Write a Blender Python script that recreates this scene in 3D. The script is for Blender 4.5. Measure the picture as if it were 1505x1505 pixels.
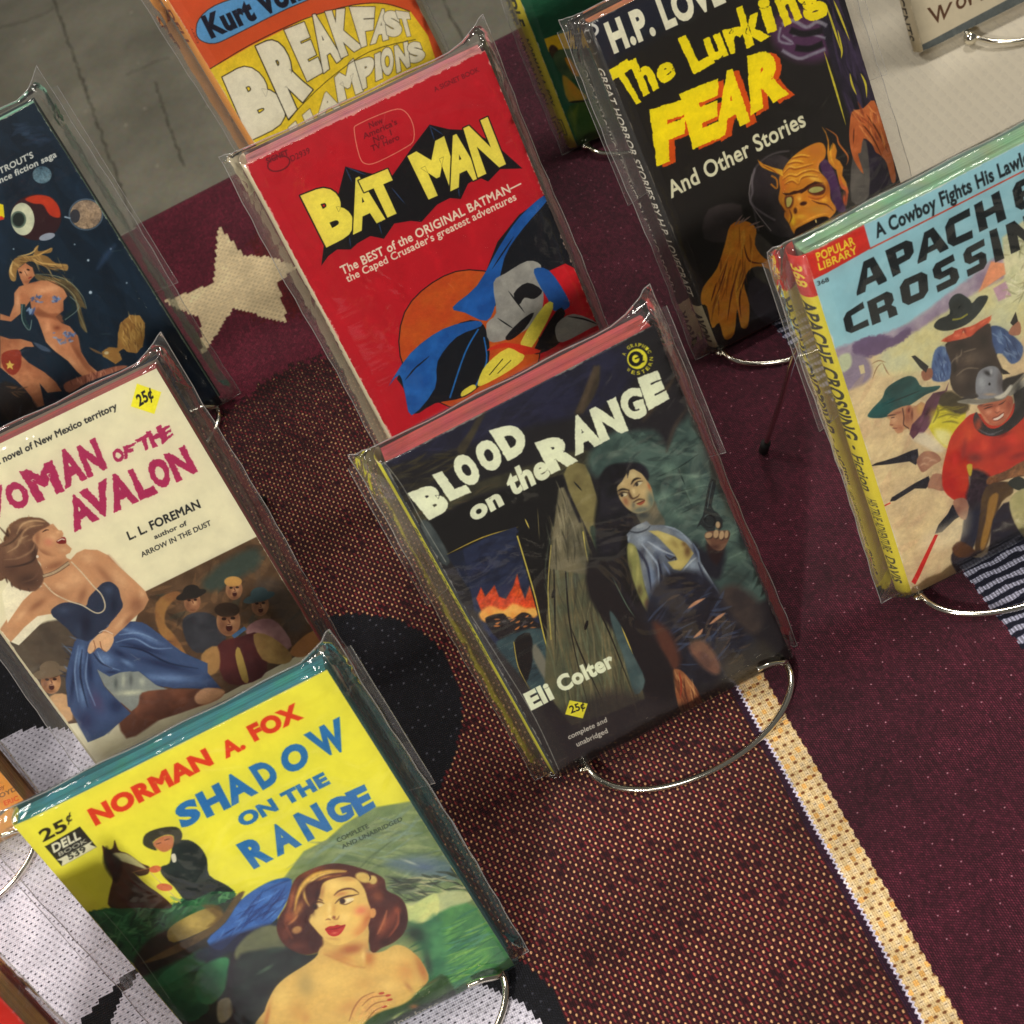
import bpy, bmesh, math, random
import numpy as np
from mathutils import Vector, Matrix
for o in list(bpy.data.objects): bpy.data.objects.remove(o)
SC = bpy.context.scene
COL = SC.collection
MM = 0.001
# ------------------------------------------------------------------ camera
F, PITCH, ROLL, HC = 2193.16, math.radians(49.937), math.radians(-27.2045), 519.92   # focal in px of a 1505 px frame, mm
_fw = np.array([0, math.cos(PITCH), -math.sin(PITCH)]); _r0 = np.array([1., 0, 0]); _u0 = np.cross(_r0, _fw)
_r = math.cos(ROLL)*_r0 + math.sin(ROLL)*_u0; _u = -math.sin(ROLL)*_r0 + math.cos(ROLL)*_u0
cd = bpy.data.cameras.new('camera'); cam = bpy.data.objects.new('camera', cd); COL.objects.link(cam)
cd.sensor_width = 36; cd.lens = F/1505*36; cd.clip_start = 0.01; cd.clip_end = 50
m = Matrix.Identity(4)
for i in range(3):
    m[i][0] = _r[i]; m[i][1] = _u[i]; m[i][2] = -_fw[i]
m[2][3] = HC*MM
cd.dof.use_dof = True; cd.dof.focus_distance = .60; cd.dof.aperture_fstop = 24
cam.matrix_world = m; SC.camera = cam
# ------------------------------------------------------------------ world, lamps, exposure
W_ = bpy.data.worlds.new('World'); SC.world = W_; W_.use_nodes = True
bg = W_.node_tree.nodes['Background']; bg.inputs[0].default_value = (1.0, 0.96, 0.88, 1); bg.inputs[1].default_value = 0.11
def lamp(name, loc, target, size, watts, col):
    d = bpy.data.lights.new(name, 'AREA'); d.shape = 'DISK'; d.size = size; d.energy = watts; d.color = col
    o = bpy.data.objects.new(name, d); COL.objects.link(o); o.location = loc
    o.rotation_euler = (Vector(target)-Vector(loc)).to_track_quat('-Z', 'Y').to_euler(); return o
ctr = Vector((0.05, 0.45, 0.05))
lamp('hall_and_fill_lamp', ctr+Vector((-0.52, -0.74, 0.56))*2.6, ctr, 0.20, 50, (1, 0.95, 0.86))
lamp('hall_and_fill_lamp', ctr+Vector((0.9, 0.7, 2.6)), ctr, 0.5, 23, (1, 0.95, 0.87))
lamp('hall_and_fill_lamp', ctr+Vector((-1.3, 0.9, 2.4)), ctr, 0.5, 22, (1, 0.95, 0.88))
lamp('hall_and_fill_lamp', ctr+Vector((-0.25, -0.75, 1.15))*2.2, ctr, 0.6, 13, (1, 0.96, 0.88))  # added frontal fill that evens out the covers, not a lamp of the hall
SC.view_settings.view_transform = 'Standard'; SC.view_settings.look = 'None'
SC.view_settings.exposure = 0; SC.view_settings.gamma = 1
SC.cycles.transparent_max_bounces = 24; SC.cycles.max_bounces = 8
# ------------------------------------------------------------------ geometry helpers
def tag(o, label=None, cat=None, group=None, kind=None):
    for k, v in (('label', label), ('category', cat), ('group', group), ('kind', kind)):
        if v: o[k] = v
    return o
def link(name, me, mat, parent=None):
    o = bpy.data.objects.new(name, me); COL.objects.link(o)
    if mat is not None: me.materials.append(mat)
    if parent: o.parent = parent
    return o
def mesh_obj(name, vs, fs, mat, parent=None, uvs=None, smooth=False):
    me = bpy.data.meshes.new(name)
    me.from_pydata([tuple(np.array(v)*MM) for v in vs], [], fs)
    if uvs is not None:
        l = me.uv_layers.new(name='UVMap')
        for p in me.polygons:
            for li, vi in zip(p.loop_indices, p.vertices): l.data[li].uv = uvs[vi]
    if smooth:
        for p in me.polygons: p.use_smooth = True
    return link(name, me, mat, parent)
def tube(name, pts, r, mat, parent=None, seg=10, closed=False):
    P = [np.array(p, float) for p in pts]; n = len(P); vs = []; fs = []
    up = np.array([0.3, 0.2, 1.0])
    for i in range(n):
        a = P[(i-1) % n] if (closed or i > 0) else P[i]; b = P[(i+1) % n] if (closed or i < n-1) else P[i]
        t = b-a; t = t/(np.linalg.norm(t)+1e-9)
        x = np.cross(t, up)
        if np.linalg.norm(x) < .15: x = np.cross(t, [1, 0, 0])
        x /= np.linalg.norm(x); y = np.cross(t, x)
        for k in range(seg):
            an = 2*math.pi*k/seg; vs.append(P[i]+r*(math.cos(an)*x+math.sin(an)*y))
    m_ = n if closed else n-1
    for i in range(m_):
        for k in range(seg):
            a = i*seg+k; b = i*seg+(k+1) % seg; c = ((i+1) % n)*seg+(k+1) % seg; d = ((i+1) % n)*seg+k
            fs.append((a, b, c, d))
    if not closed:
        fs.append(tuple(range(seg-1, -1, -1))); fs.append(tuple((n-1)*seg+k for k in range(seg)))
    return mesh_obj(name, vs, fs, mat, parent, smooth=True)
def smooth_path(pts, n=8, closed=False):
    P = [np.array(p, float) for p in pts]; out = []; N = len(P)
    for i in range(N if closed else N-1):
        p0 = P[(i-1) % N] if closed or i > 0 else P[i]; p1 = P[i]; p2 = P[(i+1) % N]
        p3 = P[(i+2) % N] if closed or i+2 < N else P[(i+1) % N]
        for k in range(n):
            t = k/n
            out.append(.5*((2*p1)+(p2-p0)*t+(2*p0-5*p1+4*p2-p3)*t*t+(3*p1-p0-3*p2+p3)*t**3))
    if not closed: out.append(P[-1])
    return out
# ------------------------------------------------------------------ materials
def nt(name):
    m = bpy.data.materials.new(name); m.use_nodes = True; t = m.node_tree
    return m, t, t.nodes['Principled BSDF']
def lin(c): return tuple(((v/255+.055)/1.055)**2.4 if v > 10 else v/255/12.92 for v in c)+(1,)
def simple(name, col, rough=.6, metal=0, noise=0.0, nscale=400, bump=0.0):
    m, t, b = nt(name)
    b.inputs['Base Color'].default_value = lin(col); b.inputs['Roughness'].default_value = rough; b.inputs['Metallic'].default_value = metal
    if noise or bump:
        tc = t.nodes.new('ShaderNodeTexCoord'); n = t.nodes.new('ShaderNodeTexNoise'); n.inputs['Scale'].default_value = nscale; n.inputs['Detail'].default_value = 5
        t.links.new(tc.outputs['Object'], n.inputs['Vector'])
        if noise:
            mx = t.nodes.new('ShaderNodeMix'); mx.data_type = 'RGBA'; mx.blend_type = 'MULTIPLY'; mx.inputs[0].default_value = noise
            mx.inputs[6].default_value = lin(col); t.links.new(n.outputs['Color'], mx.inputs[7]); t.links.new(mx.outputs[2], b.inputs['Base Color'])
        if bump:
            bm_ = t.nodes.new('ShaderNodeBump'); bm_.inputs['Strength'].default_value = bump; bm_.inputs['Distance'].default_value = .0004
            t.links.new(n.outputs['Fac'], bm_.inputs['Height']); t.links.new(bm_.outputs[0], b.inputs['Normal'])
    return m
def np_image(name, arr, srgb=True):
    h, w = arr.shape[:2]
    im = bpy.data.images.new(name, w, h, alpha=False, float_buffer=False)
    if not srgb: im.colorspace_settings.name = 'Non-Color'
    a = np.ones((h, w, 4), np.float32); a[..., :3] = np.clip(arr if arr.ndim == 3 else arr[..., None], 0, 1)
    im.pixels.foreach_set(a[::-1].ravel()); im.update(); return im
def print_mat(name, arr, rough=.32, bump=None):
    m, t, b = nt(name)
    ti = t.nodes.new('ShaderNodeTexImage'); ti.image = np_image(name, arr); ti.extension = 'EXTEND'
    t.links.new(ti.outputs[0], b.inputs['Base Color']); b.inputs['Roughness'].default_value = rough
    b.inputs['Specular IOR Level'].default_value = .35
    tc = t.nodes.new('ShaderNodeTexCoord'); n = t.nodes.new('ShaderNodeTexNoise'); n.inputs['Scale'].default_value = 60; n.inputs['Detail'].default_value = 3
    t.links.new(tc.outputs['Object'], n.inputs['Vector'])
    bp_ = t.nodes.new('ShaderNodeBump'); bp_.inputs['Strength'].default_value = .25; bp_.inputs['Distance'].default_value = .0008
    t.links.new(n.outputs['Fac'], bp_.inputs['Height']); t.links.new(bp_.outputs[0], b.inputs['Normal'])
    return m
CHROME = simple('polished_wire', (225, 220, 205), .12, 1)
RUBBER = simple('black_rubber', (14, 14, 15), .7)
def sleeve_mat(name, veil, crinkle, gloss=1.0):
    m = bpy.data.materials.new(name); m.use_nodes = True; t = m.node_tree; t.nodes.clear(); N = t.nodes.new; L = t.links.new
    out = N('ShaderNodeOutputMaterial'); tr = N('ShaderNodeBsdfTransparent'); tr.inputs[0].default_value = (.985, .985, .985, 1)
    gl = N('ShaderNodeBsdfGlossy'); gl.inputs['Roughness'].default_value = .06; gl.inputs['Color'].default_value = (1, 1, 1, 1)
    df = N('ShaderNodeBsdfDiffuse'); df.inputs[0].default_value = (.8, .78, .76, 1); tl = N('ShaderNodeBsdfTranslucent'); tl.inputs[0].default_value = (.8, .78, .76, 1)
    tc = N('ShaderNodeTexCoord'); ns = N('ShaderNodeTexNoise'); ns.inputs['Scale'].default_value = 38; ns.inputs['Detail'].default_value = 2.5; ns.inputs['Distortion'].default_value = 1.2
    L(tc.outputs['Object'], ns.inputs['Vector'])
    bu = N('ShaderNodeBump'); bu.inputs['Strength'].default_value = crinkle; bu.inputs['Distance'].default_value = .003; L(ns.outputs['Fac'], bu.inputs['Height']); L(bu.outputs[0], gl.inputs['Normal'])
    fr = N('ShaderNodeFresnel'); fr.inputs['IOR'].default_value = 1.38; L(bu.outputs[0], fr.inputs['Normal'])
    m0 = N('ShaderNodeMixShader'); m0.inputs[0].default_value = .45; L(df.outputs[0], m0.inputs[1]); L(tl.outputs[0], m0.inputs[2])
    m1 = N('ShaderNodeMixShader'); m1.inputs[0].default_value = veil; L(tr.outputs[0], m1.inputs[1]); L(m0.outputs[0], m1.inputs[2])
    m2 = N('ShaderNodeMixShader'); gm = N('ShaderNodeMath'); gm.operation = 'MULTIPLY'; gm.inputs[1].default_value = gloss; L(fr.outputs[0], gm.inputs[0]); L(gm.outputs[0], m2.inputs[0]); L(m1.outputs[0], m2.inputs[1]); L(gl.outputs[0], m2.inputs[2]); L(m2.outputs[0], out.inputs[0])
    return m
SLEEVE = sleeve_mat('clear_plastic', .012, .35); SLEEVE_EDGE = sleeve_mat('crinkled_plastic', .062, .35, .6); CRUMPLE = sleeve_mat('crumpled_plastic', .05, 1.3, 1.6); SEAM = sleeve_mat('plastic_seam', .42, .4)  # seam plastic is whiter, painting a highlight line along the sleeve edges
# ------------------------------------------------------------------ painter: flat print for the covers
PX = 5.0                                        # canvas px per mm
_rng = np.random.default_rng(5)
def vnoise(h, w, cell, seed=0):
    r = np.random.default_rng(seed); gh, gw = int(h/cell)+3, int(w/cell)+3
    g = r.random((gh, gw)).astype(np.float32); y = np.arange(h)/cell; x = np.arange(w)/cell
    yi = y.astype(int); xi = x.astype(int); fy = (y-yi)[:, None].astype(np.float32); fx = (x-xi)[None].astype(np.float32)
    fy = fy*fy*(3-2*fy); fx = fx*fx*(3-2*fx)
    a = g[yi][:, xi]; b = g[yi][:, xi+1]; c = g[yi+1][:, xi]; d = g[yi+1][:, xi+1]
    return (a*(1-fx)+b*fx)*(1-fy)+(c*(1-fx)+d*fx)*fy-.5
_glyph = {}
def outline(s, off=0.):
    off = round(off, 3); key = (s, off)
    if key in _glyph: return _glyph[key]
    cu = bpy.data.curves.new('t', 'FONT'); cu.body = s; cu.fill_mode = 'NONE'; cu.resolution_u = 4; cu.space_character = 1+off*1.6
    ob = bpy.data.objects.new('t', cu); COL.objects.link(ob); bpy.context.view_layer.update()
    me = ob.to_mesh(); co = np.zeros(len(me.vertices)*3); me.vertices.foreach_get('co', co); co = co.reshape(-1, 3)[:, :2]
    ed = np.zeros(len(me.edges)*2, int); me.edges.foreach_get('vertices', ed); ed = ed.reshape(-1, 2)
    nb = [[] for _ in co]
    for a, b in ed: nb[a].append(b); nb[b].append(a)
    seen = set(); loops = []
    for st in range(len(co)):
        if st in seen or len(nb[st]) != 2: continue
        lp = [st]; seen.add(st); cur = nb[st][0]; prev = st
        while cur != st: lp.append(cur); seen.add(cur); nx_ = nb[cur][0] if nb[cur][0] != prev else nb[cur][1]; prev, cur = cur, nx_
        L_ = co[lp]; keep = np.linalg.norm(L_-np.roll(L_, 1, 0), axis=1) > 1e-5; loops.append(L_[keep])
    out = []
    for i_, L_ in enumerate(loops):
        ar = .5*np.sum(L_[:, 0]*np.roll(L_[:, 1], -1)-np.roll(L_[:, 0], -1)*L_[:, 1]); p = L_[0]; depth = 0
        for j_, M_ in enumerate(loops):
            if j_ == i_: continue
            x1, y1 = M_[:, 0], M_[:, 1]; x2, y2 = np.roll(x1, -1), np.roll(y1, -1); c = (y1 > p[1]) != (y2 > p[1])
            depth += int(np.sum(c & (p[0] < (x2-x1)*(p[1]-y1)/np.where(y2 == y1, 1, y2-y1)+x1)) % 2)
        hole = depth % 2 == 1
        if (ar > 0) == hole: L_ = L_[::-1]                    # outer loops counter-clockwise, holes clockwise
        if off:
            d = np.roll(L_, -1, 0)-L_; d /= np.linalg.norm(d, axis=1)[:, None]; n1 = np.stack([d[:, 1], -d[:, 0]], 1); n0 = np.roll(n1, 1, 0)
            m_ = n0+n1; m_ /= np.maximum(np.sum(m_*n1, 1), .35)[:, None]; Q = L_+m_*off
            a2 = .5*np.sum(Q[:, 0]*np.roll(Q[:, 1], -1)-np.roll(Q[:, 0], -1)*Q[:, 1])
            if hole and a2 >= -abs(ar)*.06: c_ = L_.mean(0); Q = c_+(L_-c_)*.32
            L_ = Q
        out.append(np.stack([L_, np.roll(L_, -1, 0)], 1))
    E_ = np.concatenate(out)
    ob.to_mesh_clear(); bpy.data.objects.remove(ob); bpy.data.curves.remove(cu)
    _glyph[key] = E_; return E_
CAPH = None
def sdf(E_, X, Y, nzw=False):
    ins = np.zeros(X.shape, np.int16); D = np.full(X.shape, 1e9, np.float32)
    for (x1, y1), (x2, y2) in E_:
        dx, dy = x2-x1, y2-y1; l2 = dx*dx+dy*dy
        if l2 < 1e-9: continue
        t = np.clip(((X-x1)*dx+(Y-y1)*dy)/l2, 0, 1); q = (X-x1-t*dx)**2+(Y-y1-t*dy)**2; np.minimum(D, q, out=D)
        if y1 != y2:
            c = (Y >= min(y1, y2)) & (Y < max(y1, y2)); xx = x1+(Y-y1)*(dx/dy); ins += (c & (X < xx))*(1 if (y2 > y1 or not nzw) else -1)
    ins = (ins != 0) if nzw else (ins % 2 == 1)
    D = np.sqrt(D); return np.where(ins, D, -D)
class Art:
    def __init__(s, W, H, base, proj=None, seed=1):
        s.W, s.H = W, H; s.w, s.h = int(W*PX), int(H*PX); s.proj = proj; s.seed = seed
        s.a = np.ones((s.h, s.w, 3), np.float32)*np.array(base, np.float32)
        s.n1 = vnoise(s.h, s.w, 3, seed)+vnoise(s.h, s.w, 9, seed+1); s.n2 = vnoise(s.h, s.w, 26, seed+2)*1.4+vnoise(s.h, s.w, 9, seed+3)*.6
        s.rs = random.Random(seed)
        s.ctx = (0, 0, 1); s.clip = None
    def at(s, ox, oy, k): s.ctx = (ox, oy, k); return s
    def P(s, pts):
        a = np.array(pts, float).reshape(-1, 2)
        if s.proj is None: return a*PX
        ox, oy, k = s.ctx; a = a*k+np.array([ox, oy]); u = s.proj(a)          # mm from top-left
        return u*PX
    def k(s):
        if s.proj is None: return PX
        p = s.proj(np.array([[s.ctx[0]+300*s.ctx[2], s.ctx[1]+300*s.ctx[2]], [s.ctx[0]+310*s.ctx[2], s.ctx[1]+300*s.ctx[2]]])); return float(np.linalg.norm(p[1]-p[0]))/10*PX
    def _blend(s, E_, col, soft, grow=0, nz=0, alpha=1.0, ring=None, col2=None, rough=0, nzw=False):
        pad = soft+grow+3+(ring or 0)
        x0 = max(0, int(E_[..., 0].min()-pad)); x1 = min(s.w, int(E_[..., 0].max()+pad)+1); y0 = max(0, int(E_[..., 1].min()-pad)); y1 = min(s.h, int(E_[..., 1].max()+pad)+1)
        if x1 <= x0 or y1 <= y0: return
        X, Y = np.meshgrid(np.arange(x0, x1, dtype=np.float32)+.5, np.arange(y0, y1, dtype=np.float32)+.5)
        d = sdf(E_, X, Y, nzw)+grow
        if rough: d = d+s.n1[y0:y1, x0:x1]*rough
        if ring is not None: d = ring-np.abs(d)
        m_ = np.clip(.5+d/max(soft, 1), 0, 1)*alpha
        c = np.array(col, np.float32)*np.ones((y1-y0, x1-x0, 1), np.float32)
        if col2 is not None:                                    # printed two-tone, mottled by brushwork
            f_ = np.clip(.5+s.n2[y0:y1, x0:x1]*.95, 0, 1)[..., None]; c = c*(1-f_)+np.array(col2, np.float32)*f_
        if s.clip is not None: m_ = m_*s.clip[y0:y1, x0:x1]
        if nz: c = c*(1+nz*s.n1[y0:y1, x0:x1, None])
        s.a[y0:y1, x0:x1] = s.a[y0:y1, x0:x1]*(1-m_[..., None])+c*m_[..., None]
    def f(s, col, pts, soft=1.4, sm=True, nz=.045, alpha=1.0, c2=None, rough=0, ring=None, grow=0):
        P = s.P(pts)
        if sm and len(P) > 3: P = np.array(smooth_path(P, 3, True))
        E_ = np.stack([P, np.roll(P, -1, 0)], 1); s._blend(E_, col, soft, grow, nz, alpha, ring, c2, rough); return s
    def s(s, col, pts, w=2, soft=1.2, alpha=1.0, taper=False, nz=.1):
        P = np.array(smooth_path(s.P(pts), 4)); w = w*s.k()/2 if s.proj is not None else w*PX/2
        n = len(P); d = np.gradient(P, axis=0); d /= np.linalg.norm(d, axis=1)[:, None]+1e-9; nn = np.stack([-d[:, 1], d[:, 0]], 1)
        ww = np.full(n, w) if not taper else w*np.clip(np.sin(np.linspace(.12, math.pi-.02, n)), .1, 1)
        Q = np.concatenate([P+nn*ww[:, None], (P-nn*ww[:, None])[::-1]]); E_ = np.stack([Q, np.roll(Q, -1, 0)], 1)
        s._blend(E_, col, soft, 0, nz, alpha); return s
    def e(s, col, cx, cy, rx, ry, ang=0, **k):
        t = np.linspace(0, 2*math.pi, 15)[:-1]; a = math.radians(ang)
        s.f(col, [(cx+rx*math.cos(v)*math.cos(a)-ry*math.sin(v)*math.sin(a), cy+rx*math.cos(v)*math.sin(a)+ry*math.sin(v)*math.cos(a)) for v in t], **k); return s
    def hold(s, pts, soft=3):
        """mask later strokes to this outline, as with frisket film"""
        P = np.array(smooth_path(s.P(pts), 3, True)); E_ = np.stack([P, np.roll(P, -1, 0)], 1); s.clip = np.zeros((s.h, s.w), np.float32)
        x0, x1 = max(0, int(P[:, 0].min()-4)), min(s.w, int(P[:, 0].max()+5)); y0, y1 = max(0, int(P[:, 1].min()-4)), min(s.h, int(P[:, 1].max()+5))
        X, Y = np.meshgrid(np.arange(x0, x1, dtype=np.float32)+.5, np.arange(y0, y1, dtype=np.float32)+.5); s.clip[y0:y1, x0:x1] = np.clip(.5+sdf(E_, X, Y)/soft, 0, 1); return s
    def free(s): s.clip = None; return s
    def b(s, col, cx, cy, rx, ry, ang=0, alpha=.6):
        """airbrushed blob"""
        a = math.radians(ang); c, u, v = s.P([(cx, cy), (cx+rx*math.cos(a), cy+rx*math.sin(a)), (cx-ry*math.sin(a), cy+ry*math.cos(a))]); M_ = np.linalg.inv(np.stack([u-c, v-c], 1)); r = 1.7*max(np.linalg.norm(u-c), np.linalg.norm(v-c))
        x0, x1 = max(0, int(c[0]-r)), min(s.w, int(c[0]+r)+1); y0, y1 = max(0, int(c[1]-r)), min(s.h, int(c[1]+r)+1)
        if x1 <= x0 or y1 <= y0: return s
        X, Y = np.meshgrid(np.arange(x0, x1)+.5-c[0], np.arange(y0, y1)+.5-c[1]); p = M_[0, 0]*X+M_[0, 1]*Y; q = M_[1, 0]*X+M_[1, 1]*Y
        m_ = np.clip(1.1*np.exp(-1.6*(p*p+q*q))-.1*0-.02, 0, 1)*alpha*(1+.25*s.n1[y0:y1, x0:x1])
        if s.clip is not None: m_ = m_*s.clip[y0:y1, x0:x1]
        m_ = np.clip(m_, 0, 1)[..., None]; s.a[y0:y1, x0:x1] = s.a[y0:y1, x0:x1]*(1-m_)+np.array(col, np.float32)*m_; return s
    def B(s, lst, ang=0, alpha=.6):
        for col, *p in lst: s.b(col, *p[:4], ang=p[4] if len(p) > 4 else ang, alpha=p[5] if len(p) > 5 else alpha)
        return s
    def dabs(s, cols, poly, n, L, w, ang, jit=25, alpha=.7):
        P = np.array(poly, float).reshape(-1, 2); x0, y0 = P.min(0); x1, y1 = P.max(0); i = 0; tries = 0
        while i < n and tries < n*30:
            tries += 1; x, y = s.rs.uniform(x0, x1), s.rs.uniform(y0, y1); c = False
            for j in range(len(P)):
                a, b = P[j], P[j-1]
                if (a[1] > y) != (b[1] > y) and x < (b[0]-a[0])*(y-a[1])/(b[1]-a[1])+a[0]: c = not c
            if not c: continue
            i += 1; an = math.radians(ang+s.rs.uniform(-jit, jit)); l = L*s.rs.uniform(.5, 1.3)/2
            s.s(s.rs.choice(cols), [(x-l*math.cos(an), y-l*math.sin(an)), (x+s.rs.uniform(-.15, .15)*l, y+s.rs.uniform(-.15, .15)*l), (x+l*math.cos(an), y+l*math.sin(an))], w*s.rs.uniform(.5, 1.3), soft=2.2, alpha=alpha, taper=True)
        return s
    def _q(s, E_, quad):
        BL, BR, TR, TL = s.P(quad); u = E_[..., 0:1]; v = E_[..., 1:2]
        return BL*(1-u)*(1-v)+BR*u*(1-v)+TR*u*v+TL*(1-u)*v
    def t(s, txt, col, BL, BR, TL, bold=0., frag=None, ol=None, olw=1.2, rough=0, low=False, alpha=1.0):
        global CAPH
        if CAPH is None: CAPH = outline('H')[..., 1].max()
        E_ = outline(txt, bold*.62).copy(); R = outline(frag, bold*.62).copy() if frag else E_
        if frag and txt.endswith(frag): R[..., 0] += E_[..., 0].max()-R[..., 0].max()
        x0 = R[..., 0].min(); x1 = R[..., 0].max()
        E_[..., 0] = (E_[..., 0]-x0)/(x1-x0); E_[..., 1] /= CAPH
        BL, BR, TL = map(np.array, (BL, BR, TL)); Q = s._q(E_, [BL, BR, BR+TL-BL, TL])
        h = np.linalg.norm(np.subtract(*s.P([BL, TL]))); g = 0
        if ol is not None: s._blend(Q, ol, 1.3, g+olw*h*.1, 0, alpha, nzw=True)
        s._blend(Q, col, 1.3, g, .03, alpha, rough=rough, nzw=True); return s
    def g(s, ch, col, quad, bold=.06, ol=None, olw=.05, rough=0, off=None):
        E_ = outline(ch, bold*.72).copy(); mn = E_.reshape(-1, 2).min(0); mx = E_.reshape(-1, 2).max(0); E_ = (E_-mn)/(mx-mn)
        Qs = s.P(quad); h = np.linalg.norm(Qs[3]-Qs[0]); b = bold*h
        b = 0
        Q = s._q(E_, quad)
        if off is not None: s._blend(Q+np.array(off[1])*h, off[0], 1.3, b, .03, rough=rough, nzw=True)
        if ol is not None: s._blend(Q, ol, 1.3, b+olw*h, 0, rough=rough, nzw=True)
        s._blend(Q, col, 1.3, b, .03, rough=rough, nzw=True); return s
    def wear(s, amt=1.0, edge=(222, 205, 180)):
        """rubbed white paper along the edges, scuffs and age"""
        Y, X = np.mgrid[0:s.h, 0:s.w].astype(np.float32)
        d = np.minimum(np.minimum(X, s.w-X), np.minimum(Y, s.h-Y)); m_ = np.clip((1.3*amt-d+s.n1*3.6*amt+s.n2*2.5)/1.5, 0, 1)[..., None]*.75
        s.a = s.a*(1-m_)+np.array(edge, np.float32)*m_
        for _ in range(int(16*amt)):
            x, y = s.rs.uniform(0, s.w), s.rs.uniform(0, s.h); an = s.rs.uniform(0, 6.3); l = s.rs.uniform(4, 26)
            P = np.array([(x, y), (x+l*math.cos(an), y+l*math.sin(an))]); nn = np.array([-math.sin(an), math.cos(an)])*.5
            Q = np.array([P[0]+nn, P[1]+nn, P[1]-nn, P[0]-nn]); s._blend(np.stack([Q, np.roll(Q, -1, 0)], 1), edge, 1.5, 0, 0, .28)
        s.a *= (1+.03*s.n2+.012*s.n1)[..., None]
        return s
    def img(s): return s.a/255.0
# ------------------------------------------------------------------ book placement (mm; bottom-left corner of the front cover, yaw, tilt)
def frame(x, y, yaw, tilt):
    yw, tl = math.radians(yaw), math.radians(tilt); ex = np.array([math.cos(yw), math.sin(yw), 0]); bk = np.array([-math.sin(yw), math.cos(yw), 0])
    ey = math.cos(tl)*bk+math.sin(tl)*np.array([0, 0, 1]); return np.array([x, y, 0.]), ex, ey, np.cross(ex, ey)
C0 = np.array([0, 0, HC])
def ray(a):
    a = np.atleast_2d(a); return (a[:, :1]-752.5)/F*_r-(a[:, 1:2]-752.5)/F*_u+_fw
def on_z(px, z):
    d = ray(px)[0]; return C0+d*(z-HC)/d[2]
def plane_proj(fr, H):
    O, ex, ey, n = fr
    def g(a):
        d = ray(a); t = ((O-C0)@n)/(d@n); P = C0+d*t[:, None]-O; return np.stack([P@ex, H-P@ey], 1)
    return g
BOOKS = {  # x, y, yaw, tilt, W, H, T
 'red_wing': (-34.07, 473.48, -3.0, 74.8, 106.7, 177.6, 14),
 'blood': (-31.54, 304.24, -.1, 71.2, 104, 159.7, 13.5),
 'fear': (121.31, 467.9, -.3, 69.5, 105.3, 163.3, 12),
 'apache': (126.75, 303.82, .1, 75.3, 107, 163.7, 12),
 'woman': (-208.73, 394.8, -2.5, 68.2, 110.3, 166.8, 11),
 'shadow': (-187.8, 243.11, -.8, 70.9, 111.8, 153.6, 10),
 'venus': (-215.52, 592.64, .7, 73.1, 107, 175.7, 10),
 'breakfast': (-26.45, 626.91, 7.9, 71.5, 107, 178, 15),
 'saddle': (122.76, 647.64, -4, 72, 107, 163, 11),
 'world': (300.1, 587.87, -1.1, 71.1, 107, 163, 10),
}
_p = on_z((60, 1198), 0); BOOKS['orange'] = (_p[0]-107, _p[1], -2.0, 71, 107, 163, 13)
_p = on_z((-14, 1450), 154); BOOKS['scarlet'] = (_p[0]-107, _p[1]-53, -1, 71, 107, 163, 12)
FR = {k: frame(*v[:4]) for k, v in BOOKS.items()}
A1 = (0, 0, .3322); A2 = (300, 100, .3987); A3 = (750, 0, .3987); A4 = (1105, 200, .2658); A5 = (1105, 550, .2658); A6 = (480, 420, .2658); A7 = (820, 480, .2658); A8 = (700, 780, .3322)
C1 = (0, 330, .2326); C2 = (0, 540, .3322); C3 = (0, 900, .4018); C4 = (0, 950, .3455); C5 = (320, 1180, .3322); C6 = (200, 0, .3987); C7 = (1200, 0, .2027); D3 = (720, 0, .1661); D4 = (850, 0, .3322); D7 = (1300, 380, .2659)
def art(key, base, seed):
    v = BOOKS[key]; return Art(v[4], v[5], base, plane_proj(FR[key], v[5]), seed)
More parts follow.
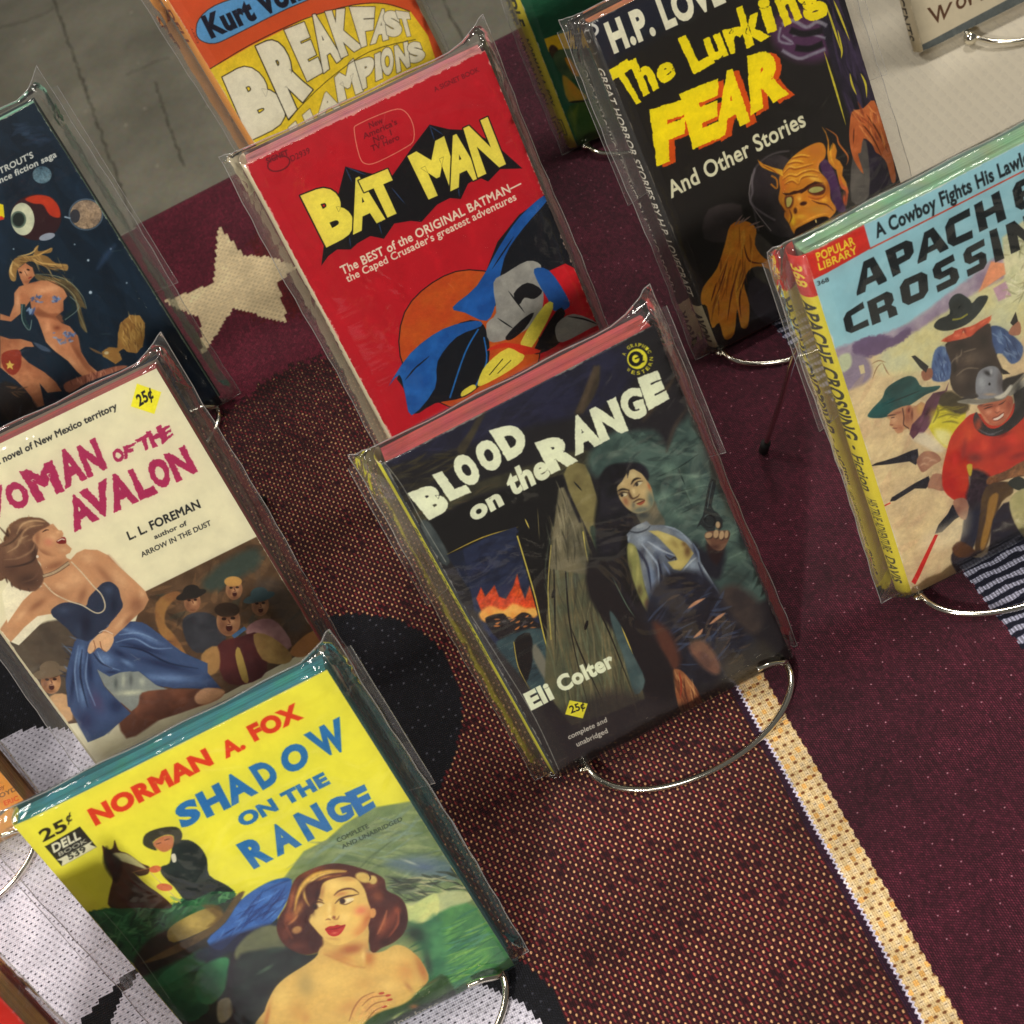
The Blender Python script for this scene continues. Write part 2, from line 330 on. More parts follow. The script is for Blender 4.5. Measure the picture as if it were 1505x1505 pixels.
# ------------------------------------------------------------------ cover prints
K = (24, 24, 28); CR = (236, 232, 205)
def art_red():
    a = art('red_wing', (190, 28, 42), 3); a.at(*A2)
    a.dabs([(188, 20, 36), (204, 30, 46)], [150, 340, 1080, 20, 1450, 900, 700, 1330], 60, 260, 40, 62, alpha=.25)
    a.f((200, 92, 34), [975, 742, 1140, 790, 1225, 950, 1225, 1110, 1130, 1235, 960, 1262, 800, 1190, 722, 1060, 738, 900, 840, 790], c2=(190, 76, 32))
    a.f(K, [975, 742, 1140, 790, 1225, 950, 1225, 1110, 1130, 1235, 960, 1262, 800, 1190, 722, 1060, 738, 900, 840, 790], ring=1.2)
    a.f((205, 28, 40), [1200, 760, 1380, 690, 1480, 900, 1330, 960])
    # plain drapery, boulders and scrub where the cover shows a licensed figure
    a.f((24, 27, 34), [1080, 640, 1160, 540, 1260, 470, 1370, 740, 1330, 720, 1240, 760, 1180, 830, 1060, 880, 1010, 820], sm=False)
    a.f((30, 86, 160), [1005, 800, 1085, 660, 1160, 550, 1250, 470, 1262, 490, 1175, 590, 1105, 700, 1075, 860, 1040, 930, 960, 900, 915, 880], sm=True, c2=(36, 100, 176))
    a.f((24, 27, 34), [900, 960, 1010, 930, 1050, 1010, 1035, 1140, 960, 1210, 850, 1235, 770, 1275, 735, 1180, 720, 1120])
    a.f((30, 88, 162), [680, 1172, 760, 1050, 880, 960, 1000, 930, 1020, 950, 930, 990, 860, 1080, 850, 1180, 765, 1280, 740, 1200, 720, 1130], c2=(38, 104, 178))
    a.s((38, 110, 185), [(1010, 960), (960, 1050), (905, 1215)], 7); a.s((38, 110, 185), [(1030, 990), (1040, 1080), (1000, 1170)], 6)
    a.f((150, 148, 142), [1065, 790, 1110, 755, 1190, 710, 1240, 725, 1235, 770, 1250, 830, 1240, 900, 1190, 960, 1110, 1000, 1050, 1005, 1040, 940, 1075, 900], c2=(166, 164, 156))
    a.f((40, 96, 168), [1215, 740, 1270, 745, 1330, 830, 1345, 880, 1290, 895, 1265, 850, 1230, 790], c2=(34, 86, 156))
    a.f(K, [1140, 830, 1190, 790, 1245, 820, 1215, 850, 1180, 845, 1160, 870]); a.f(K, [1110, 990, 1165, 930, 1215, 900, 1180, 960, 1130, 1000])
    a.f((226, 214, 84), [1165, 1010, 1255, 870, 1285, 885, 1205, 1030]); a.f(K, [1215, 1035, 1300, 890, 1330, 905, 1300, 960, 1310, 1010, 1240, 1050])
    a.f((156, 154, 146), [1300, 940, 1360, 905, 1450, 940, 1420, 960, 1320, 1010, 1295, 985]); a.s(K, [(1340, 915), (1400, 925), (1450, 945)], 8, taper=True)
    a.f((226, 212, 80), [1010, 1150, 1040, 1090, 1120, 1030, 1180, 1060, 1130, 1110, 1020, 1170]); a.s(K, [(1050, 1130), (1100, 1070)], 4); a.s(K, [(1080, 1125), (1130, 1075)], 3)
    a.f((205, 56, 34), [1040, 1040, 1110, 1010, 1240, 1040, 1180, 1055, 1120, 1028]); a.f((226, 212, 80), [950, 1190, 990, 1165, 1000, 1180, 950, 1210])
    for q in ([(900, 1100), (850, 1190)], [(830, 1060), (760, 1120)], [(1140, 620), (1060, 740)], [(1180, 600), (1110, 700)], [(1120, 820), (1180, 900)], [(1080, 920), (1140, 960)], [(790, 1090), (740, 1150)]): a.s(K, q, 6, taper=True)
    # winged panel behind the title
    a.f(K, [432, 728, 440, 660, 470, 560, 520, 362, 600, 385, 690, 400, 760, 300, 830, 208, 900, 225, 960, 228, 1060, 270, 1172, 370, 1090, 372, 1046, 418, 1012, 402, 972, 425, 945, 482, 905, 478, 858, 502, 800, 566, 760, 562, 700, 572, 662, 628, 612, 618, 565, 645, 540, 668, 490, 668, 458, 692], sm=False, nz=.1)
    for q in ([(520, 365), (545, 420)], [(525, 365), (600, 395)], [(830, 210), (850, 270)], [(830, 212), (880, 245)], [(640, 560), (655, 612)], [(935, 430), (940, 475)], [(535, 620), (540, 660)], [(690, 440), (740, 500)]): a.s((44, 66, 104), q, 5, taper=True)
    Y = (240, 226, 92)
    for ch, q, b in (('B', [(450, 662), (570, 600), (485, 418), (354, 470)], .09), ('A', [(548, 614), (668, 556), (604, 384), (526, 418)], .085), ('T', [(642, 566), (742, 520), (676, 370), (568, 414)], .1),
                  ('M', [(826, 484), (942, 434), (884, 250), (748, 324)], .09), ('A', [(906, 454), (1022, 400), (962, 228), (884, 262)], .085), ('N', [(1008, 404), (1112, 354), (1044, 180), (954, 222)], .1)):
        a.g(ch, Y, q, b, ol=K, olw=.022)
    R2 = (112, 22, 34)
    a.f((228, 150, 120), [553, 232, 570, 205, 690, 155, 738, 158, 768, 205, 772, 262, 745, 290, 640, 345, 595, 352, 572, 325], ring=.9)
    a.t('New', R2, (610, 222), (660, 200), (604, 202), .03); a.t("America's", R2, (588, 262), (712, 206), (582, 242), .03); a.t('No. 1', R2, (626, 275), (692, 246), (620, 255), .03); a.t('TV Hero', R2, (618, 307), (720, 262), (612, 287), .03)
    a.t('The BEST of the ORIGINAL BATMAN\u2014', CR, (510, 762), (1172, 436), (498, 733), .045); a.t("the Caped Crusader's greatest adventures", CR, (528, 790), (1152, 484), (518, 765), .035)
    a.e(R2, 275, 352, 42, 26, -20, ring=1.5); a.t('SIGNET', R2, (232, 352), (312, 318), (226, 334), .07); a.t('D2939', R2, (322, 345), (392, 312), (315, 325), .02); a.t('A SIGNET BOOK', R2, (850, 88), (1015, 12), (843, 72), .02)
    a.wear(1.1, (232, 196, 176)); return a
def art_blood():
    a = art('blood', (36, 34, 38), 7); a.at(*A6)
    a.f((42, 42, 66), [280, 960, 1505, 330, 1700, 500, 1505, 680, 1060, 790, 900, 850, 600, 930, 350, 1010], soft=16, c2=(34, 33, 48))
    a.dabs([(52, 52, 80), (36, 36, 58), (30, 30, 44)], [350, 960, 1505, 400, 1505, 640, 700, 900], 50, 160, 30, -25, alpha=.35)
    a.dabs([(70, 62, 40), (56, 50, 38), (34, 32, 34), (80, 74, 52)], [330, 1010, 700, 880, 740, 1000, 560, 1120, 420, 1200], 50, 150, 14, -22, alpha=.5)
    a.f((74, 66, 50), [720, 900, 790, 800, 850, 690, 880, 690, 830, 800, 760, 920], soft=5, c2=(54, 48, 42)); a.f((74, 64, 48), [1370, 700, 1440, 560, 1490, 450, 1510, 450, 1500, 560, 1420, 700], soft=5, c2=(54, 46, 42))
    a.f((78, 74, 56), [480, 1240, 700, 1130, 1000, 1030, 1420, 900, 1440, 1010, 1100, 1080, 850, 1150, 560, 1290, 500, 1300], soft=7, c2=(52, 50, 42)); a.dabs([(104, 98, 70), (60, 56, 44), (36, 36, 34), (90, 70, 50)], [500, 1250, 1420, 920, 1430, 990, 560, 1290], 50, 140, 8, -22, alpha=.6)
    a.f((26, 25, 27), [540, 1320, 800, 1180, 1300, 1040, 1400, 1505, 1060, 1505, 1060, 1340, 660, 1490], soft=4, sm=False)
    a.f((84, 92, 92), [520, 1330, 570, 1310, 680, 1500, 640, 1540], soft=4, c2=(58, 66, 68))
    a.f((140, 130, 84), [1310, 1040, 1425, 985, 1505, 1200, 1600, 1400, 1560, 1560, 1440, 1350], soft=3, c2=(112, 102, 66)); a.s(K, [(1365, 1080), (1410, 1130)], 10, taper=True)
    a.f((34, 42, 66), [665, 1490, 1060, 1345, 1080, 1600, 800, 1700], soft=3, sm=False, c2=(28, 34, 52)); a.s((190, 164, 66), [(665, 1485), (860, 1390), (1060, 1330)], 8, taper=True); a.s((210, 190, 80), [(1045, 1380), (1075, 1440), (1090, 1560)], 8, taper=True)
    # lower left window, fire, water
    a.at(*A8)
    a.f((33, 40, 64), [-60, 80, 60, 20, 175, -20, 260, 280, 300, 480, 350, 650, 250, 700, 0, 400], soft=2, sm=False, c2=(42, 50, 78)); a.dabs([(54, 62, 92), (26, 30, 50)], [0, 50, 180, 0, 220, 200, 0, 230], 50, 60, 22, -20, alpha=.4)
    a.f((214, 92, 38), [0, 300, 20, 250, 40, 290, 80, 240, 100, 290, 130, 300, 160, 250, 180, 190, 195, 250, 215, 300, 235, 240, 262, 310, 275, 370, 40, 400], sm=False, soft=3, nz=.25, c2=(196, 66, 34)); a.f((240, 186, 92), [10, 370, 60, 330, 120, 350, 160, 320, 220, 340, 262, 340, 262, 380, 130, 400, 40, 405], soft=6, c2=(232, 150, 70))
    a.f((36, 33, 36), [40, 400, 60, 375, 120, 365, 150, 395, 200, 360, 240, 370, 260, 400, 300, 430, 200, 470, 100, 480], soft=3, nz=.4); a.dabs([(230, 140, 70), (30, 28, 30), (84, 78, 82), (200, 120, 60)], [60, 390, 260, 370, 270, 430, 110, 470], 26, 26, 9, -20, alpha=.8)
    a.f((64, 88, 92), [90, 490, 300, 430, 350, 600, 330, 680, 230, 720, 140, 600], soft=6, c2=(46, 66, 74)); a.dabs([(92, 110, 108), (40, 56, 62), (30, 40, 44)], [110, 500, 300, 450, 340, 640, 230, 690], 40, 80, 8, -20, alpha=.6)
    a.f((26, 25, 27), [165, 490, 235, 450, 250, 560, 215, 680, 185, 600], soft=3); a.s((190, 170, 80), [(165, 490), (185, 600), (235, 700)], 4); a.f((120, 118, 104), [262, 500, 330, 620, 320, 680, 250, 560], soft=5)
    # plank door, jamb
    a.f((24, 23, 25), [175, 10, 320, -30, 350, 240, 350, 700, 330, 640, 300, 480, 225, 200], soft=2, sm=False); a.s((206, 188, 84), [(180, 20), (225, 170), (262, 300), (300, 470), (345, 620)], 6)
    a.f((104, 98, 72), [330, -20, 470, -40, 520, 180, 600, 330, 690, 560, 745, 740, 600, 800, 420, 860, 300, 700, 318, 300, 330, 120], soft=4, sm=False, c2=(82, 86, 66))
    a.dabs([(136, 126, 92), (64, 62, 50), (88, 100, 78), (120, 108, 74), (58, 62, 54), (112, 122, 98)], [330, -20, 470, -40, 520, 180, 600, 330, 690, 560, 700, 700, 420, 800, 320, 600, 318, 300], 150, 240, 9, 82, jit=12, alpha=.55)
    for q in ([(385, 0), (395, 200), (420, 460), (500, 800)], [(455, 0), (500, 240), (600, 480), (700, 740)], [(340, 80), (345, 300), (350, 520)], [(415, 420), (470, 560), (560, 760)]): a.s((32, 30, 28), q, 7, taper=True)
    a.s((214, 196, 96), [(470, 0), (500, 160), (590, 330), (690, 560)], 5); a.s((186, 170, 90), [(330, 60), (316, 260), (330, 480)], 5)
    for cx, cy in ((440, 155), (485, 415), (340, 275)): a.e((20, 18, 18), cx, cy, 7, 22, 15)
    a.at(*A6); a.f((126, 118, 92), [1230, 1560, 1280, 1120, 1310, 1110, 1400, 1320, 1460, 1600], soft=4, sm=False, c2=(96, 92, 74)); a.dabs([(150, 142, 112), (56, 54, 44), (88, 84, 66)], [1250, 1500, 1290, 1130, 1440, 1500], 30, 160, 10, 80, jit=10); a.s((210, 190, 90), [(1095, 1285), (1120, 1340)], 8, taper=True); a.s((120, 110, 70), [(1165, 1230), (1175, 1400)], 5, taper=True)
    # right wall
    a.at(*A7)
    a.f((62, 82, 78), [170, 700, 350, 560, 560, 560, 720, 480, 900, 900, 1060, 1200, 1160, 1500, 900, 1500, 600, 1300, 500, 900, 380, 760, 210, 830], soft=14, c2=(84, 106, 98))
    a.dabs([(110, 128, 116), (48, 64, 62), (78, 98, 90), (38, 50, 50), (92, 112, 102)], [220, 720, 400, 600, 720, 520, 900, 900, 1100, 1300, 1000, 1450, 620, 1000, 520, 900, 400, 740], 120, 120, 26, -15, jit=50, alpha=.42)
    for q in ([(560, 960), (700, 900), (850, 880)], [(540, 830), (660, 780), (780, 700)], [(700, 900), (740, 1000)], [(660, 780), (700, 870)], [(640, 1050), (780, 980)]): a.s((38, 52, 50), q, 9, taper=True)
    a.f((38, 35, 40), [640, 300, 720, 470, 650, 560, 600, 660, 560, 600, 500, 560, 380, 560], soft=14); a.s((84, 70, 56), [(120, 470), (170, 330), (215, 220)], 34, soft=6); a.s((74, 60, 48), [(470, 520), (560, 400), (650, 270)], 26, soft=8, taper=True); a.s((70, 60, 54), [(600, 690), (640, 560), (720, 440)], 20, soft=8, taper=True)
    a.f((22, 22, 25), [330, 760, 240, 830, 215, 960, 200, 1100, 240, 1240, 300, 1360, 360, 1480, 480, 1505, 400, 1100, 480, 900], soft=8); a.f((50, 66, 56), [175, 1130, 215, 1120, 330, 1380, 420, 1600, 380, 1600, 250, 1330], soft=4)
    # man with revolver
    a.at(870, 660, .17276)
    a.B([((112, 140, 124), 660, 150, 110, 60, 20), ((104, 132, 118), 900, 300, 90, 90, -20), ((120, 148, 132), 600, 400, 120, 60, -20), ((116, 144, 128), 850, 420, 100, 40, -10), ((90, 116, 104), 700, 560, 120, 70), ((110, 136, 118), 1180, 720, 90, 60, -20), ((96, 120, 104), 1250, 900, 110, 70, -20), ((52, 68, 62), 660, 220, 60, 40, 0), ((50, 66, 60), 770, 180, 40, 50, 0), ((56, 72, 66), 860, 350, 50, 60, 10), ((50, 66, 62), 880, 500, 50, 50, 0), ((46, 58, 54), 1230, 1080, 120, 80, 0), ((60, 80, 76), 200, 60, 160, 60, 0), ((70, 88, 78), 1150, 560, 60, 110, -20)], alpha=.6)
    a.B([((128, 154, 136), 640, 180, 60, 40, 20), ((120, 146, 130), 720, 300, 50, 30, -20), ((132, 158, 140), 860, 230, 60, 30, -20), ((124, 150, 134), 660, 470, 60, 40, 0), ((118, 142, 126), 760, 560, 70, 40, 0), ((44, 58, 54), 560, 330, 40, 70, 0), ((46, 60, 56), 960, 150, 60, 40, 0), ((120, 140, 124), 180, 40, 80, 40, 0)], alpha=.55)
    for q in ([(560, 250), (700, 210), (900, 230), (1010, 190)], [(560, 430), (760, 360), (960, 300)], [(700, 520), (880, 440), (1100, 380)], [(840, 640), (960, 600)], [(790, 330), (820, 400)], [(1120, 760), (1240, 690)], [(1150, 930), (1300, 860)]): a.s((140, 164, 144), q, 9, soft=6, taper=True, alpha=.6)
    a.f((26, 26, 31), [60, 300, 80, 200, 150, 132, 300, 108, 400, 118, 460, 158, 482, 232, 440, 300, 300, 400, 330, 560, 420, 600, 300, 640, 250, 760, 230, 900, 250, 1100, 340, 1300, 430, 1520, 200, 1520, 60, 1000, 30, 800, 40, 560, 70, 420], soft=6, c2=(38, 36, 46))
    F_ = [210, 322, 250, 272, 300, 190, 345, 164, 400, 188, 440, 222, 470, 270, 500, 322, 516, 382, 522, 450, 492, 502, 430, 532, 370, 540, 310, 512, 262, 462, 226, 402]
    a.f((92, 92, 80), [380, 500, 520, 430, 560, 510, 615, 600, 600, 650, 470, 660, 400, 610], soft=4, c2=(120, 110, 88)); a.b((50, 56, 58), 440, 560, 60, 30, 0, .8); a.f((190, 166, 118), F_, soft=3, nz=.03); a.hold(F_)
    a.B([((214, 196, 146), 350, 220, 50, 50), ((210, 186, 134), 440, 360, 50, 50), ((80, 104, 104), 500, 430, 40, 90, -10), ((74, 90, 88), 420, 510, 110, 34, -10), ((150, 96, 70), 285, 440, 34, 50, -20), ((186, 104, 66), 486, 310, 20, 46, -14), ((80, 60, 48), 245, 370, 40, 30), ((214, 190, 140), 250, 290, 36, 26, -40), ((96, 76, 58), 320, 390, 22, 50, -20), ((220, 200, 150), 352, 358, 20, 36, -12), ((110, 110, 96), 350, 470, 24, 40), ((150, 124, 90), 370, 290, 60, 24, -20)], alpha=.75)
    a.free(); D2 = (30, 24, 24)
    a.s(D2, [(330, 296), (350, 262), (380, 246), (412, 246)], 19, soft=3, taper=True); a.s(D2, [(212, 356), (256, 336), (316, 346)], 17, soft=3, taper=True); a.f((206, 196, 160), [366, 300, 392, 276, 424, 276, 412, 296, 384, 310], soft=2); a.e(D2, 378, 296, 13, 15, soft=2.5); a.s(D2, [(352, 312), (380, 276), (428, 268)], 8, soft=2.5, taper=True); a.f((206, 196, 160), [240, 392, 268, 370, 296, 376, 280, 396], soft=2); a.e(D2, 252, 388, 12, 12, soft=2.5); a.s(D2, [(222, 388), (262, 362), (306, 368)], 8, soft=2.5, taper=True)
    a.s((66, 44, 36), [(308, 350), (322, 392), (346, 416), (384, 400), (400, 380)], 13, soft=3.5, taper=True); a.s((66, 46, 38), [(350, 448), (392, 424), (440, 424)], 14, soft=4, taper=True); a.f((160, 84, 62), [378, 462, 410, 442, 446, 428, 440, 452, 408, 472], soft=2.5); a.s((60, 30, 28), [(378, 458), (412, 446), (446, 430)], 5, soft=2)
    a.f((24, 22, 28), [205, 320, 150, 300, 150, 200, 240, 130, 380, 118, 452, 160, 478, 235, 468, 262, 420, 200, 350, 162, 318, 176, 300, 240, 292, 190, 250, 268, 214, 300], soft=3, sm=False, c2=(46, 42, 56))
    # torn shirt
    SH = [290, 720, 345, 660, 460, 606, 500, 640, 600, 640, 700, 665, 820, 750, 905, 860, 920, 950, 985, 1060, 1095, 1245, 1040, 1222, 965, 1150, 905, 1105, 880, 1040, 820, 1110, 760, 1060, 780, 1300, 640, 1420, 520, 1480, 470, 1260, 400, 1000, 330, 860]
    a.f((30, 32, 42), [860, 780, 960, 860, 1100, 850, 1130, 900, 1080, 1100, 960, 1060, 900, 940], soft=12); a.f((98, 108, 124), SH, soft=3, sm=False, c2=(126, 134, 142)); a.hold(SH)
    a.B([((44, 52, 74), 420, 880, 40, 80, 20), ((32, 34, 46), 650, 1080, 60, 120, 10), ((26, 28, 38), 760, 1180, 120, 120), ((164, 176, 190), 420, 760, 70, 60), ((150, 164, 184), 560, 840, 90, 40, 30), ((40, 46, 68), 560, 1000, 40, 130, -6), ((130, 148, 176), 500, 1060, 30, 160, -10), ((30, 32, 44), 620, 1330, 130, 110), ((60, 72, 104), 520, 1260, 30, 120), ((166, 174, 178), 400, 650, 70, 30, -10), ((150, 164, 178), 850, 980, 50, 60, -40), ((44, 50, 70), 880, 860, 30, 80, -20), ((140, 156, 174), 760, 740, 80, 24, 36), ((50, 60, 88), 640, 880, 80, 24, 40)], alpha=.75)
    for q, c_, w in (([(360, 830), (420, 900), (470, 1000), (500, 1200)], (30, 36, 60), 22), ([(420, 800), (500, 900), (560, 1000), (560, 1200)], (170, 184, 200), 16), ([(470, 780), (600, 860), (700, 900)], (186, 196, 206), 14), ([(600, 960), (660, 1060), (700, 1180)], (120, 136, 166), 18), ([(560, 930), (590, 1100), (600, 1300)], (24, 28, 44), 18), ([(930, 980), (1000, 1100), (1085, 1230)], (176, 188, 198), 16), ([(900, 960), (960, 1100), (1040, 1200)], (34, 38, 56), 14), ([(760, 1040), (830, 960), (880, 920)], (190, 200, 206), 14), ([(310, 690), (380, 705), (460, 680), (490, 650)], (36, 38, 46), 9), ([(620, 650), (740, 690), (840, 800)], (160, 174, 190), 14), ([(860, 800), (900, 880), (910, 950)], (120, 136, 160), 12), ([(320, 720), (300, 800), (350, 860)], (150, 164, 176), 16)): a.s(c_, q, w, soft=4, taper=True)
    a.free()
    CH = [478, 690, 560, 688, 700, 738, 790, 790, 860, 880, 810, 960, 750, 1030, 690, 1015, 640, 955, 725, 935, 700, 890, 640, 830, 560, 745]
    a.f((188, 172, 104), CH, soft=3, sm=False); a.hold(CH); a.B([((210, 196, 128), 620, 740, 80, 34, 24), ((96, 68, 44), 810, 860, 40, 70), ((104, 78, 50), 780, 800, 30, 30), ((206, 190, 118), 730, 960, 60, 50), ((120, 100, 60), 700, 800, 30, 60, -40, .4)], alpha=.8); a.free(); a.s(D2, [(620, 900), (660, 935), (700, 915), (710, 940)], 12, soft=3, taper=True)
    AR = [300, 800, 360, 815, 395, 900, 420, 1040, 450, 1180, 500, 1330, 470, 1380, 420, 1300, 370, 1180, 330, 1060, 300, 930]
    a.f((140, 140, 84), AR, soft=4); a.hold(AR, 5); a.B([((184, 178, 112), 330, 860, 30, 60), ((60, 58, 44), 310, 1040, 30, 110), ((178, 172, 106), 385, 1040, 18, 90), ((80, 66, 46), 400, 1200, 30, 60), ((150, 96, 66), 470, 1310, 30, 50)], alpha=.8); a.free()
    # revolver and fist
    a.f((40, 26, 28), [980, 780, 1120, 800, 1110, 880, 1060, 980, 990, 900], soft=8); a.f((150, 118, 90), [956, 722, 1000, 690, 1070, 690, 1165, 695, 1158, 770, 1110, 850, 1050, 855, 985, 800], soft=3, c2=(110, 76, 60)); a.b((70, 44, 38), 1040, 830, 70, 30, 0, .7)
    a.f((30, 36, 38), [1012, 246, 1056, 262, 1048, 320, 1014, 480, 1036, 520, 1070, 540, 1110, 600, 1108, 660, 1080, 690, 1050, 640, 1040, 690, 980, 695, 920, 640, 888, 664, 906, 620, 940, 560, 958, 470, 990, 300], soft=2, sm=False, c2=(42, 50, 52)); a.s((104, 122, 122), [(1024, 270), (996, 400), (980, 500)], 5, soft=2); a.e((84, 98, 98), 975, 565, 22, 11, -20, soft=3); a.e((20, 22, 24), 1000, 610, 44, 50, 0, ring=1.4); a.s((70, 82, 84), [(940, 600), (980, 650), (1030, 650)], 6, soft=3, taper=True)
    for x, y, rx, ry, an in ((990, 728, 34, 24, -20), (1052, 718, 24, 36, 10), (1100, 728, 22, 38, 14), (1142, 722, 18, 34, 10), (1068, 640, 19, 28, 0)): a.e((54, 36, 32), x+5, y+5, rx+3, ry+3, an, soft=3); a.e((204, 180, 140), x, y, rx, ry, an, soft=3, c2=(176, 146, 110))
    # trousers, bottle hand, dark foreground
    a.at(*A8)
    a.f((40, 44, 58), [740, 370, 820, 200, 980, 180, 1090, 280, 1180, 420, 1260, 520, 1180, 620, 960, 680, 860, 600, 800, 520], soft=14, c2=(28, 28, 36)); a.f((70, 60, 56), [1080, 260, 1160, 240, 1260, 330, 1260, 430, 1200, 450, 1110, 350], soft=18, c2=(54, 48, 48))
    a.dabs([(70, 84, 112), (24, 24, 30), (50, 58, 80), (94, 76, 66), (30, 32, 42)], [750, 380, 980, 200, 1090, 300, 1240, 520, 960, 660], 80, 110, 16, -28, jit=35, alpha=.6)
    for q in ([(935, 340), (970, 315), (1010, 295)], [(1030, 410), (1070, 380), (1100, 360)], [(960, 470), (985, 450), (1000, 430)]): a.s((192, 140, 106), q, 18, soft=3, taper=True)
    a.f((140, 98, 78), [935, 510, 990, 480, 1040, 520, 1080, 600, 1060, 635, 1000, 600], soft=10, c2=(100, 72, 64)); a.f((90, 54, 44), [780, 400, 850, 440, 900, 560, 870, 620, 810, 520], soft=14)
    a.f((176, 118, 76), [865, 620, 900, 612, 940, 650, 975, 700, 1005, 780, 960, 810, 905, 805, 880, 720], soft=3, c2=(140, 84, 54)); a.dabs([(212, 160, 104), (110, 60, 40), (90, 50, 38)], [870, 620, 960, 660, 1000, 790, 910, 800], 24, 110, 9, 70, jit=12); a.s((156, 60, 40), [(895, 620), (905, 680), (900, 740)], 8, taper=True)
    a.f((30, 28, 32), [500, 300, 700, 560, 760, 760, 850, 780, 870, 620, 740, 420, 640, 280, 560, 200, 500, 100], soft=8); a.s((86, 104, 90), [(600, 200), (660, 320), (700, 380)], 5, taper=True); a.f((88, 108, 108), [590, 350, 640, 420, 690, 540, 745, 660, 700, 720, 650, 560, 600, 420], soft=4, c2=(64, 84, 86)); a.s((206, 180, 84), [(640, 420), (690, 540)], 6, taper=True)
    a.f((52, 46, 48), [360, 800, 600, 700, 860, 760, 1000, 800, 1390, 560, 1400, 700, 500, 1100, 380, 1080, 250, 800], soft=30, alpha=.75, c2=(42, 38, 42)); a.f((48, 45, 46), [0, 360, 60, 480, 240, 700, 400, 1000, 380, 1090, 340, 1060, 150, 720, -20, 420], soft=8)
    a.f((70, 64, 52), [1090, 600, 1240, 480, 1320, 560, 1180, 660, 1090, 680], soft=22, alpha=.6)
    # lettering
    a.at(*A6); C = (234, 238, 208)
    for ch, q in (('B', [(566, 1298), (692, 1232), (602, 1078), (446, 1150)]), ('L', [(682, 1190), (800, 1140), (700, 1000), (582, 1044)]), ('O', [(762, 1122), (872, 1070), (782, 908), (674, 966)]), ('O', [(878, 1042), (990, 986), (918, 828), (796, 884)]), ('D', [(1000, 968), (1120, 905), (1066, 748), (896, 798)])):
        a.g(ch, C, q, .125, rough=1.0)
    a.t('on', C, (808, 1300), (980, 1200), (768, 1215), .09); a.t('the', C, (1020, 1158), (1238, 1040), (975, 1045), .08)
    a.at(*A7)
    for ch, q in (('R', [(-40, 815), (112, 740), (78, 570), (-132, 640)]), ('A', [(92, 715), (248, 642), (138, 470), (66, 505)]), ('N', [(236, 645), (388, 572), (318, 388), (170, 458)]), ('G', [(386, 528), (496, 494), (452, 322), (316, 372)]), ('E', [(500, 464), (618, 398), (552, 240), (436, 282)])):
        a.g(ch, C, q, .12 if ch != 'G' else .085, rough=1.0)
    Yl = (232, 222, 60)
    a.e(Yl, 438, 178, 56, 56, nz=.05); a.e(K, 430, 178, 30, 32, 0, ring=3.2); a.s(K, [(425, 178), (470, 160)], 9); a.s(K, [(445, 205), (478, 190)], 8)
    for ch, ang in zip('A GRAPHIC', np.linspace(200, 330, 9)):
        if ch != ' ':
            r1, r2, th = 68, 88, math.radians(ang); dw = math.radians(6); p = lambda r, t: (438+r*math.cos(t), 178+r*math.sin(t)); a.g(ch, Yl, [p(r1, th-dw), p(r1, th+dw), p(r2, th+dw), p(r2, th-dw)], .04)
    for ch, ang in zip('WESTERN', np.linspace(128, 0, 7)):
        r1, r2, th = 88, 68, math.radians(ang); dw = math.radians(7); p = lambda r, t: (438+r*math.cos(t), 178+r*math.sin(t)); a.g(ch, Yl, [p(r1, th+dw), p(r1, th-dw), p(r2, th-dw), p(r2, th+dw)], .04)
    a.at(*A8)
    a.t('Eli', C, (240, 792), (345, 735), (208, 728), .09); a.t('Colter', C, (372, 712), (615, 590), (345, 655), .09)
    a.f(Yl, [392, 810, 412, 748, 492, 762, 470, 828], sm=False, nz=.04); a.t('25\u00a2', K, (418, 806), (482, 782), (408, 776), .03)
    a.t('complete and', (220, 214, 200), (408, 922), (578, 842), (402, 902), .03); a.t('unabridged', (220, 214, 200), (446, 954), (582, 890), (438, 934), .03)
    a.at(*A6); a.s((160, 160, 150), [(300, 955), (420, 1110), (540, 1330), (660, 1530)], 3.5, soft=1.5); a.at(*A8); a.s((150, 150, 142), [(-20, 380), (120, 600), (260, 830), (375, 1080)], 3, soft=1.5)
    a.wear(.55, (150, 148, 138)); return a
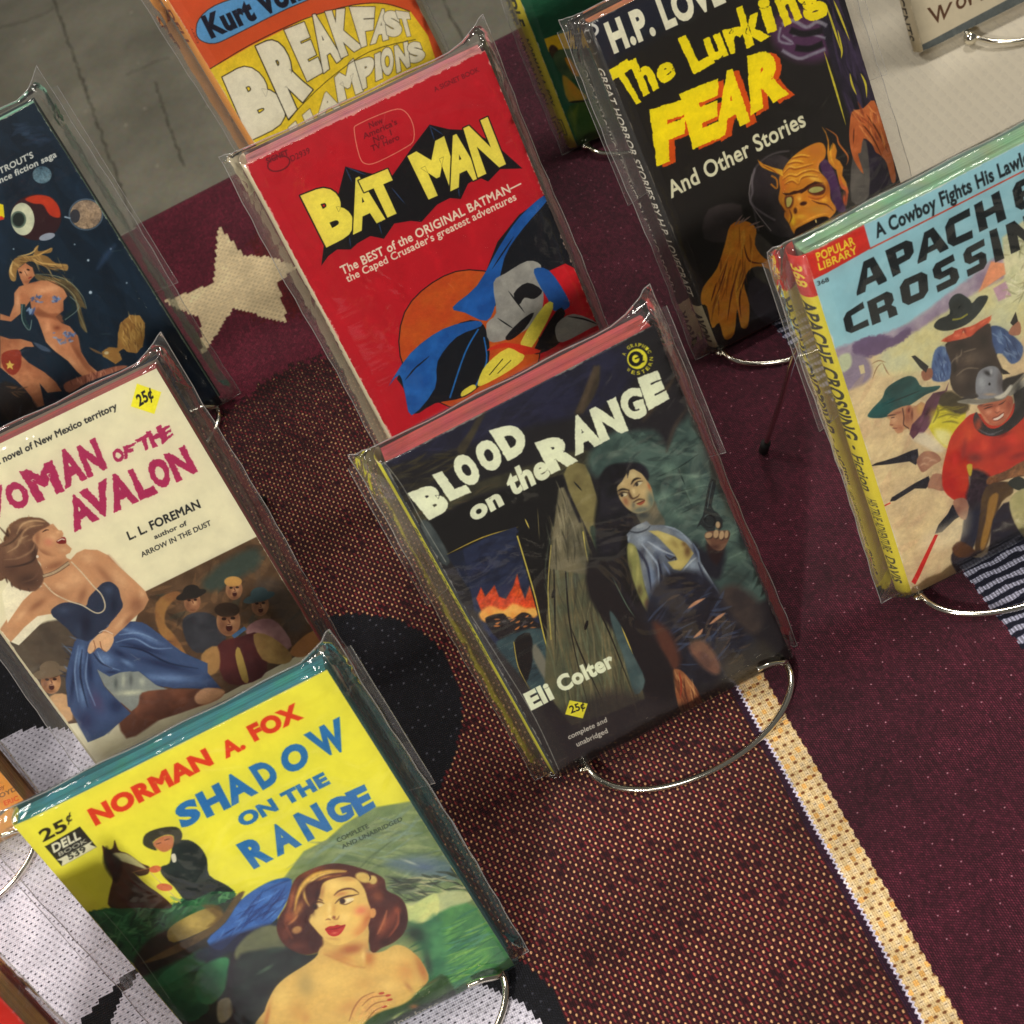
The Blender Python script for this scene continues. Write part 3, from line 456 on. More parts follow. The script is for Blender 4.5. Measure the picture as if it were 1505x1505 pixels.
def art_fear():
    a = art('fear', (35, 31, 29), 11); a.at(*A3)
    a.f((28, 30, 44), [290, 60, 360, 20, 700, -60, 700, 20, 420, 200, 330, 260], soft=30)
    # smoke, tree
    a.e((86, 52, 84), 1080, 130, 125, 95, 20, soft=22); a.f((38, 33, 44), [1090, -40, 1240, -60, 1440, 660, 1300, 730, 1270, 600, 1250, 440, 1190, 260, 1150, 120], soft=6, sm=False, c2=(52, 42, 62)); a.dabs([(70, 56, 84), (24, 22, 28), (60, 48, 70)], [1160, 0, 1230, 0, 1380, 400, 1260, 450], 40, 160, 12, 72, jit=10)
    for q, w in (([(1000, 90), (1040, 75), (1090, 100), (1130, 80), (1165, 95)], 13), ([(995, 100), (990, 150), (1040, 160), (1000, 130)], 9), ([(1000, 185), (1060, 215), (1110, 200), (1160, 180)], 12), ([(1040, 130), (1100, 125), (1160, 140)], 8)): a.s((150, 146, 160), q, w, soft=4, alpha=.85)
    for q in ([(1030, 110), (1080, 125), (1150, 112)], [(1050, 175), (1100, 180), (1150, 160)]): a.s((30, 26, 30), q, 22, soft=5)
    for q in ([(1155, 190), (1195, 320), (1235, 460)], [(1160, 10), (1190, 100), (1222, 200)], [(1190, 0), (1215, 60), (1250, 150)], [(1250, 270), (1258, 310), (1275, 350)], [(1290, 270), (1308, 310), (1312, 360)], [(1205, 110), (1220, 180), (1218, 215)]): a.s((214, 198, 60), q, 8, taper=True)
    # tombstones
    a.f((66, 58, 60), [895, 640, 950, 580, 1010, 575, 1050, 640, 1060, 850, 960, 860, 885, 740], soft=3, c2=(48, 42, 44)); a.s((150, 140, 140), [(890, 640), (882, 740), (960, 850)], 4); a.f((70, 60, 60), [730, 770, 850, 755, 830, 880, 715, 880], soft=5, c2=(54, 48, 48))
    a.f((96, 92, 80), [870, 850, 960, 900, 1100, 1100, 1080, 1200, 960, 1130, 880, 960], soft=5, c2=(70, 64, 60)); a.f((104, 98, 92), [1262, 560, 1310, 520, 1320, 720, 1255, 740], soft=4, c2=(82, 78, 74)); a.f((60, 52, 58), [900, 1020, 1060, 1160, 960, 1200, 880, 1120], soft=6)
    a.f((52, 44, 46), [560, 890, 600, 900, 720, 1050, 700, 1100, 620, 1000], soft=8)
    # ghoul
    a.at(1090, 190, .17276); L1, L2, L3, DK = (238, 184, 58), (208, 134, 38), (172, 92, 28), (62, 28, 18)
    for q in ([(140, 860), (90, 640), (72, 600), (84, 440), (110, 330), (200, 240), (300, 195), (400, 182)],): a.s((96, 88, 90), q, 12, soft=5)
    a.s((140, 130, 136), [(110, 330), (84, 440), (90, 530), (72, 620), (160, 700), (280, 770)], 12, soft=5); a.b((58, 48, 54), 200, 450, 90, 200, 0, .7)
    a.f(L2, [680, -20, 712, 40, 728, 110, 722, 200, 735, 290, 800, 345, 826, 460, 850, 500, 905, 540, 885, 450, 850, 390, 858, 320, 830, 268, 795, 245, 806, 180, 790, 128, 770, 112, 762, 160, 742, 180, 736, 90, 712, 20], soft=3, sm=False, c2=(226, 156, 48)); a.s((206, 118, 50), [(712, -10), (800, 50), (822, 120), (890, 210), (900, 260), (885, 300)], 14, soft=3, taper=True); a.s(L1, [(760, 130), (750, 220), (780, 300)], 14, soft=4, taper=True); a.s((208, 96, 48), [(826, 400), (850, 480), (890, 520), (884, 640)], 26, soft=5, taper=True); a.b((208, 90, 48), 868, 600, 20, 70, 0, .9)
    a.f((84, 50, 92), [672, 240, 720, 262, 770, 330, 802, 400, 830, 500, 850, 600, 884, 690, 820, 700, 770, 625, 742, 520, 720, 440, 680, 372, 662, 300], soft=4, c2=(66, 40, 76))
    HD = [345, 345, 400, 262, 480, 190, 560, 142, 640, 110, 690, 122, 712, 180, 700, 245, 656, 290, 655, 350, 716, 420, 745, 500, 752, 590, 800, 680, 740, 760, 640, 860, 480, 900, 430, 870, 398, 800, 358, 740, 362, 690, 335, 650, 308, 590, 322, 500, 312, 420]
    a.f(L2, HD, soft=3, nz=.03); a.hold(HD)
    a.B([((230, 168, 50), 450, 280, 110, 70, -30), ((196, 120, 46), 620, 180, 80, 60, 0, .8), (L1, 440, 400, 90, 40), ((216, 120, 48), 350, 470, 34, 90), (L1, 560, 380, 90, 40, 20), ((240, 200, 84), 620, 420, 80, 22, 20), ((232, 150, 66), 655, 310, 30, 60, 10, .9), ((204, 112, 50), 620, 580, 70, 24, 10), ((196, 146, 54), 640, 680, 110, 50, 0, .8), (L1, 700, 600, 40, 30), ((238, 208, 44), 430, 770, 34, 60), ((232, 190, 60), 500, 740, 60, 30), ((180, 104, 34), 380, 700, 30, 60), ((214, 150, 50), 350, 600, 26, 40), (L3, 730, 500, 24, 80)], alpha=.75)
    for q in ([(350, 380), (400, 330), (450, 338), (520, 322), (600, 300)], [(345, 430), (400, 392), (460, 400), (510, 372), (590, 352), (660, 372)], [(360, 470), (420, 440), (470, 470)], [(480, 470), (500, 420), (560, 398), (640, 405)], [(420, 250), (500, 230), (570, 240)], [(380, 300), (450, 280), (520, 290)]): a.s((158, 88, 26), q, 12, soft=3.5, taper=True); a.s((244, 196, 76), [(x+2, y-16) for x, y in q], 9, soft=3.5, taper=True)
    a.free()
    a.f(L1, [132, 256, 180, 292, 250, 318, 340, 342, 350, 400, 300, 372, 235, 352, 170, 322, 150, 300], soft=2.5, sm=False, c2=L2); a.s(L3, [(170, 300), (250, 340), (320, 390)], 10, taper=True); a.s(L2, [(248, 392), (290, 420), (300, 470), (290, 500), (244, 462)], 14, soft=3)
    a.f(DK, [345, 540, 400, 540, 440, 520, 470, 520, 520, 500, 560, 470, 620, 440, 690, 455, 640, 462, 580, 490, 540, 520, 500, 545, 460, 545, 420, 555, 370, 560], soft=3, sm=False); a.f((96, 46, 26), [560, 500, 600, 468, 680, 462, 710, 500, 690, 548, 620, 560, 565, 535], soft=4); a.f((196, 190, 118), [566, 512, 600, 490, 660, 485, 692, 506, 650, 530, 600, 538, 572, 528], soft=2.5, c2=(170, 170, 100)); a.s(L3, [(560, 566), (620, 590), (690, 572), (722, 520)], 14, soft=3, taper=True); a.s((232, 168, 62), [(570, 590), (640, 612), (720, 580)], 14, soft=4, taper=True)
    a.f((110, 56, 28), [365, 570, 420, 562, 440, 600, 420, 660, 385, 670, 362, 630], soft=4); a.f((196, 190, 104), [376, 590, 410, 572, 425, 600, 405, 650, 380, 655], soft=2.5); a.f((226, 160, 58), [440, 600, 470, 545, 500, 545, 520, 590, 560, 600, 580, 640, 540, 660, 500, 640, 480, 690, 450, 660], soft=5, c2=L2); a.e(DK, 520, 628, 30, 17, -14, soft=4); a.e((90, 44, 22), 452, 690, 15, 26, 0, soft=4); a.b((248, 206, 96), 485, 590, 22, 26, 0, .8)
    a.s((96, 46, 24), [(590, 600), (650, 625), (720, 640), (775, 690)], 13, soft=3, taper=True); a.s((110, 54, 26), [(400, 680), (420, 740), (400, 800)], 12, soft=3, taper=True); a.s((96, 46, 24), [(330, 640), (350, 680), (372, 700)], 10, soft=3, taper=True)
    a.f((26, 14, 14), [455, 850, 500, 820, 580, 780, 650, 748, 720, 740, 740, 780, 640, 850, 520, 900, 450, 900], soft=3); a.f((216, 196, 130), [618, 766, 630, 764, 634, 790, 624, 792], soft=1.6, sm=False); a.s((226, 166, 60), [(450, 830), (560, 765), (660, 725), (740, 715)], 16, soft=4, taper=True)
    a.at(*A3)
    # hands
    def hand(p, c1, c2_, creases):
        a.f(c1, p, soft=2.2, c2=c2_)
        for q in creases: a.s((118, 58, 26), q, 7, taper=True)
    hand([810, 830, 860, 812, 905, 840, 900, 900, 935, 950, 985, 975, 1000, 1040, 975, 1050, 950, 990, 890, 985, 860, 1040, 880, 1120, 875, 1200, 850, 1205, 835, 1140, 825, 1230, 790, 1250, 770, 1190, 745, 1210, 725, 1130, 705, 1120, 710, 1060, 760, 990, 790, 900], (240, 168, 52), (222, 138, 40), [[(800, 960), (775, 1050), (745, 1130)], [(840, 990), (815, 1080), (800, 1180)], [(870, 1010), (845, 1090), (850, 1170)], [(860, 900), (880, 960), (940, 970)], [(760, 1040), (740, 1110)]])
    for q in ([(825, 830), (855, 790)], [(850, 820), (885, 795)], [(880, 830), (920, 815)], [(840, 826), (862, 800)], [(895, 840), (935, 830)]): a.s((150, 126, 120), q, 7, taper=True)
    a.dabs([(240, 186, 70), (160, 90, 30)], [790, 900, 860, 860, 900, 900, 860, 1100, 740, 1150], 30, 90, 8, 100, jit=15)
    hand([1260, 410, 1300, 398, 1340, 370, 1375, 470, 1395, 520, 1420, 650, 1405, 672, 1385, 600, 1360, 570, 1345, 560, 1330, 530, 1300, 510, 1290, 560, 1280, 570, 1300, 640, 1265, 590, 1248, 520, 1250, 450], (206, 116, 62), (178, 92, 44), [[(1280, 440), (1330, 500), (1370, 580)], [(1310, 420), (1350, 480), (1390, 560)], [(1265, 470), (1262, 530)]]); a.dabs([(228, 152, 84), (150, 72, 40)], [1260, 420, 1340, 390, 1390, 540, 1300, 500], 22, 60, 7, 60)
    # lettering
    Y = (246, 226, 24)
    a.t('H.P. LOVECRAFT', CR, (380, 192), (750, 20), (345, 95), .09, frag='H.P. LOV')
    for ch, q in (('T', [(445, 395), (500, 365), (430, 215), (350, 270)]), ('h', [(490, 355), (550, 325), (500, 195), (435, 225)]), ('e', [(555, 320), (612, 280), (595, 215), (530, 250)]), ('L', [(675, 275), (755, 230), (690, 110), (615, 140)]), ('u', [(735, 230), (805, 205), (770, 120), (708, 145)]), ('r', [(810, 200), (850, 185), (870, 90), (778, 110)]), ('k', [(870, 180), (958, 135), (900, 0), (830, 30)]), ('i', [(945, 125), (985, 110), (950, -10), (905, 0)]), ('n', [(1010, 100), (1075, 65), (1040, -30), (970, 0)]), ('g', [(1092, 88), (1182, 56), (1124, -80), (1036, -30)])):
        a.g(ch, Y, q, .075, rough=1.6)
    for ch, q in (('F', [(540, 615), (640, 570), (645, 362), (512, 405)]), ('E', [(672, 550), (768, 505), (766, 288), (622, 345)]), ('A', [(752, 518), (884, 446), (862, 242), (752, 272)]), ('R', [(884, 424), (1024, 346), (1008, 165), (870, 205)])):
        a.g(ch, Y, q, .1, rough=2.2, off=((216, 84, 22), (.09, .06)))
    a.t('And Other Stories', (234, 230, 196), (592, 730), (1090, 460), (572, 675), .04)
    a.e((210, 208, 200), 300, 112, 22, 20, ring=3); a.t('AVON', (200, 200, 196), (270, 102), (325, 78), (262, 88), .06)
    a.wear(.5, (120, 112, 100)); return a
def art_apache():
    a = art('apache', (158, 205, 216), 17); a.at(*A4)
    a.f((214, 190, 150), [450, 1230, 700, 1180, 1000, 1000, 1250, 800, 1505, 600, 1900, 400, 2400, 2600, 1000, 3000, 500, 1500], soft=10, sm=False, c2=(226, 206, 160)); a.f((222, 214, 160), [760, 1130, 1000, 960, 1250, 800, 1505, 620, 1505, 1100, 1000, 1300, 700, 1300], soft=20, c2=(206, 206, 170))
    a.f((150, 132, 158), [450, 1190, 600, 1130, 700, 1100, 850, 1040, 1000, 930, 1200, 780, 1300, 700, 1400, 640, 1420, 760, 1250, 850, 1080, 960, 900, 1080, 700, 1190, 600, 1240, 500, 1320, 460, 1300], soft=7, c2=(178, 164, 176), rough=3); a.f((112, 90, 124), [560, 1150, 640, 1110, 720, 1100, 780, 1110, 860, 1060, 880, 1090, 780, 1160, 620, 1230, 560, 1200], soft=5, rough=4)
    a.f((150, 136, 156), [490, 1310, 560, 1210, 640, 1230, 660, 1330, 560, 1400, 520, 1400], soft=8); a.f((196, 204, 168), [480, 1230, 540, 1200, 550, 1270, 500, 1310], soft=5); a.f((222, 206, 156), [590, 1270, 618, 1262, 626, 1308, 602, 1316], sm=False)
    for q in ([(665, 1345), (690, 1280), (720, 1250)], [(720, 1250), (745, 1300), (760, 1320)], [(660, 1260), (700, 1240), (740, 1250)]): a.s((160, 130, 96), q, 8, taper=True)
    # buildings
    a.f((210, 212, 170), [1380, 560, 1505, 460, 1700, 400, 1700, 900, 1400, 920], soft=5, sm=False, c2=(224, 220, 182)); a.f((232, 158, 116), [1250, 860, 1320, 690, 1390, 700, 1400, 760], soft=3, sm=False); a.f((196, 160, 178), [1330, 840, 1400, 800, 1430, 880, 1360, 910], soft=3, sm=False); a.dabs([(150, 150, 112), (236, 232, 206), (178, 172, 128)], [1400, 560, 1505, 500, 1505, 900, 1400, 900], 40, 60, 9, -25, jit=60)
    a.dabs([(232, 214, 170), (206, 182, 140), (228, 204, 156), (214, 176, 140)], [520, 1400, 1000, 1300, 1200, 1900, 1400, 2500, 900, 2700], 90, 240, 60, -60, alpha=.3)
    # man in black hat (back view)
    a.f((72, 60, 56), [1090, 1160, 1200, 1100, 1320, 1060, 1360, 1160, 1345, 1240, 1380, 1330, 1260, 1400, 1130, 1420, 1090, 1330], soft=3, c2=(54, 46, 44), nz=.3); a.dabs([(108, 94, 80), (44, 38, 36), (90, 76, 66)], [1100, 1180, 1320, 1110, 1350, 1300, 1130, 1400], 45, 80, 16, -50, jit=50, alpha=.6)
    a.f((206, 92, 62), [1045, 1130, 1110, 1090, 1180, 1080, 1260, 1020, 1320, 1000, 1290, 1050, 1210, 1100, 1130, 1130], soft=3, c2=(220, 116, 80)); a.f((84, 110, 156), [1310, 1060, 1370, 1050, 1440, 1100, 1495, 1160, 1480, 1230, 1430, 1255, 1380, 1200, 1330, 1190], soft=3, c2=(60, 82, 124)); a.f((96, 124, 168), [1010, 1180, 1060, 1160, 1100, 1220, 1090, 1340, 1000, 1350, 990, 1280], soft=3, c2=(70, 92, 140)); a.dabs([(140, 164, 196), (44, 60, 98)], [1320, 1070, 1400, 1080, 1480, 1200, 1400, 1230], 22, 60, 9, 50); a.dabs([(140, 164, 196), (50, 70, 110)], [1010, 1190, 1080, 1180, 1080, 1330, 1010, 1330], 18, 50, 9, 80)
    a.f((36, 44, 46), [1003, 1050, 1030, 1010, 1090, 980, 1085, 920, 1110, 880, 1150, 868, 1200, 900, 1215, 920, 1250, 885, 1300, 880, 1290, 920, 1240, 990, 1180, 1040, 1100, 1070, 1040, 1072], soft=2, c2=(48, 58, 60)); a.s((150, 146, 60), [(1105, 1012), (1150, 1005), (1190, 980)], 12)
    a.f((170, 116, 92), [1415, 1080, 1460, 1020, 1482, 1040, 1480, 1090, 1440, 1100], soft=2); a.f((40, 38, 40), [1425, 1030, 1455, 968, 1468, 1020, 1440, 1045], sm=False); a.f((160, 106, 82), [935, 1300, 990, 1280, 995, 1330, 950, 1350], soft=2); a.f((44, 46, 48), [880, 1215, 900, 1210, 975, 1270, 960, 1305, 930, 1280], sm=False)
    # middle man, green hat
    a.at(*A5)
    a.f((226, 216, 60), [960, 230, 1000, 175, 1100, 165, 1180, 200, 1150, 300, 1090, 400, 1040, 380, 980, 300], soft=3, c2=(206, 192, 50)); a.f((232, 226, 150), [1010, 300, 1100, 320, 1080, 400, 1030, 370], soft=10); a.f((70, 62, 44), [1000, 120, 1100, 90, 1200, 170, 1150, 220, 1050, 180], soft=6, c2=(92, 78, 50)); a.dabs([(90, 84, 30), (160, 146, 40)], [1000, 180, 1140, 180, 1120, 240], 12, 80, 8, -5)
    a.f((190, 148, 108), [745, 225, 870, 170, 940, 200, 930, 290, 900, 350, 860, 300, 805, 325, 780, 295, 760, 280, 768, 255], soft=2.2, c2=(214, 178, 132)); a.s((70, 46, 40), [(860, 200), (842, 250), (868, 300)], 6); a.s((90, 56, 44), [(755, 232), (790, 222)], 6); a.s((120, 70, 60), [(785, 298), (810, 300)], 5)
    a.f((112, 66, 92), [880, 300, 940, 250, 1000, 130, 1040, 110, 990, 260, 930, 340, 890, 355], soft=3, c2=(84, 48, 70)); a.f((30, 72, 72), [640, 232, 665, 190, 720, 130, 740, 80, 790, 40, 860, 8, 905, 20, 940, 68, 1035, 60, 1020, 85, 960, 110, 900, 150, 820, 200, 740, 235, 680, 242], soft=2, c2=(40, 92, 90)); a.s((20, 44, 46), [(740, 165), (850, 120), (935, 85)], 7, taper=True)
    # white shirt fragment
    a.f((226, 214, 186), [880, 350, 960, 320, 1060, 410, 1020, 430, 960, 400], soft=6)
    # guns and hands
    def gun(p, hand): a.f((36, 36, 44), p, soft=1.8, sm=False, nz=.3); a.f((186, 138, 110), hand, soft=2.2, c2=(150, 104, 86))
    gun([660, 512, 690, 492, 800, 455, 880, 420, 915, 410, 922, 470, 905, 500, 870, 480, 700, 505], [910, 470, 950, 425, 1010, 430, 1045, 470, 1000, 500, 945, 540, 920, 510])
    gun([765, 705, 775, 680, 900, 600, 975, 560, 990, 600, 960, 630, 900, 630, 790, 700], [970, 620, 1000, 550, 1060, 560, 1060, 640, 1000, 630])
    a.s((206, 60, 50), [(735, 732), (768, 712)], 9)
    # rider in red
    a.f((208, 62, 34), [1100, 340, 1160, 260, 1230, 210, 1360, 230, 1505, 130, 1700, 260, 1700, 480, 1505, 520, 1400, 560, 1280, 560, 1200, 540, 1200, 640, 1180, 700, 1130, 700, 1060, 640, 1050, 540, 1070, 440], soft=2.6, c2=(186, 40, 32))
    a.f((54, 40, 48), [1210, 520, 1310, 560, 1320, 680, 1230, 760, 1180, 690, 1200, 600], soft=8, nz=.4); a.f((210, 190, 60), [1185, 500, 1215, 495, 1210, 555, 1195, 550], soft=3)
    a.f((176, 108, 80), [1245, 160, 1300, 130, 1420, 110, 1440, 170, 1400, 250, 1330, 280, 1280, 250], soft=2.2, c2=(206, 140, 104)); a.f((238, 228, 210), [1315, 235, 1375, 205, 1378, 232, 1330, 250], soft=1.6); a.s((70, 36, 30), [(1275, 165), (1310, 160)], 7); a.s((70, 36, 30), [(1350, 150), (1395, 140)], 7); a.s((96, 50, 40), [(1330, 170), (1345, 200), (1325, 205)], 6)
    a.f((30, 30, 36), [1220, 250, 1235, 205, 1255, 230, 1300, 290, 1360, 290, 1430, 230, 1450, 160, 1440, 60, 1520, 60, 1520, 200, 1430, 300, 1360, 335, 1290, 335, 1235, 300], soft=2.2, nz=.3, c2=(48, 48, 56))
    a.f((116, 118, 124), [1235, 90, 1240, 20, 1275, -20, 1330, -20, 1360, 60, 1380, 110, 1300, 140, 1240, 130], soft=2.2, c2=(146, 148, 152)); a.f((150, 148, 138), [1130, 150, 1200, 135, 1300, 140, 1400, 100, 1505, 20, 1505, 60, 1400, 130, 1300, 165, 1190, 160], soft=2.2, c2=(176, 172, 158)); a.f((38, 38, 42), [1275, 0, 1320, -20, 1335, 20, 1300, 40], soft=2); a.e(K, 1312, 50, 8, 9)
    # belt, holster, chaps, trousers
    a.f((150, 100, 62), [1300, 570, 1400, 530, 1505, 470, 1700, 400, 1700, 520, 1430, 570, 1310, 610], soft=2.5, c2=(116, 76, 50), nz=.3); a.f((104, 80, 50), [1290, 620, 1420, 590, 1440, 650, 1380, 700, 1330, 830, 1290, 960, 1230, 980, 1250, 800], soft=4, c2=(76, 56, 42)); a.f((166, 124, 60), [1310, 680, 1360, 660, 1330, 800, 1280, 970, 1260, 940, 1290, 800], soft=5); a.f((30, 40, 40), [1410, 600, 1470, 560, 1520, 600, 1480, 640], soft=2)
    a.f((54, 46, 52), [1180, 760, 1260, 700, 1240, 900, 1210, 1000, 1300, 990, 1330, 800, 1420, 700, 1520, 860, 1700, 900, 1700, 1100, 1300, 1300, 1130, 1090, 1100, 1000, 1150, 920], soft=4, c2=(44, 46, 62)); a.f((104, 66, 40), [1105, 960, 1150, 920, 1220, 960, 1240, 1000, 1140, 1010], soft=4, c2=(74, 48, 36)); a.f((204, 194, 140), [1420, 700, 1470, 640, 1520, 650, 1520, 900, 1450, 820], soft=4, c2=(178, 172, 122))
    gun([1010, 880, 1030, 830, 1080, 770, 1105, 720, 1150, 720, 1170, 770, 1120, 800, 1050, 870], [1110, 700, 1170, 680, 1195, 730, 1180, 800, 1140, 780]); a.f((236, 222, 186), [940, 960, 960, 880, 1100, 820, 1190, 760, 1180, 880, 1050, 960], soft=26, alpha=.55)
    a.f((206, 44, 40), [885, 1150, 930, 1050, 1010, 885, 1028, 885, 960, 1040, 905, 1165], sm=False)
    a.at(1250, 430, .17276)
    KN = [765, 408, 850, 392, 880, 322, 950, 296, 1010, 285, 1060, 262, 1195, 188, 1160, 250, 1112, 322, 1040, 376, 985, 366, 955, 320, 930, 375, 875, 424]
    a.f((204, 88, 62), KN, soft=2.5, sm=False); a.hold(KN); a.B([((232, 128, 96), 900, 360, 40, 20), ((130, 50, 40), 960, 330, 20, 40), ((232, 126, 92), 1030, 300, 40, 18, -30), ((120, 44, 36), 1080, 320, 50, 14, -40), ((228, 120, 88), 1120, 250, 50, 14, -40)], alpha=.8); a.free()
    VS = [800, 440, 900, 400, 1000, 380, 1100, 300, 1180, 260, 1200, 400, 1240, 540, 1290, 680, 1120, 640, 1060, 720, 1060, 850, 930, 880, 850, 760, 850, 600]
    a.f((66, 54, 50), VS, soft=3); a.hold(VS); a.B([((126, 108, 92), 1010, 560, 110, 70, -20), ((110, 94, 82), 930, 720, 70, 70), ((40, 34, 34), 930, 450, 80, 50), ((44, 38, 38), 1130, 400, 50, 70), ((96, 82, 74), 1100, 560, 60, 60), ((48, 40, 40), 1160, 620, 60, 50), ((138, 122, 104), 900, 560, 16, 50), ((50, 42, 42), 1020, 800, 60, 60), ((40, 34, 34), 880, 640, 26, 60)], alpha=.7)
    for q in ([(850, 600), (880, 560), (930, 530), (940, 480)], [(960, 500), (1060, 470)], [(900, 700), (980, 640), (1080, 640)]): a.s((150, 134, 114), q, 9, soft=4, taper=True)
    a.free(); a.f((30, 28, 30), [1260, 630, 1320, 660, 1350, 685, 1290, 690], soft=2, sm=False)
    a.B([((60, 82, 128), 750, 560, 30, 40), ((130, 160, 196), 790, 500, 20, 60), ((120, 150, 188), 740, 660, 30, 40), ((50, 70, 114), 820, 620, 16, 70), ((58, 80, 126), 1220, 420, 30, 60), ((130, 160, 190), 1270, 360, 24, 60, -30), ((56, 74, 112), 1380, 440, 40, 70), ((120, 144, 176), 1330, 520, 50, 20), ((50, 66, 104), 1420, 540, 30, 40)], alpha=.6)
    # face under the green hat
    FC = [310, 1040, 360, 1000, 430, 968, 480, 955, 530, 975, 600, 925, 645, 950, 610, 1040, 540, 1110, 505, 1160, 455, 1130, 440, 1185, 400, 1198, 376, 1165, 355, 1128, 330, 1128, 334, 1098, 340, 1070]
    a.f((198, 146, 108), FC, soft=2.2, sm=False); a.hold(FC); a.B([((222, 176, 136), 370, 1080, 34, 40), ((160, 100, 76), 480, 1060, 40, 60), ((150, 92, 72), 400, 1020, 60, 16, -14), ((214, 176, 100), 590, 980, 34, 60), ((178, 118, 90), 420, 1150, 40, 30), ((110, 60, 50), 520, 1030, 14, 60)], alpha=.75); a.free()
    a.e((176, 112, 86), 492, 992, 24, 38, 10, soft=2.5); a.e((120, 66, 52), 494, 996, 10, 20, 10, soft=3); a.s((60, 36, 34), [(440, 980), (452, 1060), (450, 1120), (490, 1150)], 7, soft=2); a.s((56, 34, 32), [(312, 1046), (350, 1040), (385, 1036)], 11, soft=2.5, taper=True); a.s((120, 64, 54), [(356, 1150), (392, 1152)], 7, soft=2); a.s((70, 40, 36), [(345, 1062), (372, 1058)], 8, soft=2); a.s((140, 84, 66), [(336, 1122), (360, 1124)], 8, soft=2)
    BN = [640, 925, 700, 850, 800, 830, 830, 760, 815, 830, 720, 900, 682, 1000, 622, 1090, 565, 1205, 530, 1242, 498, 1200, 520, 1120, 600, 1035]
    a.f((98, 58, 76), BN, soft=2.5, sm=False); a.hold(BN); a.B([((136, 84, 110), 600, 1080, 20, 60, 30), ((60, 36, 50), 650, 1010, 16, 70, 30), ((120, 72, 84), 540, 1190, 24, 30), ((70, 40, 60), 760, 850, 40, 20)], alpha=.8); a.free()
    a.B([((206, 192, 60), 720, 1020, 60, 50), ((240, 232, 110), 700, 1080, 40, 60), ((238, 234, 170), 760, 1220, 60, 50)], alpha=.6)
    for q in ([(740, 1060), (830, 1030), (920, 1045)], [(780, 1100), (850, 1090), (910, 1105)], [(730, 960), (740, 1020), (700, 1100)], [(760, 990), (860, 980), (910, 990)]): a.s((120, 112, 40), q, 13, soft=5, taper=True)
    # grinning rider
    CR_ = [1058, 760, 1078, 680, 1120, 640, 1190, 618, 1250, 640, 1290, 740, 1312, 850, 1240, 885, 1130, 895, 1066, 860]
    a.f((140, 142, 148), CR_, soft=2.5); a.hold(CR_); a.B([((176, 180, 184), 1110, 760, 40, 70), ((84, 76, 78), 1270, 760, 40, 120), ((40, 38, 42), 1160, 680, 44, 24, 30, .9), ((196, 198, 200), 1190, 670, 14, 30), ((190, 160, 130), 1180, 860, 60, 14)], alpha=.8); a.free(); a.e((30, 28, 32), 1176, 772, 9, 12, soft=2)
    a.f((60, 54, 54), [930, 900, 1040, 850, 1080, 880, 1000, 910], soft=4); a.f((154, 150, 136), [902, 918, 1000, 896, 1100, 904, 1210, 892, 1290, 858, 1380, 765, 1480, 676, 1480, 700, 1400, 800, 1330, 885, 1260, 920, 1180, 934, 1060, 938, 960, 936], soft=2.2, sm=False, c2=(120, 116, 106)); a.f((44, 40, 42), [1290, 740, 1400, 700, 1470, 680, 1370, 780, 1300, 850], soft=4); a.f((210, 206, 190), [1220, 880, 1290, 850, 1350, 780, 1370, 800, 1310, 880, 1250, 900], soft=4)
    FR_ = [1072, 960, 1150, 935, 1290, 905, 1335, 870, 1372, 905, 1368, 980, 1326, 1040, 1304, 1092, 1240, 1126, 1190, 1112, 1140, 1052, 1100, 1002]
    a.f((186, 108, 80), FR_, soft=2.5); a.hold(FR_); a.B([((222, 156, 122), 1170, 1010, 40, 30), ((224, 152, 118), 1250, 985, 24, 40), ((150, 74, 58), 1340, 950, 30, 60), ((206, 120, 88), 1230, 1095, 40, 20), ((150, 80, 62), 1200, 960, 80, 18, -12), ((212, 138, 106), 1290, 1000, 24, 24), ((110, 60, 50), 1100, 950, 30, 20)], alpha=.8); a.free()
    a.s((52, 28, 26), [(1130, 984), (1165, 972), (1200, 962)], 10, soft=2.5, taper=True); a.s((52, 28, 26), [(1252, 950), (1285, 934), (1312, 912)], 10, soft=2.5, taper=True); a.s((60, 34, 30), [(1124, 962), (1165, 950), (1204, 944)], 7, soft=2.5, taper=True); a.f((240, 230, 214), [1208, 1068, 1250, 1052, 1292, 1020, 1290, 1044, 1246, 1076, 1218, 1080], soft=1.8); a.s((96, 44, 38), [(1200, 1064), (1245, 1046), (1298, 1012)], 6, soft=2); a.s((110, 54, 44), [(1212, 1084), (1250, 1080), (1296, 1048)], 5, soft=2); a.s((120, 62, 48), [(1222, 1006), (1240, 1018), (1262, 1004)], 7, soft=2.5, taper=True)
    RS = [880, 1160, 1000, 1020, 1080, 960, 1200, 1130, 1360, 1090, 1476, 960, 1700, 900, 1700, 1400, 1500, 1480, 1250, 1560, 1000, 1560, 1000, 1700, 900, 1760, 780, 1600, 800, 1380, 850, 1260]
    a.hold(RS); a.B([((232, 96, 50), 1000, 1200, 60, 110, 20), ((140, 30, 34), 960, 1330, 30, 120, 10), ((226, 80, 48), 1130, 1300, 60, 90), ((96, 30, 38), 1050, 1400, 90, 50), ((150, 26, 34), 1280, 1340, 110, 40, -30), ((224, 60, 46), 1380, 1240, 70, 60), ((130, 26, 32), 1420, 1380, 90, 30, -20), ((214, 56, 44), 880, 1420, 30, 110), ((120, 24, 32), 1300, 1200, 80, 20, -20), ((230, 90, 56), 1080, 1120, 40, 80, 20)], alpha=.65); a.free()
    a.s((120, 124, 132), [(1090, 1160), (1180, 1200), (1290, 1160)], 7, soft=4, taper=True); a.b((24, 24, 28), 1420, 850, 50, 120, 10, .9)
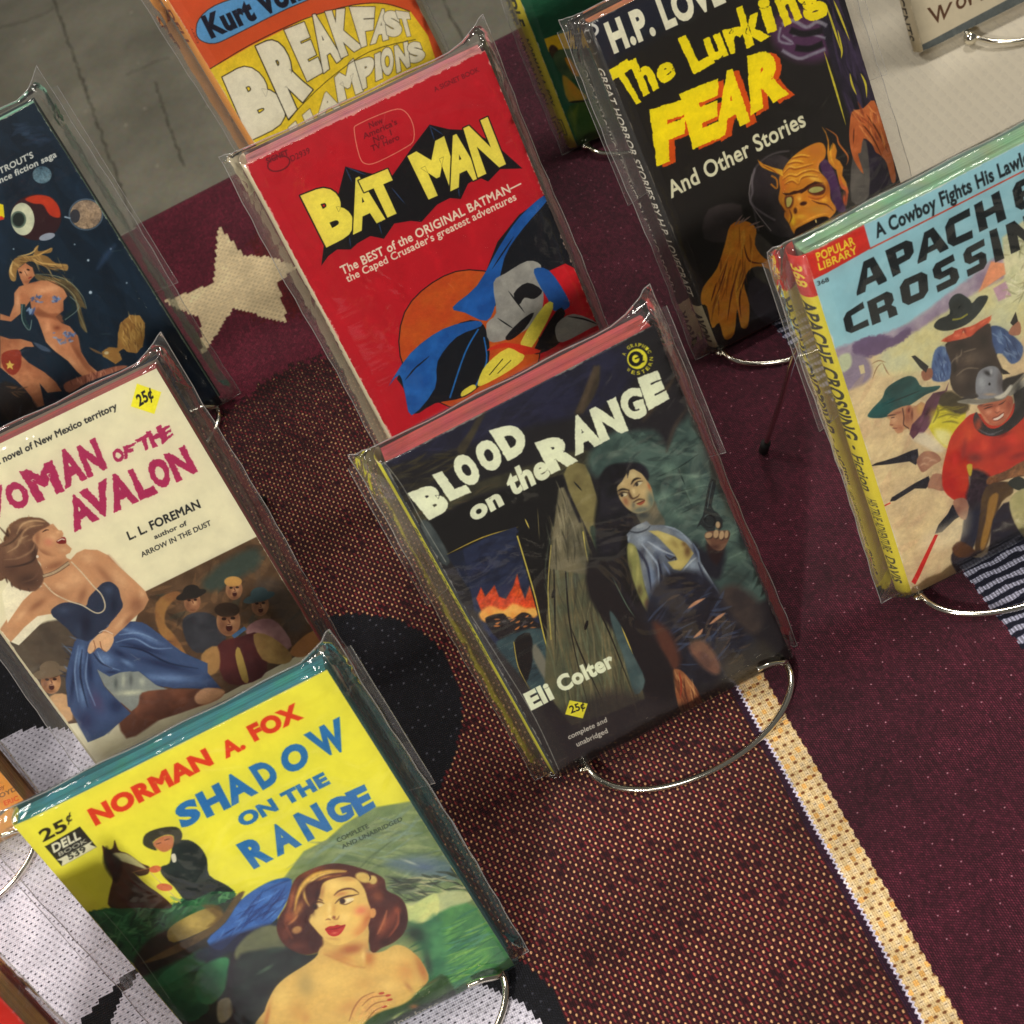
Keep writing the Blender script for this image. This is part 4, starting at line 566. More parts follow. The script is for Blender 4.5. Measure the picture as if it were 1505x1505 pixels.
    for hx, hy in ((640, 1400), (690, 1420), (620, 1450)): a.s((216, 176, 146), [(hx-30, hy+20), (hx, hy), (hx+40, hy+10)], 16, soft=4, taper=True)
    for gx, gy in ((540, 1400),): a.e((58, 58, 68), gx, gy, 26, 20, -20, soft=2.5)
    a.at(*A4)
    # header
    a.f((206, 50, 40), [280, 640, 615, 480, 655, 620, 330, 805], sm=False, nz=.05); a.s((206, 72, 50), [(650, 622), (1505, 190), (1800, 42)], 9)
    a.t('POPULAR', (240, 222, 60), (365, 692), (572, 596), (352, 650), .05); a.t('LIBRARY', (240, 222, 60), (375, 745), (585, 645), (365, 706), .04); a.t('368', K, (368, 830), (428, 802), (362, 808), .02)
    a.t('A Cowboy Fights His Lawless Kin', (28, 34, 38), (688, 562), (1500, 165), (670, 490), .05, frag='A Cowboy Fights His Lawl')
    D = (28, 34, 38)
    # slab lettering with cut corners
    def blk(ch, q):
        G = {'A': [[0, 0, .0, .1, .36, 1, .72, 1, 1, .1, 1, 0, .72, 0, .66, .2, .34, .2, .28, 0], [.4, .42, .6, .42, .54, .72, .46, .72]],
             'P': [[0, 0, 0, 1, .8, 1, 1, .84, 1, .46, .8, .3, .34, .3, .34, 0], [.34, .54, .64, .54, .64, .76, .34, .76]],
             'C': [[.2, 0, 0, .2, 0, .8, .2, 1, 1, 1, 1, .74, .36, .74, .36, .26, 1, .26, 1, 0]],
             'H': [[0, 0, 0, 1, .32, 1, .32, .62, .68, .62, .68, 1, 1, 1, 1, 0, .68, 0, .68, .38, .32, .38, .32, 0]],
             'E': [[.2, 0, 0, .2, 0, .8, .2, 1, 1, 1, 1, .78, .36, .78, .36, .62, .9, .62, .9, .4, .36, .4, .36, .24, 1, .24, 1, 0]],
             'R': [[0, 0, 0, 1, .82, 1, 1, .84, 1, .58, .86, .44, 1, .3, 1, 0, .66, 0, .66, .32, .34, .32, .34, 0], [.34, .56, .64, .56, .64, .77, .34, .77]],
             'O': [[.2, 0, 0, .2, 0, .8, .2, 1, .8, 1, 1, .8, 1, .2, .8, 0], [.34, .28, .66, .28, .66, .72, .34, .72]],
             'S': [[0, 0, 0, .25, .64, .25, .64, .4, .2, .4, 0, .55, 0, .85, .2, 1, 1, 1, 1, .76, .36, .76, .36, .62, .8, .62, 1, .46, 1, .15, .8, 0]],
             'I': [[.2, 0, .2, 1, .8, 1, .8, 0]], 'N': [[0, 0, 0, 1, .34, 1, .66, .5, .66, 1, 1, 1, 1, 0, .68, 0, .34, .5, .34, 0]],
             'G': [[.2, 0, 0, .2, 0, .8, .2, 1, 1, 1, 1, .76, .36, .76, .36, .26, .68, .26, .68, .4, .52, .4, .52, .58, 1, .58, 1, 0]]}[ch]
        L_ = []
        for lp in G:
            P = np.array(lp, float).reshape(-1, 2); L_.append(np.stack([P, np.roll(P, -1, 0)], 1))
        a._blend(a._q(np.concatenate(L_), q), D, 1.3)
    for ch, q in (('A', [(580, 882), (745, 800), (715, 645), (560, 720)]), ('P', [(778, 778), (905, 705), (880, 560), (735, 632)]), ('A', [(915, 705), (1085, 620), (1040, 480), (900, 560)]), ('C', [(1085, 620), (1220, 560), (1200, 395), (1060, 470)]), ('H', [(1255, 530), (1405, 455), (1365, 300), (1225, 380)]), ('E', [(1462, 420), (1600, 355), (1570, 200), (1432, 270)]),
                  ('C', [(525, 1100), (648, 1045), (612, 915), (500, 990)]), ('R', [(665, 1045), (805, 985), (768, 845), (635, 915)]), ('O', [(835, 945), (975, 880), (965, 735), (810, 805)]), ('S', [(1025, 862), (1150, 800), (1110, 650), (990, 715)]), ('S', [(1192, 775), (1300, 720), (1280, 565), (1160, 630)]), ('I', [(1325, 705), (1410, 665), (1365, 500), (1295, 530)]), ('N', [(1430, 650), (1580, 580), (1545, 420), (1400, 490)]), ('G', [(1600, 570), (1740, 505), (1705, 350), (1565, 415)])): blk(ch, q)
    a.wear(.35, (224, 220, 200)); return a
def art_woman():
    a = art('woman', (228, 222, 190), 23); a.at(*C2)
    a.f((84, 62, 44), [640, 990, 1135, 748, 1260, 960, 1425, 1215, 1000, 1440, 700, 1505, 200, 1600, -40, 1240, 60, 1280, 250, 1180, 600, 1120], soft=2, sm=False, c2=(104, 78, 56)); a.f((96, 84, 70), [40, 1220, 290, 1110, 330, 1240, 300, 1505, 100, 1505], soft=6, c2=(78, 68, 58))
    a.dabs([(60, 70, 62), (120, 92, 64), (54, 44, 36), (140, 104, 70), (92, 74, 60)], [660, 1000, 1130, 770, 1400, 1200, 1000, 1400, 800, 1250], 90, 120, 34, -30, jit=60, alpha=.45); a.f((58, 76, 70), [900, 940, 1020, 840, 1130, 800, 1150, 860, 1060, 930, 930, 990], soft=16, alpha=.8); a.f((166, 122, 70), [690, 1040, 760, 990, 800, 1000, 740, 1060, 730, 1130, 770, 1180, 830, 1280, 780, 1260, 700, 1160], soft=4, c2=(140, 96, 60))
    a.f((98, 88, 82), [1130, 960, 1240, 940, 1360, 1120, 1300, 1180, 1200, 1060], soft=18, alpha=.6)
    SK = (196, 148, 104); SD = (150, 104, 74)
    def face(cx, cy, r, hair, hat=None, open_=True, ang=0):
        a.e(SK, cx, cy, r*.8, r, ang, c2=SD, soft=2.2); a.e(hair, cx-r*.1, cy-r*.75, r*.85, r*.5, ang, soft=2.5)
        if hat: a.e(hat, cx-r*.1, cy-r*.7, r*1.5, r*.42, ang-15, soft=2); a.e(hat, cx-r*.1, cy-r*1.1, r*.8, r*.55, ang-10, soft=2)
        a.B([((222, 176, 130), cx+r*.2, cy+r*.05, r*.35, r*.35), ((112, 72, 52), cx-r*.45, cy+r*.3, r*.3, r*.6), ((120, 76, 54), cx, cy-r*.2, r*.6, r*.16), ((110, 70, 50), cx, cy+r*.8, r*.5, r*.18)], alpha=.6)
        a.e((50, 30, 24), cx-r*.3, cy-r*.15, r*.16, r*.1); a.e((50, 30, 24), cx+r*.3, cy-r*.2, r*.16, r*.1)
        if open_: a.e((70, 30, 26), cx+r*.05, cy+r*.45, r*.22, r*.24, soft=2.5); a.s((200, 160, 130), [(cx-r*.1, cy+r*.3), (cx+r*.2, cy+r*.28)], r*.08)
        a.s((120, 74, 52), [(cx, cy-r*.1), (cx+r*.12, cy+r*.15)], r*.12)
    face(1035, 980, 46, (196, 150, 84)); face(1150, 1050, 48, (80, 60, 40), (70, 88, 92)); face(850, 1035, 46, (40, 30, 26), (44, 38, 34), False)
    a.f((52, 52, 58), [810, 1110, 880, 1080, 950, 1100, 1000, 1190, 960, 1240, 870, 1260, 820, 1200], soft=3, c2=(66, 66, 72)); a.f((150, 108, 108), [1090, 1150, 1160, 1110, 1230, 1130, 1290, 1230, 1200, 1260, 1110, 1210], soft=3, c2=(172, 132, 128)); face(1010, 1120, 66, (58, 42, 32)); a.f((98, 46, 44), [960, 1230, 1060, 1190, 1150, 1180, 1180, 1340, 1080, 1400, 990, 1380], soft=3, c2=(78, 36, 38)); a.f((182, 150, 90), [1120, 1180, 1200, 1190, 1290, 1270, 1260, 1310, 1160, 1290], soft=3, c2=(150, 118, 70)); a.f((176, 150, 80), [1060, 1240, 1100, 1380, 1070, 1380, 1040, 1270], soft=2.5); a.s((74, 110, 150), [(1030, 1190), (1085, 1150)], 22); a.f((170, 130, 80), [890, 1270, 960, 1230, 970, 1330, 910, 1360], soft=4); a.f((182, 128, 76), [1280, 1260, 1340, 1190, 1410, 1160, 1420, 1220, 1340, 1280], soft=3)
    face(225, 1390, 56, (70, 46, 34), (120, 104, 84)); a.f((204, 164, 120), [220, 1460, 300, 1450, 320, 1560, 240, 1560], soft=4)
    # dancer
    a.f((96, 66, 46), [-40, 980, 0, 920, 20, 800, 20, 740, 60, 680, 140, 660, 200, 690, 230, 740, 170, 790, 160, 850, 190, 920, 150, 980, 90, 990, 30, 930], soft=3, rough=2, c2=(140, 102, 74)); a.dabs([(176, 140, 104), (66, 44, 34), (150, 112, 80)], [0, 900, 40, 700, 150, 670, 210, 720, 150, 820, 150, 960, 40, 960], 70, 90, 9, 60, jit=45)
    a.f((206, 160, 120), [150, 760, 190, 700, 235, 690, 262, 722, 280, 740, 272, 760, 316, 800, 290, 830, 310, 870, 380, 850, 340, 830, 370, 805, 430, 805, 480, 830, 560, 920, 640, 1000, 620, 1060, 560, 1100, 500, 1190, 440, 1170, 540, 1040, 540, 1000, 470, 950, 430, 960, 330, 1020, 240, 1070, 150, 1100, 60, 1190, 5, 1200, 0, 1160, 60, 1070, 120, 990, 190, 950, 190, 880, 150, 830], soft=2.4, sm=False, c2=(190, 142, 104))
    a.f((168, 118, 88), [480, 830, 560, 920, 640, 1000, 620, 1060, 570, 1090, 590, 1010, 520, 930], soft=10, alpha=.8); a.f((172, 122, 92), [180, 880, 230, 900, 320, 870, 330, 900, 220, 960], soft=10, alpha=.7); a.f((146, 44, 44), [245, 760, 285, 748, 292, 775, 262, 780], soft=1.6); a.s((240, 230, 214), [(252, 765), (284, 757)], 5); a.s((60, 36, 30), [(185, 722), (205, 712), (222, 716)], 7); a.s((190, 168, 150), [(190, 925), (240, 900), (318, 868)], 16); a.s((110, 100, 90), [(190, 930), (240, 906), (318, 876)], 4)
    a.s((218, 204, 172), [(200, 960), (260, 1030), (350, 1075), (420, 1085), (462, 1060), (450, 1010), (400, 940), (320, 860)], 8)
    a.f((40, 52, 76), [228, 1090, 300, 1042, 370, 1050, 400, 1040, 410, 990, 455, 948, 510, 960, 540, 1040, 520, 1090, 480, 1140, 470, 1200, 380, 1200, 330, 1190, 280, 1130], soft=2.2, c2=(48, 60, 84))
    a.f((66, 88, 128), [330, 1210, 390, 1190, 500, 1160, 560, 1120, 630, 1125, 700, 1190, 860, 1290, 920, 1350, 980, 1420, 900, 1420, 720, 1410, 620, 1400, 560, 1340, 480, 1320, 440, 1360, 480, 1505, 400, 1540, 300, 1500, 290, 1380, 310, 1280], soft=2.6, sm=False, c2=(54, 70, 106)); a.dabs([(110, 138, 176), (36, 46, 72), (84, 106, 146), (44, 56, 90)], [340, 1220, 560, 1140, 640, 1150, 900, 1350, 700, 1400, 480, 1330, 420, 1480, 310, 1450], 80, 170, 14, 30, jit=40, alpha=.55)
    a.f((170, 172, 160), [430, 1330, 560, 1330, 640, 1400, 740, 1420, 640, 1460, 540, 1470, 480, 1420], soft=4, c2=(130, 134, 128)); a.f((110, 114, 124), [420, 1560, 440, 1490, 520, 1450, 540, 1500, 480, 1620], soft=5, c2=(140, 142, 146)); a.f((112, 72, 56), [520, 1500, 620, 1450, 720, 1450, 800, 1490, 700, 1560, 560, 1640], soft=6); a.f((200, 150, 108), [860, 1450, 940, 1415, 995, 1430, 960, 1470, 860, 1500], soft=3, c2=(176, 124, 88)); a.f(SK, [390, 1240, 400, 1200, 460, 1180, 500, 1180, 480, 1240, 440, 1270], soft=2.4)
    a.at(0, 740, .2747); s1, s2, s3 = (196, 148, 108), (220, 178, 136), (140, 94, 68)
    BD = [215, 260, 350, 262, 352, 288, 378, 298, 410, 262, 455, 242, 525, 252, 590, 300, 655, 352, 722, 412, 778, 468, 796, 512, 770, 562, 702, 622, 644, 684, 600, 722, 536, 690, 600, 640, 652, 560, 640, 480, 600, 420, 620, 600, 460, 620, 300, 590, 262, 590, 200, 602, 130, 662, 58, 744, 8, 690, 60, 610, 122, 520, 172, 472, 226, 440, 222, 350]
    a.f((236, 230, 202), [10, 480, 60, 400, 230, 440, 260, 600, 100, 760, 60, 745], soft=2, sm=False); a.f(s1, BD, soft=2.2, sm=False, nz=.03); a.hold(BD)
    a.B([(s2, 400, 400, 70, 60), (s2, 470, 290, 60, 34, 20), (s2, 640, 400, 40, 80, -40), (s3, 730, 540, 50, 60, 0, .7), (s3, 560, 380, 24, 90, -40, .5), (s3, 290, 330, 80, 26, -20, .75), (s3, 440, 490, 26, 60, 20, .6), (s3, 200, 540, 70, 22, -36, .7), (s2, 110, 600, 60, 22, -46), (s2, 640, 640, 60, 20, -46), (s3, 690, 620, 50, 18, -46, .7), (s3, 300, 480, 70, 30, 20, .4), (s2, 330, 440, 50, 30), (s3, 610, 470, 20, 60, -20, .6), (s2, 760, 480, 20, 30)], alpha=.65); a.free()
    FC = [150, 120, 230, 100, 262, 114, 285, 140, 330, 142, 340, 160, 322, 176, 352, 188, 356, 214, 384, 240, 374, 262, 330, 280, 250, 276, 200, 236, 165, 190]
    a.f(s1, FC, soft=2, sm=False, nz=.03); a.hold(FC); a.B([(s2, 280, 180, 34, 30), (s2, 340, 245, 30, 16), ((206, 130, 104), 260, 205, 30, 24), (s3, 230, 260, 60, 20, 20, .7), (s3, 200, 180, 20, 60, 0, .6), (s2, 312, 152, 18, 10)], alpha=.7); a.free()
    a.s((60, 38, 30), [(200, 140), (216, 126), (242, 124)], 7, soft=2, taper=True); a.s((50, 32, 28), [(226, 152), (246, 140), (262, 140)], 7, soft=2, taper=True); a.f((120, 34, 34), [302, 200, 330, 182, 350, 190, 352, 210, 328, 214, 312, 212], soft=1.6); a.s((240, 232, 216), [(308, 200), (330, 188), (346, 192)], 6, soft=1.5)
    HR = [68, 104, 130, 80, 210, 74, 252, 96, 264, 116, 200, 150, 172, 190, 202, 232, 196, 290, 226, 350, 232, 412, 190, 466, 120, 462, 70, 440, 40, 402, -20, 380, -20, 240, 40, 190, 60, 140]
    a.f((112, 80, 62), HR, soft=3); a.hold(HR, 6); a.B([((172, 136, 100), 150, 110, 70, 24, -10), ((70, 50, 42), 150, 410, 80, 50), ((150, 114, 86), 60, 240, 40, 50), ((66, 46, 40), 180, 260, 24, 60), ((160, 124, 92), 110, 190, 40, 30), ((90, 62, 50), 60, 350, 60, 40)], alpha=.8)
    for q, c_, w in (([(240, 96), (180, 90), (120, 110), (90, 160)], (196, 160, 120), 12), ([(230, 112), (160, 124), (120, 160), (110, 210)], (176, 140, 104), 11), ([(150, 170), (110, 190), (90, 230), (40, 260)], (184, 150, 114), 11), ([(190, 200), (170, 250), (100, 290), (20, 300)], (146, 112, 86), 12), ([(200, 240), (180, 300), (110, 330), (30, 340)], (60, 44, 38), 11), ([(120, 140), (70, 200), (10, 230)], (80, 58, 46), 9), ([(215, 350), (180, 400), (120, 420)], (110, 80, 64), 9), ([(140, 200), (190, 190), (196, 240)], (150, 116, 86), 9)): a.s(c_, q, w, soft=3.5, taper=True)
    a.free()
    for q in ([(60, 420), (66, 446)], [(100, 440), (110, 464)], [(150, 450), (160, 472)], [(30, 390), (40, 424)]): a.s((80, 58, 48), q, 9, soft=3, taper=True)
    BO = [272, 582, 302, 545, 350, 527, 420, 530, 460, 546, 476, 500, 512, 460, 548, 424, 592, 417, 632, 450, 645, 500, 656, 552, 600, 620, 560, 664, 540, 692, 478, 742, 418, 720, 380, 682, 330, 642]
    a.f((46, 56, 78), BO, soft=2.2); a.hold(BO); a.B([((66, 80, 106), 340, 570, 50, 24), ((68, 82, 108), 580, 460, 30, 30), ((28, 34, 52), 460, 640, 40, 80), ((30, 38, 56), 610, 540, 24, 60), ((60, 74, 98), 420, 690, 20, 50)], alpha=.7); a.free()
    a.s((178, 160, 130), [(230, 388), (296, 364), (370, 314)], 15, soft=2); a.s((96, 80, 66), [(232, 396), (300, 372), (372, 324)], 4, soft=2); a.s((96, 80, 66), [(228, 380), (294, 356), (366, 306)], 3, soft=2); a.s((212, 196, 164), [(234, 422), (290, 480), (370, 520), (440, 542), (510, 582), (550, 574), (562, 540), (542, 484), (500, 440), (440, 370), (380, 308)], 8, soft=2); a.e((226, 214, 196), 200, 282, 7, 8, soft=1.5)
    SK = [410, 720, 470, 736, 540, 692, 600, 722, 642, 680, 720, 628, 782, 642, 862, 702, 962, 787, 1110, 852, 1110, 975, 930, 987, 830, 962, 740, 890, 640, 902, 580, 927, 520, 886, 560, 980, 640, 1062, 700, 1120, 560, 1240, 470, 1280, 380, 1110, 352, 980, 360, 880]
    a.f((66, 86, 124), SK, soft=2.4, sm=False); a.hold(SK); D_, Lt = (36, 48, 80), (112, 140, 180)
    a.B([(Lt, 700, 680, 90, 18, 14), (Lt, 800, 720, 90, 16, 24), (D_, 760, 770, 150, 18, 16), (Lt, 900, 930, 170, 26, 4), (D_, 880, 860, 180, 26, 14), (Lt, 560, 830, 60, 46, 30), (D_, 640, 800, 60, 22, 30), (D_, 480, 880, 20, 110, -6), (Lt, 430, 820, 26, 90, 8), (D_, 390, 960, 16, 120, 6), (Lt, 440, 1020, 24, 90, -8), ((84, 76, 110), 520, 1060, 40, 80, -20), (D_, 620, 1080, 50, 50), (Lt, 680, 850, 50, 16, 30), (D_, 600, 900, 40, 12, 0), ((50, 56, 90), 460, 1160, 60, 70)], alpha=.8)
    for q in ([(620, 740), (720, 720), (820, 770), (920, 770)], [(640, 700), (740, 690), (840, 730)], [(520, 790), (560, 860), (640, 890)], [(420, 760), (400, 900), (420, 1060)], [(470, 800), (460, 940), (510, 1080)]): a.s((132, 158, 194), q, 8, soft=4, taper=True)
    for q in ([(640, 760), (760, 780), (900, 850), (1060, 880)], [(440, 780), (430, 920), (470, 1090)], [(500, 800), (540, 850), (600, 880)]): a.s((26, 36, 62), q, 9, soft=4, taper=True)
    a.free()
    PT = [522, 888, 590, 927, 650, 902, 742, 895, 832, 966, 884, 992, 760, 1012, 742, 1080, 702, 1110, 622, 1040, 560, 975]
    a.f((140, 146, 140), PT, soft=2.5, sm=False); a.hold(PT); a.B([((206, 208, 180), 700, 1010, 100, 18, -4), ((90, 98, 96), 620, 960, 14, 40), ((88, 94, 94), 700, 940, 14, 40), ((186, 190, 170), 660, 940, 14, 50), ((186, 190, 172), 760, 950, 20, 30)], alpha=.8); a.free()
    a.f((136, 86, 64), [760, 1010, 880, 992, 1000, 990, 1110, 1000, 1110, 1060, 900, 1140, 800, 1160, 720, 1120, 742, 1070], soft=4, c2=(104, 66, 52)); a.f((208, 162, 122), [1040, 1030, 1092, 985, 1160, 990, 1200, 1010, 1120, 1060, 1060, 1070], soft=4)
    a.f(s2, [500, 722, 540, 690, 600, 700, 606, 740, 570, 792, 530, 768, 500, 790, 482, 802, 468, 786, 480, 744], soft=2.2); a.s(s3, [(500, 730), (510, 770), (500, 792)], 5, soft=2); a.s(s3, [(535, 735), (545, 775), (565, 790)], 5, soft=2); a.s((226, 214, 196), [(530, 690), (560, 676), (604, 696)], 5, soft=2)
    a.at(*C2)
    M = (172, 44, 92)
    a.t('a novel of New Mexico territory', K, (-12, 432), (518, 182), (-22, 405), .04, frag='s novel of New Mexico territory')
    for ch, q in (('W', [(-70, 690), (25, 650), (10, 515), (-150, 590)]), ('O', [(60, 640), (145, 600), (95, 490), (5, 530)]), ('M', [(165, 600), (285, 545), (230, 410), (85, 460)]), ('A', [(290, 535), (390, 490), (320, 340), (240, 380)]), ('N', [(388, 490), (475, 445), (420, 310), (335, 350)]),
                  ('O', [(505, 425), (560, 405), (530, 350), (490, 370)]), ('F', [(550, 405), (580, 395), (600, 330), (545, 350)]), ('T', [(630, 370), (670, 355), (665, 285), (598, 320)]), ('H', [(675, 355), (735, 330), (710, 255), (645, 285)]), ('E', [(730, 330), (768, 300), (750, 252), (705, 275)]),
                  ('A', [(330, 728), (440, 670), (350, 545), (300, 580)]), ('V', [(430, 680), (500, 640), (470, 490), (350, 550)]), ('A', [(505, 640), (615, 590), (540, 450), (470, 490)]), ('L', [(620, 590), (700, 555), (620, 430), (565, 455)]), ('O', [(700, 545), (765, 510), (725, 385), (635, 430)]), ('N', [(780, 510), (875, 462), (815, 345), (725, 385)])):
        a.g(ch, M, q, .085, rough=2.2)
    a.t('L. L. FOREMAN', K, (572, 762), (888, 618), (558, 728), .04); a.t('author of', K, (685, 758), (828, 695), (678, 740), .03); a.t('ARROW IN THE DUST', K, (628, 838), (935, 695), (620, 818), .025)
    a.f((242, 234, 50), [605, 72, 712, 110, 682, 206, 578, 172], sm=False, nz=.03); a.t('25\u00a2', K, (615, 172), (680, 132), (598, 128), .05)
    a.wear(.45, (236, 226, 196)); return a
def art_shadow():
    a = art('shadow', (234, 228, 74), 29); a.at(*C5)
    # hills and water
    a.f((140, 158, 106), [290, 330, 380, 210, 480, 160, 560, 90, 680, 20, 860, -10, 1100, 380, 1380, 760, 1000, 1000, 700, 980, 600, 600, 300, 420], soft=4, sm=False, c2=(112, 134, 92)); a.dabs([(172, 184, 130), (90, 112, 80), (150, 160, 120), (120, 140, 100), (134, 158, 150)], [320, 300, 480, 170, 860, 0, 1050, 330, 800, 420, 600, 270], 100, 180, 18, -15, jit=30, alpha=.5); a.f((96, 120, 140), [740, 260, 860, 230, 1010, 250, 1060, 330, 900, 320, 780, 290], soft=16, alpha=.7); a.dabs([(56, 64, 50), (200, 196, 150), (80, 92, 80)], [760, 340, 1080, 300, 1090, 380, 880, 440, 800, 400], 50, 90, 12, 10)
    a.f((206, 208, 150), [830, 450, 880, 430, 1000, 390, 1100, 390, 1120, 430, 880, 530], soft=5, c2=(178, 188, 140)); a.f((70, 130, 82), [900, 540, 1100, 440, 1200, 540, 1380, 760, 1000, 1000, 860, 900, 940, 700], soft=8, c2=(96, 156, 86)); a.dabs([(120, 176, 90), (44, 100, 70), (150, 190, 96), (60, 120, 96), (90, 150, 130)], [900, 540, 1110, 460, 1320, 760, 980, 980, 900, 800], 110, 170, 14, -26, jit=14, alpha=.6)
    # left: rocks, shrubs, hat, blue scarf
    a.at(*C4)
    a.f((46, 62, 50), [380, 1160, 560, 1120, 760, 1110, 1000, 1060, 1180, 1150, 1260, 1300, 1200, 1800, 900, 1900, 600, 1480], soft=4, sm=False, c2=(34, 46, 40))
    a.f((52, 116, 70), [370, 1140, 470, 1110, 560, 1095, 640, 1110, 720, 1100, 780, 1070, 860, 1010, 980, 1030, 1000, 1060, 900, 1110, 850, 1200, 900, 1500, 800, 1600, 650, 1500, 500, 1330, 420, 1230], soft=3, rough=4, c2=(34, 84, 56)); a.dabs([(80, 150, 96), (22, 56, 44), (60, 128, 80), (110, 170, 110)], [420, 1140, 560, 1110, 960, 1020, 980, 1070, 760, 1120, 600, 1300, 480, 1280], 100, 60, 14, -30, jit=60, alpha=.65)
    a.f((58, 54, 44), [600, 1280, 720, 1200, 900, 1180, 1000, 1200, 900, 1260, 700, 1360, 560, 1420], soft=8, c2=(36, 40, 36)); a.f((58, 130, 84), [680, 1400, 760, 1340, 880, 1280, 880, 1330, 780, 1400, 680, 1450], soft=4); a.f((48, 122, 80), [830, 1400, 900, 1330, 980, 1330, 960, 1450, 900, 1520, 840, 1500], soft=5, c2=(70, 140, 90)); a.f((44, 40, 46), [980, 1300, 1080, 1200, 1200, 1250, 1230, 1480, 1100, 1600, 990, 1560], soft=6)
    a.f((168, 146, 76), [712, 1210, 770, 1160, 880, 1110, 930, 1120, 950, 1150, 900, 1190, 740, 1258], soft=2.5, c2=(190, 166, 88)); a.f((110, 84, 40), [860, 1100, 930, 1100, 958, 1160, 880, 1190, 920, 1150], soft=6, alpha=.8); a.f((98, 80, 50), [600, 1350, 760, 1260, 880, 1200, 940, 1150, 1000, 1060, 1040, 1040, 1000, 1110, 930, 1200, 760, 1300], soft=4, c2=(124, 100, 56))
    a.f((56, 104, 176), [880, 1250, 960, 1170, 1020, 1080, 1100, 1020, 1180, 985, 1240, 990, 1220, 1080, 1150, 1180, 1020, 1220, 940, 1290], soft=3, c2=(70, 124, 194)); a.dabs([(34, 56, 116), (96, 146, 210), (40, 70, 130)], [920, 1240, 1060, 1090, 1180, 1010, 1200, 1110, 1000, 1210], 40, 130, 11, -42, jit=18, alpha=.6); a.f((34, 40, 70), [830, 1300, 1000, 1220, 1180, 1170, 1200, 1230, 1000, 1290, 880, 1340], soft=10, alpha=.8)
    a.at(*C5); a.f((120, 124, 90), [80, 640, 160, 560, 260, 540, 300, 640, 200, 700, 90, 700], soft=6, c2=(90, 96, 76)); a.f((40, 38, 46), [50, 720, 200, 700, 330, 640, 340, 760, 220, 860, 180, 1000, 60, 980], soft=8, c2=(56, 54, 56)); a.f((170, 160, 124), [0, 880, 50, 860, 70, 920, 30, 970, 0, 960], soft=5); a.s((140, 138, 110), [(90, 780), (180, 760), (240, 730)], 14, soft=5, taper=True)
    # horse and man
    a.at(*C4)
    a.f((58, 38, 30), [470, 1110, 465, 1050, 480, 980, 448, 920, 438, 870, 436, 845, 460, 862, 480, 855, 488, 822, 505, 865, 545, 880, 600, 920, 635, 935, 630, 965, 590, 975, 570, 960, 620, 1010, 690, 1060, 730, 1110, 600, 1110], soft=2, c2=(80, 52, 38)); a.f((190, 186, 140), [478, 880, 540, 880, 610, 930, 620, 945, 560, 925, 500, 905], soft=3); a.f((24, 22, 22), [440, 920, 450, 850, 470, 870, 520, 920, 500, 1000, 480, 990], soft=5, alpha=.8); a.s((150, 110, 70), [(560, 960), (640, 940)], 4); a.s((206, 186, 130), [(640, 960), (700, 1020), (770, 1090)], 4)
    a.f((44, 56, 54), [740, 830, 800, 820, 850, 850, 880, 900, 890, 970, 960, 1010, 990, 1040, 900, 1040, 800, 1080, 740, 1020, 690, 970, 685, 935, 720, 920, 730, 870], soft=2.2, c2=(30, 38, 40)); a.f((196, 124, 84), [650, 835, 690, 805, 735, 805, 735, 850, 700, 872, 670, 860], soft=2); a.f((52, 52, 44), [608, 835, 620, 795, 680, 770, 750, 765, 775, 795, 765, 830, 740, 845, 738, 805, 700, 800, 650, 830, 668, 865, 630, 855], soft=2, c2=(66, 66, 54)); a.f((230, 226, 206), [728, 885, 745, 880, 750, 910, 735, 915], soft=1.5); a.e((212, 112, 70), 660, 945, 26, 15, -10); a.e((212, 112, 70), 700, 1022, 34, 16, 5); a.s((44, 24, 22), [(665, 838), (685, 832)], 4); a.s((44, 24, 22), [(700, 822), (720, 815)], 4)
    # bather
    a.at(380, 1240, .17276)
    for q in ([1100, 330, 1300, 340, 1380, 300, 1300, 300], [1150, 380, 1330, 360, 1300, 400], [1080, 270, 1250, 290, 1180, 310]): a.f((52, 62, 54), q, soft=8, alpha=.8)
    a.B([((196, 200, 164), 1330, 390, 110, 20, -10), ((90, 110, 140), 1400, 190, 120, 40, 10), ((210, 214, 190), 1280, 150, 90, 14, 20), ((70, 84, 70), 1400, 460, 120, 30, -10), ((168, 180, 130), 700, 60, 300, 30, -8), ((110, 132, 92), 500, 130, 160, 30, -25)])
    a.f((226, 226, 150), [1245, 500, 1300, 520, 1400, 460, 1520, 420, 1520, 600, 1370, 670, 1280, 650, 1255, 560], soft=4, c2=(196, 208, 140)); a.f((60, 120, 84), [1280, 670, 1400, 680, 1520, 600, 1600, 900, 1560, 1200, 1400, 1250, 1440, 1100, 1380, 900], soft=14, c2=(84, 146, 96)); a.b((40, 52, 46), 1330, 760, 120, 90, 30, .8); a.b((52, 60, 54), 1440, 1000, 40, 130, -10, .7)
    a.f((38, 42, 44), [0, 900, 240, 880, 420, 930, 540, 900, 520, 960, 300, 1100, 140, 1220, 60, 1380, 30, 1520, -200, 1520, -200, 1000], soft=10, c2=(48, 60, 56)); a.B([((96, 130, 100), 60, 1060, 90, 20, -30), ((120, 126, 90), 60, 800, 110, 70, -20), ((60, 84, 70), 140, 900, 120, 30, -10)])
    HAIR = [345, 262, 500, 188, 640, 160, 760, 172, 900, 212, 1000, 250, 1070, 300, 1090, 390, 1190, 440, 1250, 520, 1268, 640, 1235, 750, 1150, 830, 1040, 880, 960, 930, 900, 800, 560, 860, 520, 905, 400, 935, 280, 895, 200, 830, 155, 725, 170, 620, 230, 520, 262, 420, 290, 330]
    a.f((92, 44, 34), HAIR, soft=3, c2=(74, 36, 30)); a.hold(HAIR)
